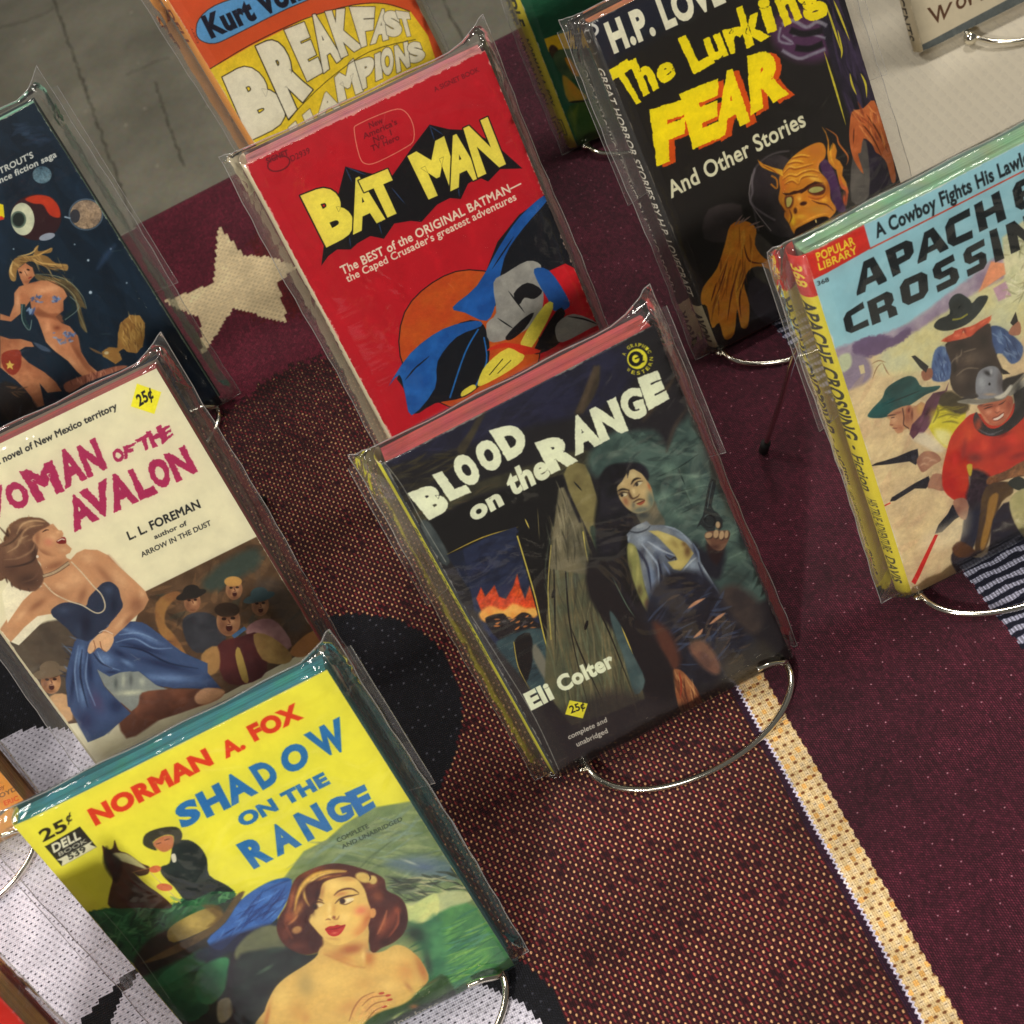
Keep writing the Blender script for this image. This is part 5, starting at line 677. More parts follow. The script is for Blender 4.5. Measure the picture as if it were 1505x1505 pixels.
    a.B([((150, 78, 46), 450, 230, 150, 40, -20), ((190, 110, 60), 280, 470, 30, 150, 12), ((216, 150, 78), 330, 560, 40, 110, 30), ((170, 92, 56), 260, 620, 60, 60), ((140, 70, 50), 1130, 640, 60, 150, 28), ((176, 98, 64), 1060, 690, 40, 110, 24), ((160, 90, 56), 1010, 440, 60, 60), ((150, 84, 52), 960, 330, 70, 60), ((56, 28, 26), 900, 780, 60, 120), ((50, 26, 26), 470, 800, 60, 120), ((56, 28, 28), 1220, 600, 40, 140), ((60, 30, 28), 420, 640, 40, 120), ((120, 64, 46), 230, 760, 50, 80), ((112, 60, 44), 330, 860, 90, 40), ((170, 88, 60), 1180, 560, 40, 40), ((54, 28, 26), 1080, 830, 60, 40)], alpha=.75)
    for q, c_, w in (([(745, 225), (600, 225), (470, 262), (380, 340), (330, 440), (305, 560)], (232, 188, 88), 46), ([(740, 232), (600, 240), (480, 285), (410, 360), (390, 440), (430, 520)], (240, 204, 108), 30), ([(700, 260), (560, 280), (470, 330)], (206, 150, 76), 24), ([(330, 600), (300, 640), (250, 680)], (206, 140, 84), 20), ([(880, 230), (940, 260), (990, 300)], (90, 46, 36), 20), ([(1090, 560), (1060, 660), (1010, 760)], (206, 128, 86), 14), ([(1190, 580), (1180, 680), (1110, 780)], (178, 96, 66), 16), ([(250, 560), (230, 680), (290, 800)], (140, 76, 50), 14)): a.s(c_, q, w, soft=5, taper=True)
    a.e((206, 164, 100), 325, 725, 42, 30, -20, soft=5, c2=(180, 130, 80)); a.e((232, 208, 120), 890, 280, 70, 42, 15, soft=5, c2=(216, 180, 96)); a.e((224, 196, 116), 970, 300, 38, 36, 40, soft=4); a.s((60, 30, 26), [(930, 240), (950, 280), (940, 310)], 12, taper=True)
    a.free()
    BODY = [535, 800, 640, 780, 780, 760, 930, 680, 940, 900, 1060, 905, 1150, 855, 1240, 865, 1330, 930, 1400, 1020, 1445, 1150, 1330, 1280, 1200, 1420, 1000, 1520, 40, 1560, 50, 1420, 90, 1310, 150, 1205, 250, 1115, 400, 1020, 500, 935]
    a.f((222, 188, 108), BODY, soft=3, nz=.03); a.hold(BODY)
    a.B([((238, 208, 124), 620, 1150, 240, 170), ((240, 212, 128), 200, 1300, 110, 130), ((238, 206, 124), 1150, 960, 110, 70), ((150, 136, 92), 400, 1190, 90, 130, 0, .45), ((178, 104, 62), 780, 890, 150, 55, -14, .85), ((200, 138, 80), 700, 960, 150, 40, 20, .6), ((196, 120, 68), 940, 960, 60, 90, 0, .7), ((190, 112, 60), 1390, 1060, 50, 160, -20, .7), ((214, 150, 84), 1250, 1080, 90, 100, 0, .5), ((170, 110, 70), 1275, 1210, 26, 70, -40, .45), ((190, 130, 78), 400, 1480, 50, 60, 0, .4), ((206, 158, 88), 330, 1420, 90, 100, 0, .5), ((206, 150, 88), 760, 1380, 120, 60, -30, .5), ((190, 120, 66), 70, 1480, 26, 150, 12, .7), ((150, 150, 130), 960, 900, 60, 30, 0, .5), ((242, 216, 136), 890, 950, 24, 70, 0, .7), ((206, 160, 92), 900, 1180, 120, 60, -10, .35), ((238, 210, 130), 1100, 1200, 100, 60, 0, .5)])
    a.s((186, 120, 70), [(560, 930), (680, 980), (800, 1030), (900, 1045)], 12, soft=8, taper=True, alpha=.6)
    a.free()
    FACE = [545, 330, 620, 292, 760, 272, 840, 300, 900, 380, 930, 480, 955, 560, 945, 640, 910, 715, 840, 780, 760, 830, 690, 852, 640, 848, 580, 820, 520, 768, 470, 708, 416, 640, 432, 600, 470, 570, 490, 500, 520, 420]
    a.e((222, 164, 100), 968, 582, 30, 42, 10, soft=3); a.f((234, 202, 116), FACE, soft=3, nz=.02); a.hold(FACE)
    a.B([((244, 218, 136), 520, 640, 80, 80), ((246, 220, 136), 660, 350, 110, 50), ((206, 130, 74), 925, 650, 60, 140, 20, .9), ((214, 148, 84), 860, 740, 90, 60, -30, .7), ((226, 130, 96), 870, 560, 70, 50, -10, .75), ((196, 140, 84), 760, 290, 90, 24, 0, .5), ((190, 130, 80), 540, 400, 24, 80, 8, .6), ((206, 160, 90), 640, 545, 24, 70, 4, .55), ((196, 146, 86), 640, 800, 70, 14, 4, .45), ((248, 226, 150), 600, 540, 22, 60, 4, .7), ((190, 120, 76), 700, 420, 70, 24, -14, .6), ((150, 90, 56), 480, 520, 40, 36, 0, .7), ((216, 170, 96), 620, 660, 40, 14, -8, .5), ((250, 228, 150), 730, 620, 60, 50, 0, .4)])
    a.free()
    D2 = (58, 26, 24)
    a.f((188, 44, 42), [565, 716, 600, 694, 640, 690, 668, 680, 700, 686, 738, 680, 718, 728, 684, 766, 640, 780, 600, 768, 578, 742], soft=2); a.s((110, 22, 26), [(568, 716), (630, 718), (680, 706), (735, 684)], 7, soft=2); a.b((222, 110, 90), 645, 750, 36, 12, -8, .9); a.b((206, 80, 66), 690, 725, 24, 14, -20, .6)
    a.s((120, 66, 44), [(570, 640), (590, 632), (612, 640)], 11, soft=3, taper=True); a.e((140, 78, 52), 640, 618, 13, 13, 20, soft=4); a.s((150, 92, 56), [(640, 636), (668, 632), (684, 606)], 9, soft=4, taper=True); a.b((252, 230, 160), 606, 608, 18, 16, 0, .8)
    a.f((244, 226, 176), [690, 492, 730, 462, 790, 450, 812, 462, 780, 488, 730, 502], soft=2); a.e((46, 24, 22), 712, 480, 24, 22, soft=3); a.s(D2, [(650, 500), (690, 462), (750, 440), (800, 432), (852, 420)], 18, soft=3, taper=True); a.s(D2, [(690, 500), (740, 508), (800, 480)], 7, soft=2.5, taper=True); a.s((74, 36, 28), [(642, 430), (680, 396), (740, 376), (800, 378), (850, 410)], 19, soft=3.5, taper=True); a.e((250, 240, 200), 766, 470, 17, 10, -15, soft=2)
    a.f((240, 218, 160), [480, 520, 520, 500, 550, 510, 520, 530], soft=2); a.e((46, 24, 22), 478, 528, 24, 24, soft=4); a.s(D2, [(440, 520), (480, 492), (520, 486), (556, 500)], 14, soft=3, taper=True); a.s((70, 34, 28), [(470, 468), (510, 462), (545, 478)], 13, soft=3, taper=True); a.b((74, 38, 30), 450, 560, 30, 50, -20, .8)
    a.f((82, 38, 30), [545, 322, 600, 280, 540, 300, 440, 318, 392, 370, 396, 410, 430, 455, 470, 452, 510, 420, 520, 370], soft=5, c2=(60, 30, 28)); a.s((120, 64, 42), [(760, 240), (640, 262), (560, 310)], 20, soft=5, taper=True); a.f((70, 34, 30), [400, 560, 440, 600, 425, 660, 480, 730, 540, 800, 540, 860, 460, 900, 400, 760, 390, 640], soft=6); a.b((50, 30, 34), 500, 420, 24, 60, 10, .7)
    for q in ([(790, 1500), (830, 1400), (900, 1310), (1000, 1270), (1050, 1262)], [(850, 1500), (900, 1400), (990, 1320), (1110, 1300)], [(890, 1500), (940, 1420), (1020, 1370), (1130, 1318)], [(930, 1510), (980, 1440), (1080, 1376)]): a.s((226, 180, 106), q, 42, soft=6, taper=True)
    for q in ([(770, 1500), (810, 1390), (880, 1300), (980, 1254)], [(880, 1370), (960, 1300), (1090, 1284)], [(910, 1420), (990, 1350), (1110, 1325)], [(920, 1490), (990, 1410), (1070, 1376)]): a.s((150, 86, 54), q, 10, soft=4, taper=True)
    for x, y in ((1045, 1264), (1100, 1282), (1115, 1318), (1068, 1378)): a.e((190, 74, 52), x, y, 24, 10, -10, soft=2.5)
    a.f((66, 96, 54), [900, 1560, 1000, 1440, 1200, 1370, 1300, 1310, 1440, 1180, 1600, 1120, 1700, 1500, 1200, 1700], soft=6, c2=(48, 76, 46)); a.B([((150, 170, 90), 1180, 1450, 90, 14, -28), ((206, 214, 150), 1160, 1470, 40, 12, -28), ((40, 60, 36), 1350, 1330, 100, 20, -30), ((120, 150, 90), 1400, 1230, 110, 12, -30), ((176, 110, 60), 1320, 1380, 50, 30, 0, .7), ((90, 130, 70), 1250, 1500, 140, 20, -28), ((110, 100, 60), 1450, 1180, 90, 10, -24)], alpha=.8)
    a.at(*C5)
    a.t('Blazing hate,', (232, 230, 196), (785, 985), (998, 885), (775, 965), .03, frag='ing hate,')
    # lettering
    a.at(*C4); R = (216, 62, 36); B_ = (44, 116, 184)
    a.t('NORMAN', R, (404, 758), (908, 492), (372, 700), .1); a.t('A.', R, (958, 472), (1046, 426), (930, 420), .1); a.t('FOX', R, (1080, 400), (1292, 298), (1048, 345), .1)
    for ch, q in (('S', [(775, 778), (860, 732), (830, 635), (735, 680)]), ('H', [(880, 728), (985, 680), (930, 575), (828, 628)]), ('A', [(985, 678), (1100, 620), (1000, 530), (955, 552)]), ('D', [(1118, 610), (1200, 562), (1130, 475), (1055, 512)]), ('O', [(1215, 550), (1325, 500), (1290, 395), (1180, 440)]), ('W', [(1375, 470), (1482, 440), (1445, 298), (1290, 375)])): a.g(ch, B_, q, .085)
    a.t('ON THE', B_, (1030, 765), (1405, 578), (1002, 722), .1)
    for ch, q in (('R', [(1080, 945), (1165, 900), (1110, 790), (1002, 840)]), ('A', [(1180, 892), (1285, 840), (1190, 745), (1150, 760)]), ('N', [(1310, 828), (1415, 775), (1345, 660), (1245, 715)]), ('G', [(1425, 765), (1510, 722), (1480, 625), (1365, 655)])): a.g(ch, B_, q, .085)
    a.at(*C5); a.g('E', B_, [(625, 60), (700, 15), (650, -85), (560, -45)], .085)
    a.t('COMPLETE', (40, 56, 44), (532, 172), (670, 106), (522, 156), .02); a.t('AND UNABRIDGED', (40, 56, 44), (552, 200), (818, 75), (545, 184), .02)
    a.at(*C4); a.t('25', (40, 38, 30), (182, 832), (290, 775), (160, 790), .045); a.t('\u00a2', (40, 38, 30), (285, 748), (308, 738), (276, 712), .03)
    a.f((38, 40, 38), [190, 852, 340, 765, 412, 852, 262, 936], sm=False); a.f((224, 222, 196), [240, 910, 395, 825, 382, 842, 412, 852, 262, 936, 265, 912], sm=False)
    a.t('DELL', (232, 230, 206), (228, 878), (345, 815), (218, 845), .07); a.t('BOOK', (200, 198, 180), (252, 893), (372, 830), (247, 878), .03); a.t('539', (50, 54, 50), (295, 908), (370, 868), (283, 888), .05)
    a.s((150, 164, 140), [(440, 1130), (560, 1270), (720, 1500)], 3); a.wear(.3, (226, 222, 120)); return a
def art_venus():
    a = art('venus', (20, 40, 57), 31); a.at(*C1)
    a.dabs([(24, 46, 66), (12, 26, 40), (30, 52, 74), (14, 30, 44)], [-800, -700, 300, -700, 1400, 1100, 600, 1300], 90, 420, 120, 60, alpha=.35)
    a.at(*A1); a.dabs([(60, 80, 106), (44, 62, 88)], [60, 540, 180, 560, 230, 660, 100, 640], 20, 70, 20, -10, alpha=.3)
    W = (220, 222, 214)
    a.t('KILGORE TROUT\'S', W, (0, 770), (150, 695), (-8, 745), .05, frag="TROUT'S"); a.t('The great science fiction saga', W, (0, 810), (252, 692), (-7, 785), .05, frag='nce fiction saga')
    a.e((112, 140, 152), 186, 773, 42, 38, 0, c2=(70, 100, 118), nz=.3); a.f((236, 218, 40), [-60, 880, 15, 905, 20, 960, -20, 980], sm=False); a.f((214, 60, 34), [-60, 960, 10, 955, 20, 968, -60, 990], sm=False)
    a.e((56, 30, 36), 160, 960, 112, 102, 0); a.f((204, 66, 36), [110, 880, 160, 862, 220, 870, 258, 910, 265, 960, 220, 950, 190, 905, 150, 900], soft=3, c2=(186, 56, 36)); a.e((224, 226, 196), 100, 968, 52, 72, -5, c2=(200, 206, 180)); a.e((36, 46, 44), 82, 970, 30, 34); a.e((96, 116, 104), 82, 970, 30, 34, ring=2); a.e((160, 170, 186), 208, 1046, 36, 15, -15)
    a.e((176, 152, 124), 380, 948, 70, 64, 0, c2=(140, 122, 106), nz=.3); a.e((60, 62, 70), 332, 955, 22, 30); a.e((130, 150, 170), 380, 948, 74, 68, 0, ring=1.5, alpha=.6); a.s((150, 170, 190), [(285, 958), (312, 965)], 8)
    for x, y, r in ((400, 1292, 7), (390, 1150, 5), (490, 1100, 4), (60, 1100, 3), (330, 1080, 3), (560, 1250, 3), (320, 640, 2.5)): a.e((190, 210, 226), x, y, r, r, soft=3)
    a.s((60, 84, 120), [(430, 1190), (470, 1130), (510, 1080)], 26, soft=12, alpha=.6, taper=True)
    a.at(*C1)
    sk, sd = (206, 146, 104), (150, 92, 62)
    # long hair
    a.f((176, 140, 84), [70, 260, 90, 215, 150, 195, 210, 190, 215, 150, 245, 128, 240, 165, 290, 160, 330, 145, 320, 175, 260, 185, 300, 200, 350, 240, 425, 250, 420, 290, 350, 270, 300, 265, 240, 250, 200, 230, 160, 240, 110, 280, 100, 350, 70, 350, 55, 300], soft=2, c2=(140, 106, 60)); a.f((90, 78, 54), [220, 310, 320, 330, 420, 350, 480, 400, 520, 470, 545, 530, 510, 520, 530, 600, 550, 680, 510, 640, 490, 560, 480, 500, 440, 430, 380, 390, 320, 360, 240, 350], soft=3, c2=(120, 104, 70)); a.dabs([(200, 166, 104), (70, 54, 38)], [90, 220, 210, 190, 400, 260, 480, 400, 530, 520, 440, 430, 250, 330, 160, 250, 90, 300], 60, 90, 6, 35, jit=35)
    a.f(sk, [110, 280, 160, 240, 205, 270, 220, 320, 190, 350, 180, 370, 260, 350, 340, 355, 400, 400, 425, 450, 400, 480, 400, 540, 350, 580, 390, 620, 440, 640, 490, 700, 510, 800, 560, 880, 620, 930, 640, 960, 590, 970, 560, 990, 490, 930, 430, 860, 350, 800, 290, 740, 265, 670, 240, 600, 200, 540, 190, 480, 130, 560, 70, 610, 0, 600, 0, 560, 60, 580, 90, 500, 90, 430, 120, 390, 150, 380, 130, 340], soft=2.2, sm=False, c2=(188, 126, 88)); a.hold([110, 280, 160, 240, 205, 270, 220, 320, 190, 350, 180, 370, 260, 350, 340, 355, 400, 400, 425, 450, 400, 480, 400, 540, 350, 580, 390, 620, 440, 640, 490, 700, 510, 800, 560, 880, 620, 930, 640, 960, 590, 970, 560, 990, 490, 930, 430, 860, 350, 800, 290, 740, 265, 670, 240, 600, 200, 540, 190, 480, 130, 560, 70, 610, 0, 600, 0, 560, 60, 580, 90, 500, 90, 430, 120, 390, 150, 380, 130, 340]); a.B([((232, 180, 136), 280, 410, 70, 34), ((232, 178, 134), 340, 400, 40, 24), ((136, 76, 50), 250, 560, 70, 22, 10), ((130, 72, 50), 400, 570, 24, 70), ((228, 170, 126), 300, 640, 30, 60), ((130, 70, 48), 360, 650, 30, 20), ((226, 170, 124), 330, 770, 50, 24, 40), ((228, 172, 128), 460, 870, 70, 20, 48), ((120, 64, 44), 500, 820, 90, 16, 56), ((226, 164, 120), 500, 740, 20, 50, -20), ((140, 80, 56), 190, 360, 50, 14), ((232, 184, 142), 160, 300, 24, 24), ((230, 176, 132), 110, 480, 20, 60)], alpha=.75); a.free(); a.f(sd, [240, 520, 300, 560, 380, 560, 400, 620, 330, 590, 270, 580, 230, 560], soft=6, alpha=.8); a.f(sd, [430, 700, 490, 700, 520, 820, 600, 930, 560, 930, 480, 820], soft=6, alpha=.7); a.f(sd, [560, 480, 560, 480, 560, 480])
    for q, c_, w in (([(110, 200), (180, 185), (215, 165), (240, 130)], (226, 190, 120), 10), ([(150, 205), (230, 195), (290, 165), (325, 145)], (206, 166, 96), 9), ([(200, 210), (260, 240), (340, 250), (420, 256)], (216, 178, 108), 10), ([(240, 240), (320, 275), (390, 270), (424, 286)], (150, 112, 66), 8), ([(80, 230), (66, 290), (90, 330)], (226, 192, 126), 14), ([(230, 310), (340, 320), (440, 360), (520, 450), (548, 530)], (170, 168, 130), 5), ([(260, 330), (380, 370), (470, 450), (500, 560), (550, 680)], (160, 160, 126), 5), ([(300, 350), (400, 400), (460, 490)], (70, 56, 40), 8)): a.s(c_, q, w, soft=2.5, taper=True)
    for cx, cy, r in ((225, 470, 34), (350, 470, 26), (195, 545, 22), (400, 710, 60), (440, 690, 36)): a.dabs([(110, 136, 178), (78, 100, 148), (140, 166, 200)], [cx-r, cy-r*.6, cx+r, cy-r*.6, cx+r, cy+r*.6, cx-r, cy+r*.6], 14, 30, 12, -20, jit=80, alpha=.85)
    a.s((30, 60, 66), [(145, 500), (150, 600), (185, 660)], 30); a.s((150, 176, 170), [(140, 500), (140, 600), (185, 665), (200, 600)], 4); a.s((24, 44, 52), [(430, 460), (470, 520), (400, 600)], 26); a.s((130, 150, 140), [(440, 450), (500, 520), (410, 600)], 4)
    a.e((48, 28, 24), 130, 300, 10, 6, 20); a.e((48, 28, 24), 178, 283, 10, 6, 20); a.s((150, 50, 44), [(180, 338), (200, 328)], 8); a.s((120, 76, 54), [(155, 290), (172, 322)], 4)
    a.f((204, 142, 100), [0, 700, 60, 720, 130, 720, 200, 740, 215, 770, 160, 770, 110, 800, 180, 870, 280, 930, 350, 990, 390, 1050, 300, 1060, 250, 1000, 270, 1090, 280, 1140, 215, 1160, 200, 1090, 150, 1030, 100, 980, 60, 950, 0, 900], soft=2.2, sm=False, c2=(170, 108, 74)); a.f((160, 64, 44), [10, 820, 70, 790, 130, 800, 130, 900, 80, 950, 20, 900], soft=2.5, c2=(130, 48, 38)); a.f((226, 196, 96), [60, 855, 70, 875, 92, 880, 76, 892, 82, 915, 62, 900, 44, 912, 48, 890, 36, 876, 54, 874], sm=False); a.f((70, 88, 110), [210, 740, 290, 770, 320, 800, 260, 790], soft=3); a.f((36, 34, 34), [0, 1000, 120, 1020, 200, 1100, 230, 1180, 40, 1240, 0, 1230], soft=8); a.dabs([(120, 86, 60), (54, 44, 40)], [40, 1030, 150, 1000, 150, 1080, 60, 1080], 16, 60, 9, 10)
    a.f((180, 116, 90), [400, 1010, 470, 970, 600, 930, 740, 890, 800, 900, 560, 990, 440, 1060], soft=3, c2=(140, 84, 66)); a.dabs([(212, 150, 120), (110, 62, 50)], [400, 1010, 560, 950, 760, 900, 560, 985], 26, 50, 7, 80)
    # owl
    a.f((176, 138, 74), [745, 690, 760, 620, 820, 570, 880, 570, 915, 620, 915, 700, 900, 770, 860, 810, 800, 800, 780, 780, 750, 800, 770, 850, 730, 880, 700, 860, 650, 830, 640, 800, 690, 770, 740, 775], soft=2, sm=False, rough=1.5, c2=(150, 110, 58)); a.dabs([(214, 180, 110), (110, 76, 44), (196, 160, 90)], [760, 640, 830, 580, 900, 620, 890, 780, 780, 760], 46, 70, 7, 75, jit=20); a.s((110, 86, 60), [(565, 775), (610, 800), (660, 820)], 18, taper=True); a.e((200, 184, 140), 672, 808, 14, 10)
    a.wear(.8, (200, 206, 178)); return a
def art_breakfast():
    a = art('breakfast', (214, 90, 46), 37); a.at(*A1)
    Yw = (232, 204, 52); O2 = (40, 34, 30)
    a.at(*C6)
    a.f(Yw, [262, 262, 420, 170, 640, 60, 790, 20, 900, 10, 1010, 40, 1080, 120, 1150, 320, 1400, 700, 700, 1100, 360, 700], sm=False, nz=.06); a.s(O2, [(262, 262), (420, 165), (620, 70), (800, 18), (920, 14), (1010, 42)], 3)
    a.f((214, 90, 46), [1010, 40, 1075, 130, 1110, 240, 1160, 220, 1080, 60], soft=1.5, sm=False)
    a.f((98, 164, 214), [222, 120, 232, 70, 290, 20, 420, -30, 800, -200, 1000, -260, 1010, -180, 800, -70, 560, 30, 360, 130, 290, 160, 240, 150], nz=.05); a.f(O2, [222, 120, 232, 70, 290, 20, 420, -30, 800, -200, 1000, -260, 1010, -180, 800, -70, 560, 30, 360, 130, 290, 160, 240, 150], ring=.9)
    a.t('Kurt Vonnegut', (28, 30, 46), (275, 138), (570, 10), (240, 68), .09, frag='Kurt Vo')
    W = (232, 226, 204)
    # swelling hand lettering, each letter in its own warped box
    for ch, q in (('B', [(420, 520), (580, 440), (440, 215), (318, 285)]), ('R', [(562, 440), (650, 330), (560, 115), (440, 170)]), ('E', [(630, 300), (690, 265), (620, 80), (545, 110)]), ('A', [(690, 270), (760, 215), (680, 45), (630, 60)]), ('K', [(755, 215), (835, 175), (775, 28), (695, 42)]), ('F', [(830, 175), (870, 160), (880, 25), (785, 25)]), ('A', [(862, 165), (930, 145), (930, 35), (890, 30)]), ('S', [(925, 140), (985, 130), (965, 38), (905, 40)]), ('T', [(985, 138), (1025, 130), (1005, 45), (955, 38)])):
        a.g(ch, W, q, .115, ol=O2, olw=.014)
    for ch, q in (('H', [(590, 540), (680, 500), (640, 400), (560, 470)]), ('A', [(668, 430), (760, 400), (715, 320), (680, 360)]), ('M', [(745, 380), (838, 335), (800, 215), (730, 285)]), ('P', [(835, 330), (870, 310), (880, 200), (805, 225)]), ('I', [(882, 300), (908, 288), (900, 190), (878, 200)]), ('O', [(910, 285), (950, 268), (945, 165), (895, 185)]), ('N', [(960, 270), (1010, 245), (1000, 150), (950, 170)]), ('S', [(1012, 240), (1072, 215), (1045, 150), (995, 158)])):
        a.g(ch, W, q, .11, ol=O2, olw=.02)
    a.s(O2, [(560, 440), (700, 300), (860, 190), (1030, 145)], 2.5)
    a.t('DELL', (120, 50, 34), (226, 160), (200, 100), (232, 158), .02); a.wear(.6); return a
def art_saddle():
    a = art('saddle', (30, 92, 64), 41); a.at(*D3)
    a.dabs([(40, 110, 76), (24, 76, 54)], [320, 0, 900, -200, 900, 300, 500, 300], 40, 200, 30, -20, alpha=.4); a.f((238, 196, 36), [480, 345, 560, 315, 680, 280, 900, 200, 900, 420, 620, 440, 520, 460], sm=False)
    a.f((70, 50, 36), [520, 440, 550, 395, 600, 430, 600, 500, 560, 520], soft=4, nz=.4); a.f((56, 84, 56), [560, 520, 620, 440, 760, 450, 900, 600, 900, 900, 780, 720, 650, 680], soft=6, c2=(80, 104, 66)); a.f((232, 164, 46), [660, 520, 710, 520, 770, 620, 790, 670, 740, 660], soft=4, c2=(214, 140, 36)); a.f((226, 160, 50), [640, 690, 680, 680, 780, 780, 860, 870, 700, 900], soft=5, c2=(190, 160, 56))
    a.f((84, 116, 40), [700, 940, 1100, 900, 1200, 1300, 860, 1310, 760, 1200], soft=6, c2=(60, 96, 38)); a.f((130, 144, 44), [720, 1000, 780, 930, 760, 1200], soft=10, alpha=.7); a.s((44, 44, 30), [(700, 905), (760, 900), (900, 885)], 22, taper=True); a.f((48, 92, 44), [760, 1040, 900, 1000, 900, 1300, 760, 1300], soft=30, alpha=.5)
    a.wear(.5); return a
def art_world():
    a = art('world', (196, 184, 158), 43); a.at(*C7)
    a.f((86, 92, 92), [760, 330, 1000, 200, 1505, -70, 1900, -280, 1950, -180, 1505, 20, 790, 385, 760, 385], sm=False, nz=.1)
    for ch, q in (('W', [(855, 180), (950, 130), (985, 10), (800, 60)]), ('o', [(1020, 80), (1090, 40), (1080, -50), (1000, -10)]), ('r', [(1110, 40), (1150, 20), (1180, -60), (1090, -20)]), ('l', [(1190, 5), (1220, -10), (1170, -150), (1140, -130)]), ('d', [(1240, -20), (1330, -60), (1270, -210), (1190, -120)])): a.g(ch, (84, 56, 40), q, .02)
    a.wear(.6, (160, 150, 128)); return a
def art_orange():
    a = art('orange', (222, 156, 70), 47); a.at(*C3)
    a.dabs([(232, 172, 86), (206, 136, 58)], [-200, 300, 60, 400, 140, 620, -200, 700], 20, 200, 60, 60, alpha=.3)
    a.g('D', (214, 84, 40), [(12, 592), (62, 575), (42, 525), (-18, 545)], .12); a.g('E', (214, 84, 40), [(-60, 628), (-5, 600), (-32, 548), (-86, 575)], .12)
    a.t('by', (150, 90, 50), (-2, 650), (18, 640), (-6, 636), .03); a.t('by FLOYD', (110, 84, 60), (-62, 706), (62, 650), (-68, 692), .03); a.t('ERIC', (214, 84, 40), (18, 706), (70, 685), (12, 690), .04)
    a.wear(.4); return a
def art_scarlet():
    a = Art(107, 163, (196, 44, 34), None, 53); a.f((226, 190, 70), [10, 20, 95, 20, 95, 48, 10, 48], sm=False); a.dabs([(176, 34, 30), (210, 60, 40)], [0, 50, 107, 50, 107, 163, 0, 163], 30, 40, 9, 30, alpha=.4); a.wear(.4); return a
def spine_art(H, w, base, parts, seed=1, wear=.6):
    """canvas laid on its side: x runs down the spine"""
    a = Art(H, w, base, None, seed)
    for txt, col, x0, x1, y0, y1, b in parts: a.t(txt, col, (x0, y1), (x1, y1), (x0, y0), b)
    return a.wear(wear)
# ------------------------------------------------------------------ floor
TZ = -6.0                                       # top of the woven throw
def floor_mat():
    m, t, b = nt('worn_concrete'); N = t.nodes.new; L = t.links.new
    tc = N('ShaderNodeTexCoord'); n1 = N('ShaderNodeTexNoise'); n1.inputs['Scale'].default_value = 5; n1.inputs['Detail'].default_value = 8; n1.inputs['Roughness'].default_value = .62
    n2 = N('ShaderNodeTexNoise'); n2.inputs['Scale'].default_value = 260; n2.inputs['Detail'].default_value = 3
    n3 = N('ShaderNodeTexVoronoi'); n3.inputs['Scale'].default_value = 22
    for n in (n1, n2, n3): L(tc.outputs['Object'], n.inputs['Vector'])
    r = N('ShaderNodeValToRGB'); r.color_ramp.elements[0].position = .3; r.color_ramp.elements[0].color = lin((104, 101, 88)); r.color_ramp.elements[1].position = .7; r.color_ramp.elements[1].color = lin((152, 147, 130)); L(n1.outputs['Fac'], r.inputs[0])
    mx = N('ShaderNodeMix'); mx.data_type = 'RGBA'; mx.blend_type = 'OVERLAY'; mx.inputs[0].default_value = .35; L(r.outputs[0], mx.inputs[6]); L(n2.outputs['Color'], mx.inputs[7])
    sp = N('ShaderNodeMath'); sp.operation = 'LESS_THAN'; sp.inputs[1].default_value = .07; L(n3.outputs['Distance'], sp.inputs[0])
    m2 = N('ShaderNodeMix'); m2.data_type = 'RGBA'; L(sp.outputs[0], m2.inputs[0]); L(mx.outputs[2], m2.inputs[6]); m2.inputs[7].default_value = lin((168, 162, 144)); L(m2.outputs[2], b.inputs['Base Color'])
    b.inputs['Roughness'].default_value = .55
    bu = N('ShaderNodeBump'); bu.inputs['Strength'].default_value = .3; bu.inputs['Distance'].default_value = .002; L(n1.outputs['Fac'], bu.inputs['Height']); L(bu.outputs[0], b.inputs['Normal']); return m
FZ = -760
tag(mesh_obj('floor', [(-9000, -9000, FZ), (9000, -9000, FZ), (9000, 9000, FZ), (-9000, 9000, FZ)], [(0, 1, 2, 3)], floor_mat()), kind='structure')
crk = simple('crack_dirt', (88, 84, 71), .9)
rr = random.Random(4)
for pts, w in (([(70, -40), (82, 10), (100, 60), (118, 110), (132, 150), (150, 200), (172, 262), (196, 330), (230, 420)], 5), ([(228, 120), (240, 160), (256, 205), (270, 245)], 4), ([(-120, 60), (0, 40), (60, 22), (82, 8)], 2.2), ([(185, 110), (225, 92), (250, 84)], 1.6), ([(640, -60), (655, 10), (700, 90)], 4)):
    P = smooth_path([on_z(p, FZ+.8) for p in pts], 12); vs = []
    for i, p in enumerate(P):
        d = P[min(i+1, len(P)-1)]-P[max(i-1, 0)]; d /= np.linalg.norm(d); n_ = np.array([-d[1], d[0], 0]); j = n_*rr.uniform(-2.4, 2.4); ww = w/2.1*rr.uniform(.3, 1.1)
        vs += [p+j+n_*ww, p+j-n_*ww]
    tag(mesh_obj('floor_crack', vs, [(2*i, 2*i+1, 2*i+3, 2*i+2) for i in range(len(P)-1)], crk), kind='structure')
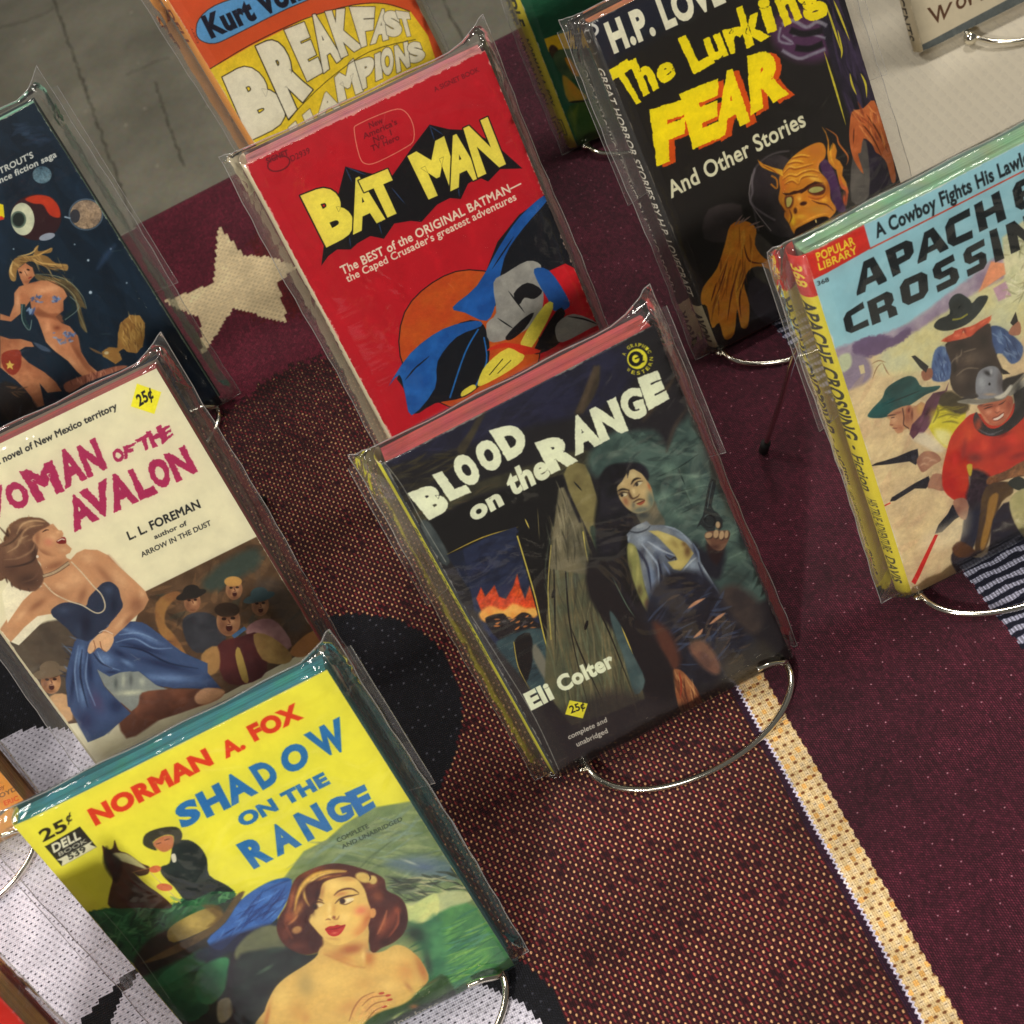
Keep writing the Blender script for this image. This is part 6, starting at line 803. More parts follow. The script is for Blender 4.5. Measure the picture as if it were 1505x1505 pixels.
# ------------------------------------------------------------------ table and cloths
def box(vs, fs, x0, x1, y0, y1, z0, z1):
    b = len(vs); vs += [(x, y, z) for z in (z0, z1) for y in (y0, y1) for x in (x0, x1)]
    fs += [(b, b+2, b+3, b+1), (b+4, b+5, b+7, b+6), (b, b+1, b+5, b+4), (b+2, b+6, b+7, b+3), (b, b+4, b+6, b+2), (b+1, b+3, b+7, b+5)]
XL, XR, YF, YB = -460, 560, -60, 787
tb = bpy.data.objects.new('folding_table', None); COL.objects.link(tb); tb.location = (0, .36, FZ*MM)
tag(tb, 'folding table hidden under the white damask cloth and woven throw', 'table')
PLW = simple('table_plastic', (190, 188, 180), .5); STL = simple('grey_steel', (90, 92, 94), .35, .8)
vs, fs = [], []; box(vs, fs, XL+12, XR-12, YF+12-360, YB-10-360, -30-FZ, -9-FZ); mesh_obj('tabletop', vs, fs, PLW, tb)
for x in (XL+70, XR-70):
    for y in (YF+70, YB-80): tube('leg', [(x, y-360, 0), (x, y-360, -30-FZ)], 12, STL, tb)
def undul(x, y):
    return 0.55*math.sin(x*.021+1.3*math.sin(y*.011))+.5*math.sin(y*.027+.8+.01*x)+.35*math.sin((x+y)*.05)
def cloth(name, x0, x1, y0, zt, drape, mat, skip=None, nx=90, ny=110, yb=YB, amp=1.0, thick=1.0):
    R = 9.0; xs = np.linspace(x0, x1, nx+1); L0 = yb-R-y0; arc = R*math.pi/2; T_ = L0+arc+drape
    ts = np.concatenate([np.linspace(0, L0, ny+1), L0+np.linspace(0, arc, 7)[1:], L0+arc+np.linspace(0, drape, 16)[1:]])
    vs, uv = [], []
    for t in ts:
        for x in xs:
            if t <= L0: y, z = y0+t, zt+amp*undul(x, y0+t)*min(1, (L0-t)/40+.15)
            elif t <= L0+arc: a = (t-L0)/R; y, z = yb-R+R*math.sin(a), zt-R+R*math.cos(a)
            else: d = t-L0-arc; y, z = yb+2.5*math.sin(x*.05+d*.01)*min(1, d/50), zt-R-d
            vs.append((x, y, z)); uv.append(((x-x0)/(x1-x0), t/T_))
    fs = []
    for j in range(len(ts)-1):
        for i in range(nx):
            if skip and skip((xs[i]+xs[i+1])/2, y0+(ts[j]+ts[j+1])/2): continue
            k = j*(nx+1)+i; fs.append((k, k+1, k+nx+2, k+nx+1))
    o = mesh_obj(name, vs, fs, mat, None, uv, True)
    md = o.modifiers.new('thickness', 'SOLIDIFY'); md.thickness = thick*MM; md.offset = -1
    return o, T_
# white damask
m, t, b = nt('white_damask'); N = t.nodes.new; L = t.links.new
Y, X = np.mgrid[0:384, 0:384].astype(np.float32)/384*24          # 24 mm repeat
dm = np.zeros((384, 384), np.float32)
for j in range(4):
    for i in range(4):
        cx, cy = i*6, j*6+(i % 2)*3
        dx = (X-cx+12) % 24-12; dy = (Y-cy+12) % 24-12; v_ = dy+dx*.5
        dm = np.maximum(dm, np.clip(1.5-np.abs(dx), 0, .3)/.3*np.clip(2.3-np.abs(v_), 0, .4)/.4*(.6+.4*np.sin(v_*7.5)))
ti = N('ShaderNodeTexImage'); ti.image = np_image('damask', dm, False); mp = N('ShaderNodeMapping'); tc = N('ShaderNodeTexCoord')
mp.inputs['Scale'].default_value = (1000/24, 1000/24, 1); L(tc.outputs['Object'], mp.inputs[0]); L(mp.outputs[0], ti.inputs[0])
cr = N('ShaderNodeMix'); cr.data_type = 'RGBA'; cr.inputs[6].default_value = lin((214, 204, 182)); cr.inputs[7].default_value = lin((221, 211, 190)); L(ti.outputs[0], cr.inputs[0]); L(cr.outputs[2], b.inputs['Base Color'])
ro = N('ShaderNodeMapRange'); ro.inputs[3].default_value = .62; ro.inputs[4].default_value = .52; L(ti.outputs[0], ro.inputs[0]); L(ro.outputs[0], b.inputs['Roughness']); b.inputs['Sheen Weight'].default_value = .3
ns = N('ShaderNodeTexNoise'); ns.inputs['Scale'].default_value = 14; ns.inputs['Detail'].default_value = 3; L(tc.outputs['Object'], ns.inputs['Vector'])
ad = N('ShaderNodeMath'); ad.operation = 'MULTIPLY_ADD'; ad.inputs[1].default_value = 14; L(ns.outputs['Fac'], ad.inputs[0]); L(ti.outputs[0], ad.inputs[2])
bu = N('ShaderNodeBump'); bu.inputs['Strength'].default_value = .45; bu.inputs['Distance'].default_value = .0005; L(ad.outputs[0], bu.inputs['Height']); L(bu.outputs[0], b.inputs['Normal'])
dk, _ = cloth('tablecloth', XL, XR, YF, TZ-1.6, 420, m, amp=.6, thick=.4)
tag(dk, 'white damask tablecloth lying under the maroon throw, its pattern of short dashes shiny', 'tablecloth')
# woven throw: one texel block per stitch
TX0, TX1, TY0 = -400., 196., 20.
def throw_image(TL):
    q = 3.8; w, h = int((TX1-TX0)*q), int(TL*q)
    Y, X = np.mgrid[0:h, 0:w].astype(np.float32); X = X/q+TX0+.35*vnoise(h, w, 90, 3)*2; Y = (h-Y)/q+TY0+.35*vnoise(h, w, 70, 4)*2
    sx, sy = 1.72, 2.13
    I = np.floor(X/sx); J = np.floor(Y/sy); fx = X/sx-I-.5; fy = Y/sy-J-.5; cx = (I+.5)*sx; cy = (J+.5)*sy
    hs = np.sin(I*127.1+J*311.7)*43758.5453; hs = (hs-np.floor(hs)).astype(np.float32)
    par = (np.mod(I+J, 2) == 0); par3 = (np.mod(I+2*J, 4) == 0)
    low = vnoise(h, w, 120, 8)+vnoise(h, w, 40, 9)*.6
    C = np.zeros((h, w, 3), np.float32)
    def col(c): return np.array(c, np.float32)
    gx = X/.86; gy = Y/1.06+.5*np.mod(np.floor(gx), 2); gi, gj = np.floor(gx), np.floor(gy); qx, qy = gx-gi-.5, gy-gj-.5
    h2 = np.sin(gi*91.7+gj*47.3)*43758.5453; h2 = (h2-np.floor(h2)).astype(np.float32)
    fine = np.clip(1.2-((qx+qy*.35)/.34)**2-(qy/.5)**2, 0, 1)*(.45+.75*h2)
    def put(mask, base, fleck, dot=None, dotm=None, jit=.25, dw=(.3, .25), fn=None):
        g = (fine if fn is None else fn)[..., None]; v = col(base)*(1-g)+col(fleck)*g
        if dot is not None:
            d = np.clip((1.3-(fx/dw[0])**2-(fy/dw[1])**2)*1.5, 0, 1)[..., None]*dotm[..., None]; v = v*(1-d)+col(dot)*d
        v = v*(1+jit*(hs[..., None]-.5)+.22*low[..., None]); C[mask] = v[mask]
    strk = np.clip(1.15-((fx+fy*.25)/.3)**2-(fy/.62)**2, 0, 1)*(1-par)*(.6+.5*hs)
    solid = .75+.25*np.cos(fx*6.28)*np.cos(fy*6.28)
    ALL = np.ones((h, w), bool); y_soft = cy+18*low+10*(hs-.5)
    spk = ((np.mod(I*1.0+3*J, 7) == 0) & (hs > .45)).astype(np.float32)
    put(ALL, (48, 14, 27), (112, 42, 60), (190, 140, 150), ((np.mod(I+4*J, 17) == 0) & (hs > .35)).astype(np.float32)*(X > 62)*.9, dw=(.17, .14))
    put((cx < 48) & (y_soft > 600), (70, 16, 32), (142, 46, 66), (150, 100, 100), spk*(cy < 660)*.6, dw=(.15, .12))
    put((cx < 48) & (np.hypot(cx+52, (cy-672))+14*(hs-.5)+20*low < 34), (78, 16, 24), (146, 38, 40))
    put((cx < 48) & (y_soft <= 600), (50, 16, 22), (126, 44, 46), (216, 168, 118), par.astype(np.float32)*(hs > .03)*(h2 > (cy-500)/130), fn=strk, dw=(.27, .3))
    put((cx < 48) & (y_soft <= 612) & (hs > .965), (40, 13, 18), (120, 30, 38), fn=strk)
    # narrow cream stripe, running a little askew
    cx0, X0 = cx, X; cx = cx+(cy-314)*-.0264+1.0; X = X+(Y-314)*-.0264+1.0
    lav = (cx < 49.5)
    st = (cx > 47.5) & (X < 60.6+.7*np.abs(((Y/4.26) % 1)-.5)*2+.25*(hs-.5)) & (cy < 610)
    put(st, (196, 160, 110), (244, 214, 158), (110, 56, 26), ((np.mod(J, 2) == 0) & (np.mod(I, 2) == 0)).astype(np.float32)*(.75+.25*hs), jit=.16, dw=(.47, .26), fn=solid)
    put(st & (np.mod(J, 2) == 1) & (np.mod(I, 2) == 1), (214, 184, 140), (252, 226, 180), (70, 50, 40), np.ones((h, w), np.float32)*.8, jit=.1, dw=(.3, .07), fn=solid)
    put(st & (np.mod(I*3+J*5, 11) < 1), (226, 160, 80), (244, 190, 110), fn=solid); jag = X-(48.3+1.1*np.abs(((Y/2.13) % 1)-.5)*2)
    put(st & (jag < 1.0), (206, 196, 226), (236, 230, 250), fn=solid); put((X > 46.4) & (X < 60) & (cy < 610) & (jag < 0), (38, 20, 40), (70, 24, 44))
    cx, X = cx0, X0
    # black disc and black ground of the lower left motif
    BLK = ((14, 14, 19), (36, 36, 44)); sp2 = ((np.mod(I+3*J, 5) == 0) & (hs > .55)).astype(np.float32)*.55
    disc = np.hypot(cx+117, cy-378) < 62.5; put(disc, *BLK, (120, 120, 130), sp2)
    ground = (cx < -67-46*np.clip((cy-225)/60, 0, 3)**1.6) & (cy < 322) | (cx < -150) & (cy < 560); put(ground & ~disc, *BLK, (110, 110, 124), sp2*.7)
    WH = ((178, 172, 196), (236, 232, 244)); dash = par.astype(np.float32)*(.35+.65*hs)
    white = (cx < -75-50*np.clip((cy-215)/60, 0, 3)**1.6) & (cy < 306) | (cx < -150) & (cy < 350) | (np.hypot((cx+262)/1.0, (cy-395)/1.25) < 54)
    put(white, WH[0], WH[1], (26, 24, 32), dash, jit=.08, dw=(.33, .17), fn=solid)
    def seg(a, b_, r0, r1):
        ax, ay = on_z(a, TZ)[:2]; bx, by = on_z(b_, TZ)[:2]; tt = np.clip(((cx-ax)*(bx-ax)+(cy-ay)*(by-ay))/((bx-ax)**2+(by-ay)**2), 0, 1); return np.hypot(cx-ax-tt*(bx-ax), cy-ay-tt*(by-ay)) < r0+(r1-r0)*tt+1.2*(hs-.5)
    put(seg((212, 1415), (175, 1455), 1.2, 3.2) | seg((175, 1455), (140, 1505), 3.2, 6) | seg((140, 1505), (100, 1600), 6, 10), *BLK)
    # star
    S = np.array([on_z(p, TZ)[:2] for p in ((321, 332), (357, 376), (400, 378), (436, 392), (408, 414), (420, 472), (340, 452), (296, 522), (293, 466), (238, 442), (262, 433), (313, 415))])
    ins = np.zeros((h, w), bool)
    for k in range(len(S)):
        (x1, y1), (x2, y2) = S[k], S[k-1]
        if y1 != y2: c = (cy >= min(y1, y2)) & (cy < max(y1, y2)); ins ^= c & (cx < x1+(cy-y1)*(x2-x1)/(y2-y1))
    put(ins, (214, 186, 140), (250, 228, 182), (136, 104, 62), dash*.75, jit=.1, dw=(.42, .12), fn=solid)
    # striped border
    fr = X > 150+1.1*(hs-.5)
    sw = np.sin(Y*2*math.pi/4.6+2.2*vnoise(h, w, 60, 12)+.5*np.sin(X*.33+Y*.2)+.8*vnoise(h, w, 14, 15)+(X-150)*.05)+.9*vnoise(h, w, 5, 13)
    k_ = np.clip(sw*2.2+.5, 0, 1)[..., None]; k2 = (.8+.2*np.sin(X*4.2))[..., None]; v = col((17, 19, 38))*(1-k_)+col((196, 196, 222))*k_*k2; C[fr] = v[fr]
    return np.clip(C/255, 0, 1)
R_ = 9.0; TLEN = (YB-R_-TY0)+R_*math.pi/2+300
m, t, b = nt('woven_throw'); N = t.nodes.new; L = t.links.new
ti = N('ShaderNodeTexImage'); ti.image = np_image('throw_weave', throw_image(TLEN)); L(ti.outputs[0], b.inputs['Base Color']); b.inputs['Roughness'].default_value = .85; b.inputs['Specular IOR Level'].default_value = .2
b.inputs['Sheen Weight'].default_value = .12
tc = N('ShaderNodeTexCoord'); sp = N('ShaderNodeSeparateXYZ'); L(tc.outputs['UV'], sp.inputs[0])
def msin(out, k):
    a = N('ShaderNodeMath'); a.operation = 'MULTIPLY'; a.inputs[1].default_value = k; L(out, a.inputs[0]); s_ = N('ShaderNodeMath'); s_.operation = 'SINE'; L(a.outputs[0], s_.inputs[0]); return s_.outputs[0]
pr = N('ShaderNodeMath'); pr.operation = 'MULTIPLY'; L(msin(sp.outputs['X'], (TX1-TX0)*math.pi/.86), pr.inputs[0]); L(msin(sp.outputs['Y'], TLEN*math.pi/1.06), pr.inputs[1])
ab = N('ShaderNodeMath'); ab.operation = 'ABSOLUTE'; L(pr.outputs[0], ab.inputs[0])
bu = N('ShaderNodeBump'); bu.inputs['Strength'].default_value = .55; bu.inputs['Distance'].default_value = .0005; L(ab.outputs[0], bu.inputs['Height']); L(bu.outputs[0], b.inputs['Normal'])
th, _ = cloth('woven_throw', TX0, TX1, TY0, TZ, 300, m, skip=lambda x, y: x < -122 and y > 779, nx=110, ny=130, thick=1.3)
tag(th, 'maroon woven throw with cream star, cream stripe, black disc and striped border', 'blanket')
# ------------------------------------------------------------------ books
def pages_mat(name, c):
    m, t, b = nt(name); N = t.nodes.new; L = t.links.new
    tc = N('ShaderNodeTexCoord'); mp = N('ShaderNodeMapping'); mp.inputs['Scale'].default_value = (14, 14, 2600); L(tc.outputs['Object'], mp.inputs[0])
    n = N('ShaderNodeTexNoise'); n.inputs['Scale'].default_value = 1; n.inputs['Detail'].default_value = 3; L(mp.outputs[0], n.inputs['Vector'])
    n2 = N('ShaderNodeTexNoise'); n2.inputs['Scale'].default_value = 120; n2.inputs['Detail'].default_value = 4; L(tc.outputs['Object'], n2.inputs['Vector'])
    r = N('ShaderNodeValToRGB'); r.color_ramp.elements[0].position = .3; r.color_ramp.elements[0].color = lin(tuple(v*.72 for v in c)); r.color_ramp.elements[1].position = .7; r.color_ramp.elements[1].color = lin(c); L(n.outputs['Fac'], r.inputs[0])
    mx = N('ShaderNodeMix'); mx.data_type = 'RGBA'; mx.blend_type = 'SOFT_LIGHT'; mx.inputs[0].default_value = .6; L(r.outputs[0], mx.inputs[6]); L(n2.outputs['Color'], mx.inputs[7]); L(mx.outputs[2], b.inputs['Base Color']); b.inputs['Roughness'].default_value = .8
    bu = N('ShaderNodeBump'); bu.inputs['Strength'].default_value = .5; bu.inputs['Distance'].default_value = .0003; L(n.outputs['Fac'], bu.inputs['Height']); L(bu.outputs[0], b.inputs['Normal']); return m
def rooted(name, key, label, cat, group=None):
    O, ex, ey, n = FR[key]; r = bpy.data.objects.new(name, None); COL.objects.link(r)
    M_ = Matrix.Identity(4)
    for i in range(3): M_[i][0], M_[i][1], M_[i][2], M_[i][3] = ex[i], ey[i], n[i], O[i]*MM
    r.matrix_world = M_; r.empty_display_size = .02; tag(r, label, cat, group); return r
def bow(u, v, W, H, k):
    s, t = u/W, v/H; e = .5*math.sin(math.pi*s)*k+.35*math.sin(math.pi*t+.6)*s*k+.9*k*max(0, s-.8)*5*.2*(t-.3)
    return e-.55*max(0, 1-u/6)**2
def slab(name, W, H, n0, th, mat, par, k=0, flip=False, nu=22, nv=22, u0=0):
    vs, uv, fs = [], [], []
    for side in (0, 1):
        for j in range(nv+1):
            for i in range(nu+1):
                u, v = u0+(W-u0)*i/nu, H*j/nv; n = n0+bow(u, v, W, H, k)-(th if side else 0); vs.append((u, v, n)); uv.append((u/W, v/H))
    S = (nu+1)*(nv+1)
    for j in range(nv):
        for i in range(nu):
            a = j*(nu+1)+i; fs.append((a, a+1, a+nu+2, a+nu+1)); fs.append((S+a, S+a+nu+1, S+a+nu+2, S+a+1))
    ring = [i for i in range(nu+1)]+[j*(nu+1)+nu for j in range(1, nv+1)]+[nv*(nu+1)+i for i in range(nu-1, -1, -1)]+[j*(nu+1) for j in range(nv-1, 0, -1)]
    for a, b_ in zip(ring, ring[1:]+ring[:1]): fs.append((b_, a, S+a, S+b_))
    return mesh_obj(name, vs, fs, mat, par, uv)
def make_book(key, front, page, back, spine_canvas, rx, label, k=.8, rough=.34):
    x, y, yaw, tilt, W, H, T = BOOKS[key]
    r = rooted('paperback_book', key, label, 'book', 'paperbacks displayed on wire stands')
    slab('front_cover', W, H, 0, .28, print_mat('cover_print', front.img(), rough), r, k)
    slab('back_cover', W, H, -T+.28, .28, back, r, 0, nu=2, nv=2)
    # spine, wrapped round from front to back
    vs, uv, fs = [], [], []; n = 14; nv = 12
    for lay in (0, 1):
        for j in range(nv+1):
            for i in range(n+1):
                a = math.pi*i/n; rr_ = rx-(.3 if lay else 0); bu_ = .25*math.sin(j*1.7)*math.sin(a)
                u = .4*abs(math.cos(a))-(max(0, math.sin(a))**.75)*rr_-bu_*.4+(.0 if i in (0, n) else 0); nn_ = -T/2+math.cos(a)*(T/2-(.3 if lay else 0)); 
                dz = bow(0, H*j/nv, W, H, k)*(1-i/n)
                vs.append((u, H*j/nv, nn_+dz)); uv.append((1-j/nv, 1-i/n))
    S = (n+1)*(nv+1)
    for j in range(nv):
        for i in range(n):
            a = j*(n+1)+i; fs.append((a, a+n+1, a+n+2, a+1)); fs.append((S+a, S+a+1, S+a+n+2, S+a+n+1))
    for j in (0, nv):
        for i in range(n):
            a = j*(n+1)+i; q = (a, a+1, S+a+1, S+a); fs.append(q if j == 0 else q[::-1])
    mesh_obj('spine', vs, fs, print_mat('spine_print', spine_canvas.img(), .4), r, uv, True)
    # page block: slightly uneven fore-edge
    rb = random.Random(hash(key) % 1000 if False else len(key)*7+int(W)); vs, fs = [], []; na = 16
    for i in range(na+1):
        n_ = -.95-(T-1.3)*i/na; dv = rb.uniform(-.25, .15); du = rb.uniform(-.25, .15)
        vs += [(.6, .5, n_), (W-.9+du, .5, n_), (W-.9+du, H-.9+dv, n_), (.6, H-.9+dv, n_)]
    for i in range(na):
        for q in range(4): a = i*4+q; b_ = i*4+(q+1) % 4; fs.append((a, b_, b_+4, a+4)[::-1])
    fs += [(0, 1, 2, 3), tuple(na*4+q for q in (3, 2, 1, 0))]
    mesh_obj('page_block', vs, fs, pages_mat('page_edges', page), r)
    return r
def make_sleeve(key, label, mL=9, mR=6, mT=3.5, mB=2.5, ear=(5, 6), flap=.4, seed=0):
    x, y, yaw, tilt, W, H, T = BOOKS[key]; rs = random.Random(seed+17)
    r = rooted('plastic_sleeve', key, label, 'plastic sleeve', 'clear sleeves around the paperbacks')
    us = [-mL*(1-i/8) for i in range(8)]+[W*i/16 for i in range(17)]+[W+mR*i/8 for i in range(1, 9)]
    vs_ = [-mB*(1-i/3) for i in range(3)]+[H*i/22 for i in range(23)]+[H+mT*i/6 for i in range(1, 7)]
    ph = [rs.uniform(0, 6.28) for _ in range(8)]
    def P(u, v, side):
        a = 0
        if u < 0: a = -u/mL
        if u > W: a = (u-W)/mR
        c = 0
        if v < 0: c = -v/mB
        if v > H: c = (v-H)/mT
        e = min(1, math.hypot(a, c)); e = e*e*(3-2*e); mid = -T*.52; o = 1.1 if side else -T-1.0
        lift = (.25*math.sin(u*.06+ph[0])*math.sin(v*.045+ph[1])+.12*math.sin(u*.21+v*.11+ph[2])) if side else 0
        n = o*(1-e)+mid*e+abs(lift)*(1-e)
        tl = max(0, 1-(u+mL)/16)**1.5; tr_ = max(0, 1-(W+mR-u)/16)**1.5; top = max(0, (v-H+14)/(14+mT))
        vv = v+(ear[0]*tl+ear[1]*tr_)*top**3; m_ = max(a, c)
        w = .8*m_*math.sin(v*.16+ph[3]+u*.1)+.45*m_*math.sin(v*.37+ph[4]); n += w*.22; uu = u+(.5*math.sin(v*.05+ph[5])+.25*math.sin(v*.31+ph[6]))*a
        if max(tl, tr_)*top > .3: n += 1.4*math.sin(u*1.3+v*.9+ph[7])*max(tl, tr_)*top*(1-e*.4)
        return (uu, vv+.35*math.sin(u*.2+ph[2])*c, n)
    for side, nm in ((1, 'front_sheet'), (0, 'back_sheet')):
        v_ = [P(u, v, side) for v in vs_ for u in us]; nu = len(us); fs = []; mi = []
        for j in range(len(vs_)-1):
            for i in range(nu-1):
                a = j*nu+i; q = (a, a+1, a+nu+1, a+nu); fs.append(q if side else q[::-1]); edge = (i < 8 or i >= nu-9 or j < 3 or j >= len(vs_)-7); cor = (i < 9 or i >= nu-10) and (j < 4 or j >= len(vs_)-9); mi.append(2 if cor and edge else 1 if edge else 0)
        o = mesh_obj(nm, v_, fs, SLEEVE, r, None, True); o.data.materials.append(SLEEVE_EDGE); o.data.materials.append(CRUMPLE)
        o.data.polygons.foreach_set('material_index', mi)
    rim = [P(u, vs_[0], 1) for u in us]+[P(us[-1], v, 1) for v in vs_[1:]]+[P(u, vs_[-1], 1) for u in us[::-1][1:]]+[P(us[0], v, 1) for v in vs_[::-1][1:-1]]
    tube('seam', rim, .2, SEAM, r, 5, True)
    if flap:
        v0 = H*(1-flap); a, b_ = -mL-2.2, W+mR+2.6; q = []
        for j in range(9):
            for i in range(9): u = a+(b_-a)*i/8; v = v0+(H+1-v0)*j/8; q.append((u, v, -T*.5-(T*.5+1.6)*math.sin(math.pi*min(1, max(0, (u-a)/(b_-a))))**.3+.3*math.sin(u*.3+v*.2)))
        f_ = [(j*9+i, j*9+i+1, j*9+i+10, j*9+i+9) for j in range(8) for i in range(8)]
        mesh_obj('flap', q, f_, SLEEVE_EDGE, r, None, True)
        tube('flap_edge', [q[8*9], q[7*9], q[5*9], q[3*9], q[0]]+[q[i] for i in range(1, 9)]+[q[9*j+8] for j in range(1, 9)], .14, SEAM, r, 4)
    return r
def make_stand(key, label, fwd=25, uL=10, uR=None, feet=((24, 84), (None, 84)), ball=False, legtop=None):
    x, y, yaw, tilt, W, H, T = BOOKS[key]; O, ex, ey, n = FR[key]; bk = np.array([-ex[1], ex[0], 0]); uR = uR or W-4
    r = bpy.data.objects.new('wire_stand', None); COL.objects.link(r); r.empty_display_size = .02
    r.location = tuple((O+np.array([0, 0, TZ]))*MM); r.rotation_euler = (0, 0, math.radians(yaw)); tag(r, label, 'book stand', 'wire book stands')
    R = 1.35; z0 = R+.1; zb = -TZ-R-.35; tl = math.radians(tilt)
    ct, st = math.cos(tl), math.sin(tl); cu = (uL+uR)/2; rxx = (uR-uL)/2
    def onback(u, v): return (u, v*ct+(T+3.2)*st, v*st-TZ-(T+3.2)*ct*0)
    arc = [(cu-rxx*math.cos(a), -1.5-fwd*math.sin(a), z0+(zb-z0)*abs(math.cos(a))**3) for a in np.linspace(0, math.pi, 21)]
    left = [(uL+6, T+6, zb-.8), (uL+2, T*.5, zb), (uL, 3, zb)]; right = [(uR, .5, zb+1.5), (uR-1, -2.4, zb+4.5), (uR-6, -2.6, zb+8), (uR-12, -2.2, zb+8.5)]
    tube('front_loop', smooth_path(left+arc, 5), R, CHROME, r)
    tube('retaining_hook', smooth_path([arc[-1]]+right, 6), R*.85, CHROME, r)
    tube('retaining_hook', smooth_path([(uL, 2, zb), (uL-2, -2.2, zb+.5), (uL-3, -2.6, zb+3)], 6), R*.85, CHROME, r)
    top = .6*H; bl = onback(uL+14, 4); br = onback(uR-14, 4)
    tube('back_frame', smooth_path([(uR-4, T*.6, zb), (uR-8, T+5, zb), onback(uR-12, 14), onback(uR-20, top*.6), onback(cu+8, top), onback(cu-8, top), onback(uL+20, top*.6), onback(uL+12, 14), (uL+8, T+5, zb), (uL+4, T*.6, zb)], 6), R, CHROME, r)
    for fu, fb in feet:
        fu = W-24 if fu is None else fu; s_ = cu+(7 if fu > cu else -7); p0 = onback(s_, top*.98); p1 = (fu, fb, z0+2)
        mid = tuple(np.array(p0)*.5+np.array(p1)*.5)
        if legtop and fu < cu: mid = legtop; p0 = onback(legtop[0]+14, legtop[2]+4)
        tube('hind_leg', smooth_path([p0, mid, tuple(np.array(mid)*.5+np.array(p1)*.5), p1], 4), R*.9, CHROME, r)
        d = (np.array(p1)-np.array(mid)); d /= np.linalg.norm(d); tube('rubber_foot', [tuple(np.array(p1)-d*9), tuple(np.array(p1)-d*4), p1, tuple(np.array(p1)+d*1.0)], 2.2, RUBBER, r)
    if ball:
        me = bpy.data.meshes.new('ball_end'); bm_ = bmesh.new(); bmesh.ops.create_uvsphere(bm_, u_segments=20, v_segments=12, radius=3.6*MM); bm_.to_mesh(me); bm_.free()
        for p in me.polygons: p.use_smooth = True
        o = link('ball_end', me, CHROME, r); o.location = ((uL-2)*MM, -5*MM, 4.2*MM)
    return r
BK = lambda c: simple('back_cover_card', c, .45, noise=.3, nscale=60)
def SP(key, base, parts, seed=1, wear=.6): return spine_art(BOOKS[key][5], BOOKS[key][6]*1.3, base, parts, seed, wear)
CW = (226, 222, 206)
make_book('red_wing', art_red(), (236, 150, 148), BK((150, 150, 140)), SP('red_wing', (216, 204, 170), [('BATMAN', (60, 34, 30), 60, 96, 5, 10, .06), ('D2939', (80, 40, 34), 104, 118, 6, 9, .03)], 3, 1.2), 2.2, 'red paperback with big yellow lettering over black wings and an orange disc')
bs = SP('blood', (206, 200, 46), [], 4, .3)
bs.f((118, 106, 60), [-2, 10.5, 162, 10.5, 162, 30, -2, 30], soft=6, sm=False); bs.f((44, 50, 52), [-2, -2, 162, -2, 162, 2.6, -2, 2.6], sm=False); bs.t('BLOOD ON THE RANGE', (60, 60, 34), (30, 6.6), (96, 6.6), (30, 3.6), .04); make_book('blood', art_blood(), (222, 92, 90), BK((60, 60, 64)), bs, 2.4, 'dark night-scene paperback with white title, a burning ranch and a man holding a revolver')  # back of spine painted brown only to dull its yellow reflection in the sleeve
fs_ = SP('fear', (30, 28, 28), [('GREAT HORROR STORIES BY H.P. LOVECRAFT', CW, 20, 134, 3.5, 8.5, .03), ('AVON', (60, 50, 40), 144, 158, 3.5, 10, .1)], 5, .6)
fs_.f((198, 186, 150), [139, 0, 162, 0, 162, 16, 139, 16], sm=False); fs_.t('AVON', (44, 38, 34), (143, 9.5), (159, 9.5), (143, 3.5), .09); fs_.dabs([(190, 188, 180)], [2, 2, 18, 2, 18, 12, 2, 12], 14, 5, .8, 30, jit=80)
make_book('fear', art_fear(), (228, 142, 92), BK((70, 60, 56)), fs_, 3.0, 'black horror paperback with dripping yellow title and an orange horned ghoul')
as_ = SP('apache', (222, 206, 52), [('APACHE CROSSING', (52, 52, 36), 19, 82, 2.5, 9, .05), ('\u2022', (52, 52, 36), 85, 87, 4, 7, .05), ('Fiction', (60, 58, 40), 90, 108, 3, 8, .03), ('HIS TRUE ADVENTURE', (70, 66, 40), 112, 140, 3, 7.5, .02), ('DAVIS', (60, 58, 40), 143, 157, 3, 7.5, .03)], 6, .4)
as_.f((200, 48, 40), [-2, -2, 17, -2, 17, 20, -2, 20], sm=False); as_.t('368', (236, 214, 60), (4, 8), (13, 8), (4, 3), .04)
make_book('apache', art_apache(), (168, 212, 168), BK((150, 170, 170)), as_, 4.0, 'pale blue western paperback with black slab title, red corner box and three gunmen')
make_book('woman', art_woman(), (196, 92, 88), BK((160, 150, 130)), SP('woman', (200, 192, 160), [('WOMAN OF THE AVALON', (150, 40, 80), 20, 120, 3, 9, .05)], 7), 2.4, 'cream paperback with crimson title and a laughing blonde dancer in a blue dress')
make_book('shadow', art_shadow(), (52, 158, 164), BK((40, 130, 140)), SP('shadow', (226, 218, 70), [('SHADOW ON THE RANGE', (40, 60, 60), 20, 120, 3, 8, .05)], 8), 1.2, 'bright yellow paperback with blue title, a horse and a red-haired woman in water')
make_book('venus', art_venus(), (150, 206, 178), BK((30, 50, 60)), SP('venus', (28, 48, 62), [('VENUS', CW, 20, 70, 3, 7, .05)], 9), 2.2, 'dark blue science-fiction paperback with eyeball planets and a long-haired woman')
make_book('breakfast', art_breakfast(), (226, 206, 150), BK((190, 100, 60)), SP('breakfast', (222, 150, 70), [('DELL', (120, 50, 34), 10, 30, 5, 12, .05)], 10), 2.5, 'orange and yellow paperback with bulging white letters and a blue name capsule')
ss_ = SP('saddle', (206, 190, 40), [('SADDLE', (40, 44, 34), 60, 92, 3, 10, .06), ('NORMAN A. FOX', (40, 44, 34), 99, 138, 4, 9, .03)], 11, .5)
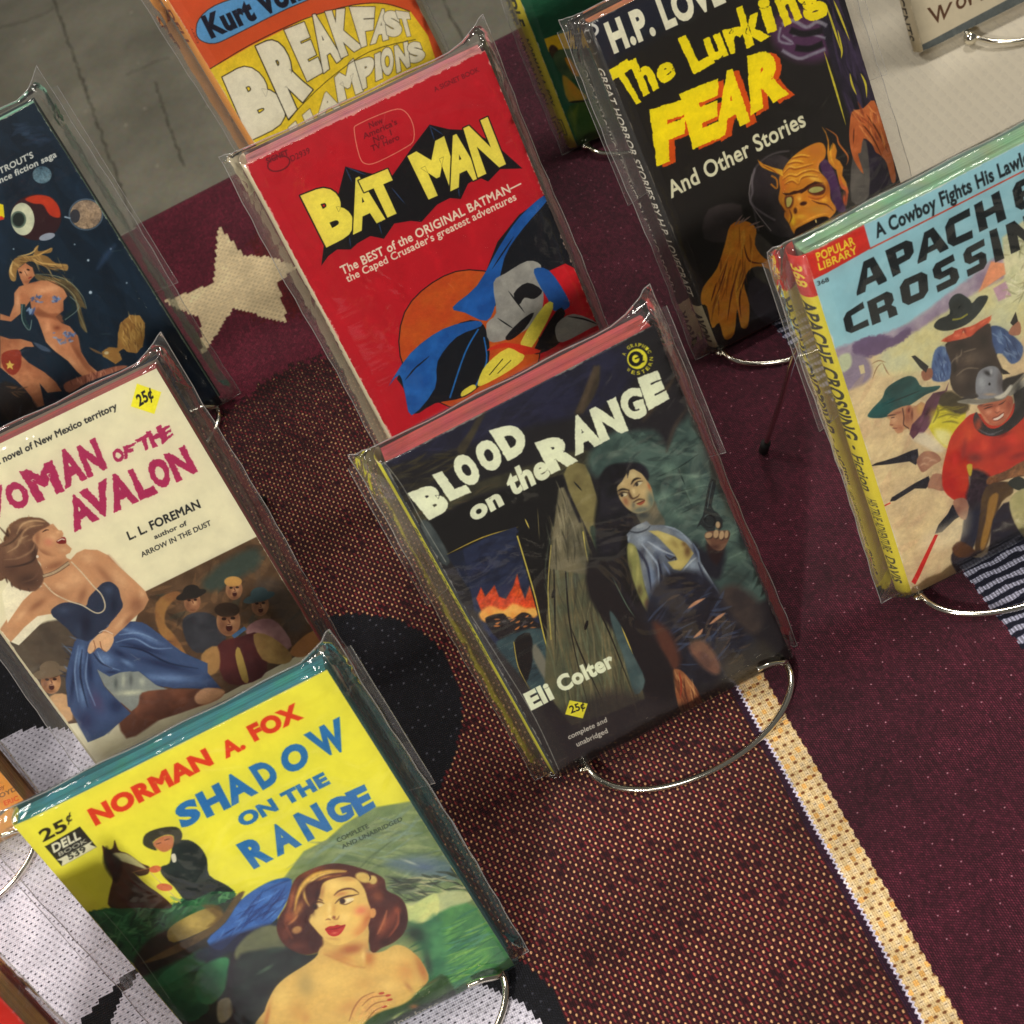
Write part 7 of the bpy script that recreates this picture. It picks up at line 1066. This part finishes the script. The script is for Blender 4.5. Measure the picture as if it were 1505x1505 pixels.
for q in ([146, 3, 155, 3, 155, 11, 146, 11], [148, 5, 153, 5, 153, 9, 148, 9]): ss_.f((60, 62, 44), q, sm=False, ring=1.6)
make_book('saddle', art_saddle(), (216, 206, 170), BK((60, 110, 60)), ss_, 4.0, 'green paperback with a yellow lettered spine, half hidden behind the horror book')
make_book('world', art_world(), (214, 200, 170), BK((180, 170, 150)), SP('world', (190, 176, 148), [('25 CENTS', (60, 52, 44), 122, 157, 4, 10, .03)], 12, 1.0), 3.0, 'cream paperback with brown serif letters and a slate band along its bottom')
make_book('orange', art_orange(), (206, 150, 80), BK((170, 120, 60)), SP('orange', (200, 140, 66), [], 13), 2, 'plain orange-tan paperback at the left edge, only its right side in view')
make_book('scarlet', art_scarlet(), (210, 150, 90), BK((150, 40, 34)), SP('scarlet', (180, 40, 34), [], 14), 2, 'red paperback of which only a corner shows at the bottom left')
for i, (k, lb, kw) in enumerate((
 ('red_wing', 'clear sleeve around the red book with the orange disc', dict(mL=9, mR=5, ear=(2, 8), flap=0)),
 ('blood', 'clear sleeve around the night-scene book with the white title', dict(mL=10, mR=5, ear=(2, 8))),
 ('fear', 'clear sleeve around the black horror book, creased at its top left', dict(mL=11, mR=8, ear=(2, 4), flap=.5)),
 ('apache', 'clear sleeve around the pale blue western book, its flap showing left', dict(mL=11, mR=6, ear=(1, 4), flap=.45)),
 ('woman', 'clear sleeve around the cream book with the dancer', dict(mL=10, mR=8, ear=(2, 7), flap=0)),
 ('shadow', 'clear sleeve around the bright yellow book, crumpled at its top right', dict(mL=12, mR=7, ear=(2, 7), flap=.42)),
 ('venus', 'clear sleeve around the dark blue science-fiction book', dict(mL=9, mR=10, ear=(3, 9), flap=.62)),
 ('breakfast', 'clear sleeve around the orange and yellow book', dict(mL=10, mR=6, ear=(3, 5), flap=0)),
 ('saddle', 'clear sleeve around the green book with the yellow spine', dict(mL=9, mR=6, ear=(3, 3), flap=0)),
 ('orange', 'clear sleeve around the plain orange-tan book', dict(mL=8, mR=5, ear=(3, 3), flap=0)),
 ('scarlet', 'clear sleeve around the red book at the bottom left corner', dict(mL=8, mR=6, ear=(3, 6), flap=0)))):
    make_sleeve(k, lb, seed=i*5, **kw)
_O, _ex, _, _ = FR['woman']; _pf = on_z((390, 741), TZ)-_O; _wf = (float(_pf@_ex), float(_pf@np.array([-_ex[1], _ex[0], 0])))
_O, _ex, _, _ = FR['apache']; _pf = on_z((1124, 668), TZ)-_O; _af = (float(_pf@_ex), float(_pf@np.array([-_ex[1], _ex[0], 0])))
_O, _ex, _, _ = FR['orange']; _pf = on_z((70, 1345), TZ)-_O; _of = (float(_pf@_ex), float(_pf@np.array([-_ex[1], _ex[0], 0])))
print('feet', _wf, _af, _of)
for k, lb, kw in (
 ('red_wing', 'wire stand holding up the red book with the orange disc', {}),
 ('blood', 'wire stand under the night-scene book, wide silver front loop in full view', dict(fwd=25, uL=12, uR=101, feet=((30, 80), (74, 80)))),
 ('fear', 'wire stand under the black horror book', dict(fwd=24, uL=1, uR=100)),
 ('apache', 'wire stand under the pale blue western book, one black-tipped hind leg showing', dict(fwd=25, uL=3, uR=103, feet=(_af, (84, 96)), legtop=(-3, 54, 112))),
 ('woman', 'wire stand behind the cream book with the dancer', dict(feet=((30, 80), _wf))),
 ('shadow', 'wire stand under the bright yellow book, loop at its lower right', dict(fwd=26, uL=16, uR=106)),
 ('venus', 'wire stand under the dark blue science-fiction book', {}),
 ('breakfast', 'wire stand under the orange and yellow book', {}),
 ('saddle', 'wire stand under the green book with the yellow spine', dict(fwd=22, uL=6)),
 ('world', 'wire stand with a ball end under the cream book with brown letters', dict(fwd=24, uL=26, ball=True)),
 ('orange', 'wire stand under the plain orange-tan book at the left', {}),
 ('scarlet', 'wire stand under the red book at the bottom left', {})):
    make_stand(k, lb, **kw)
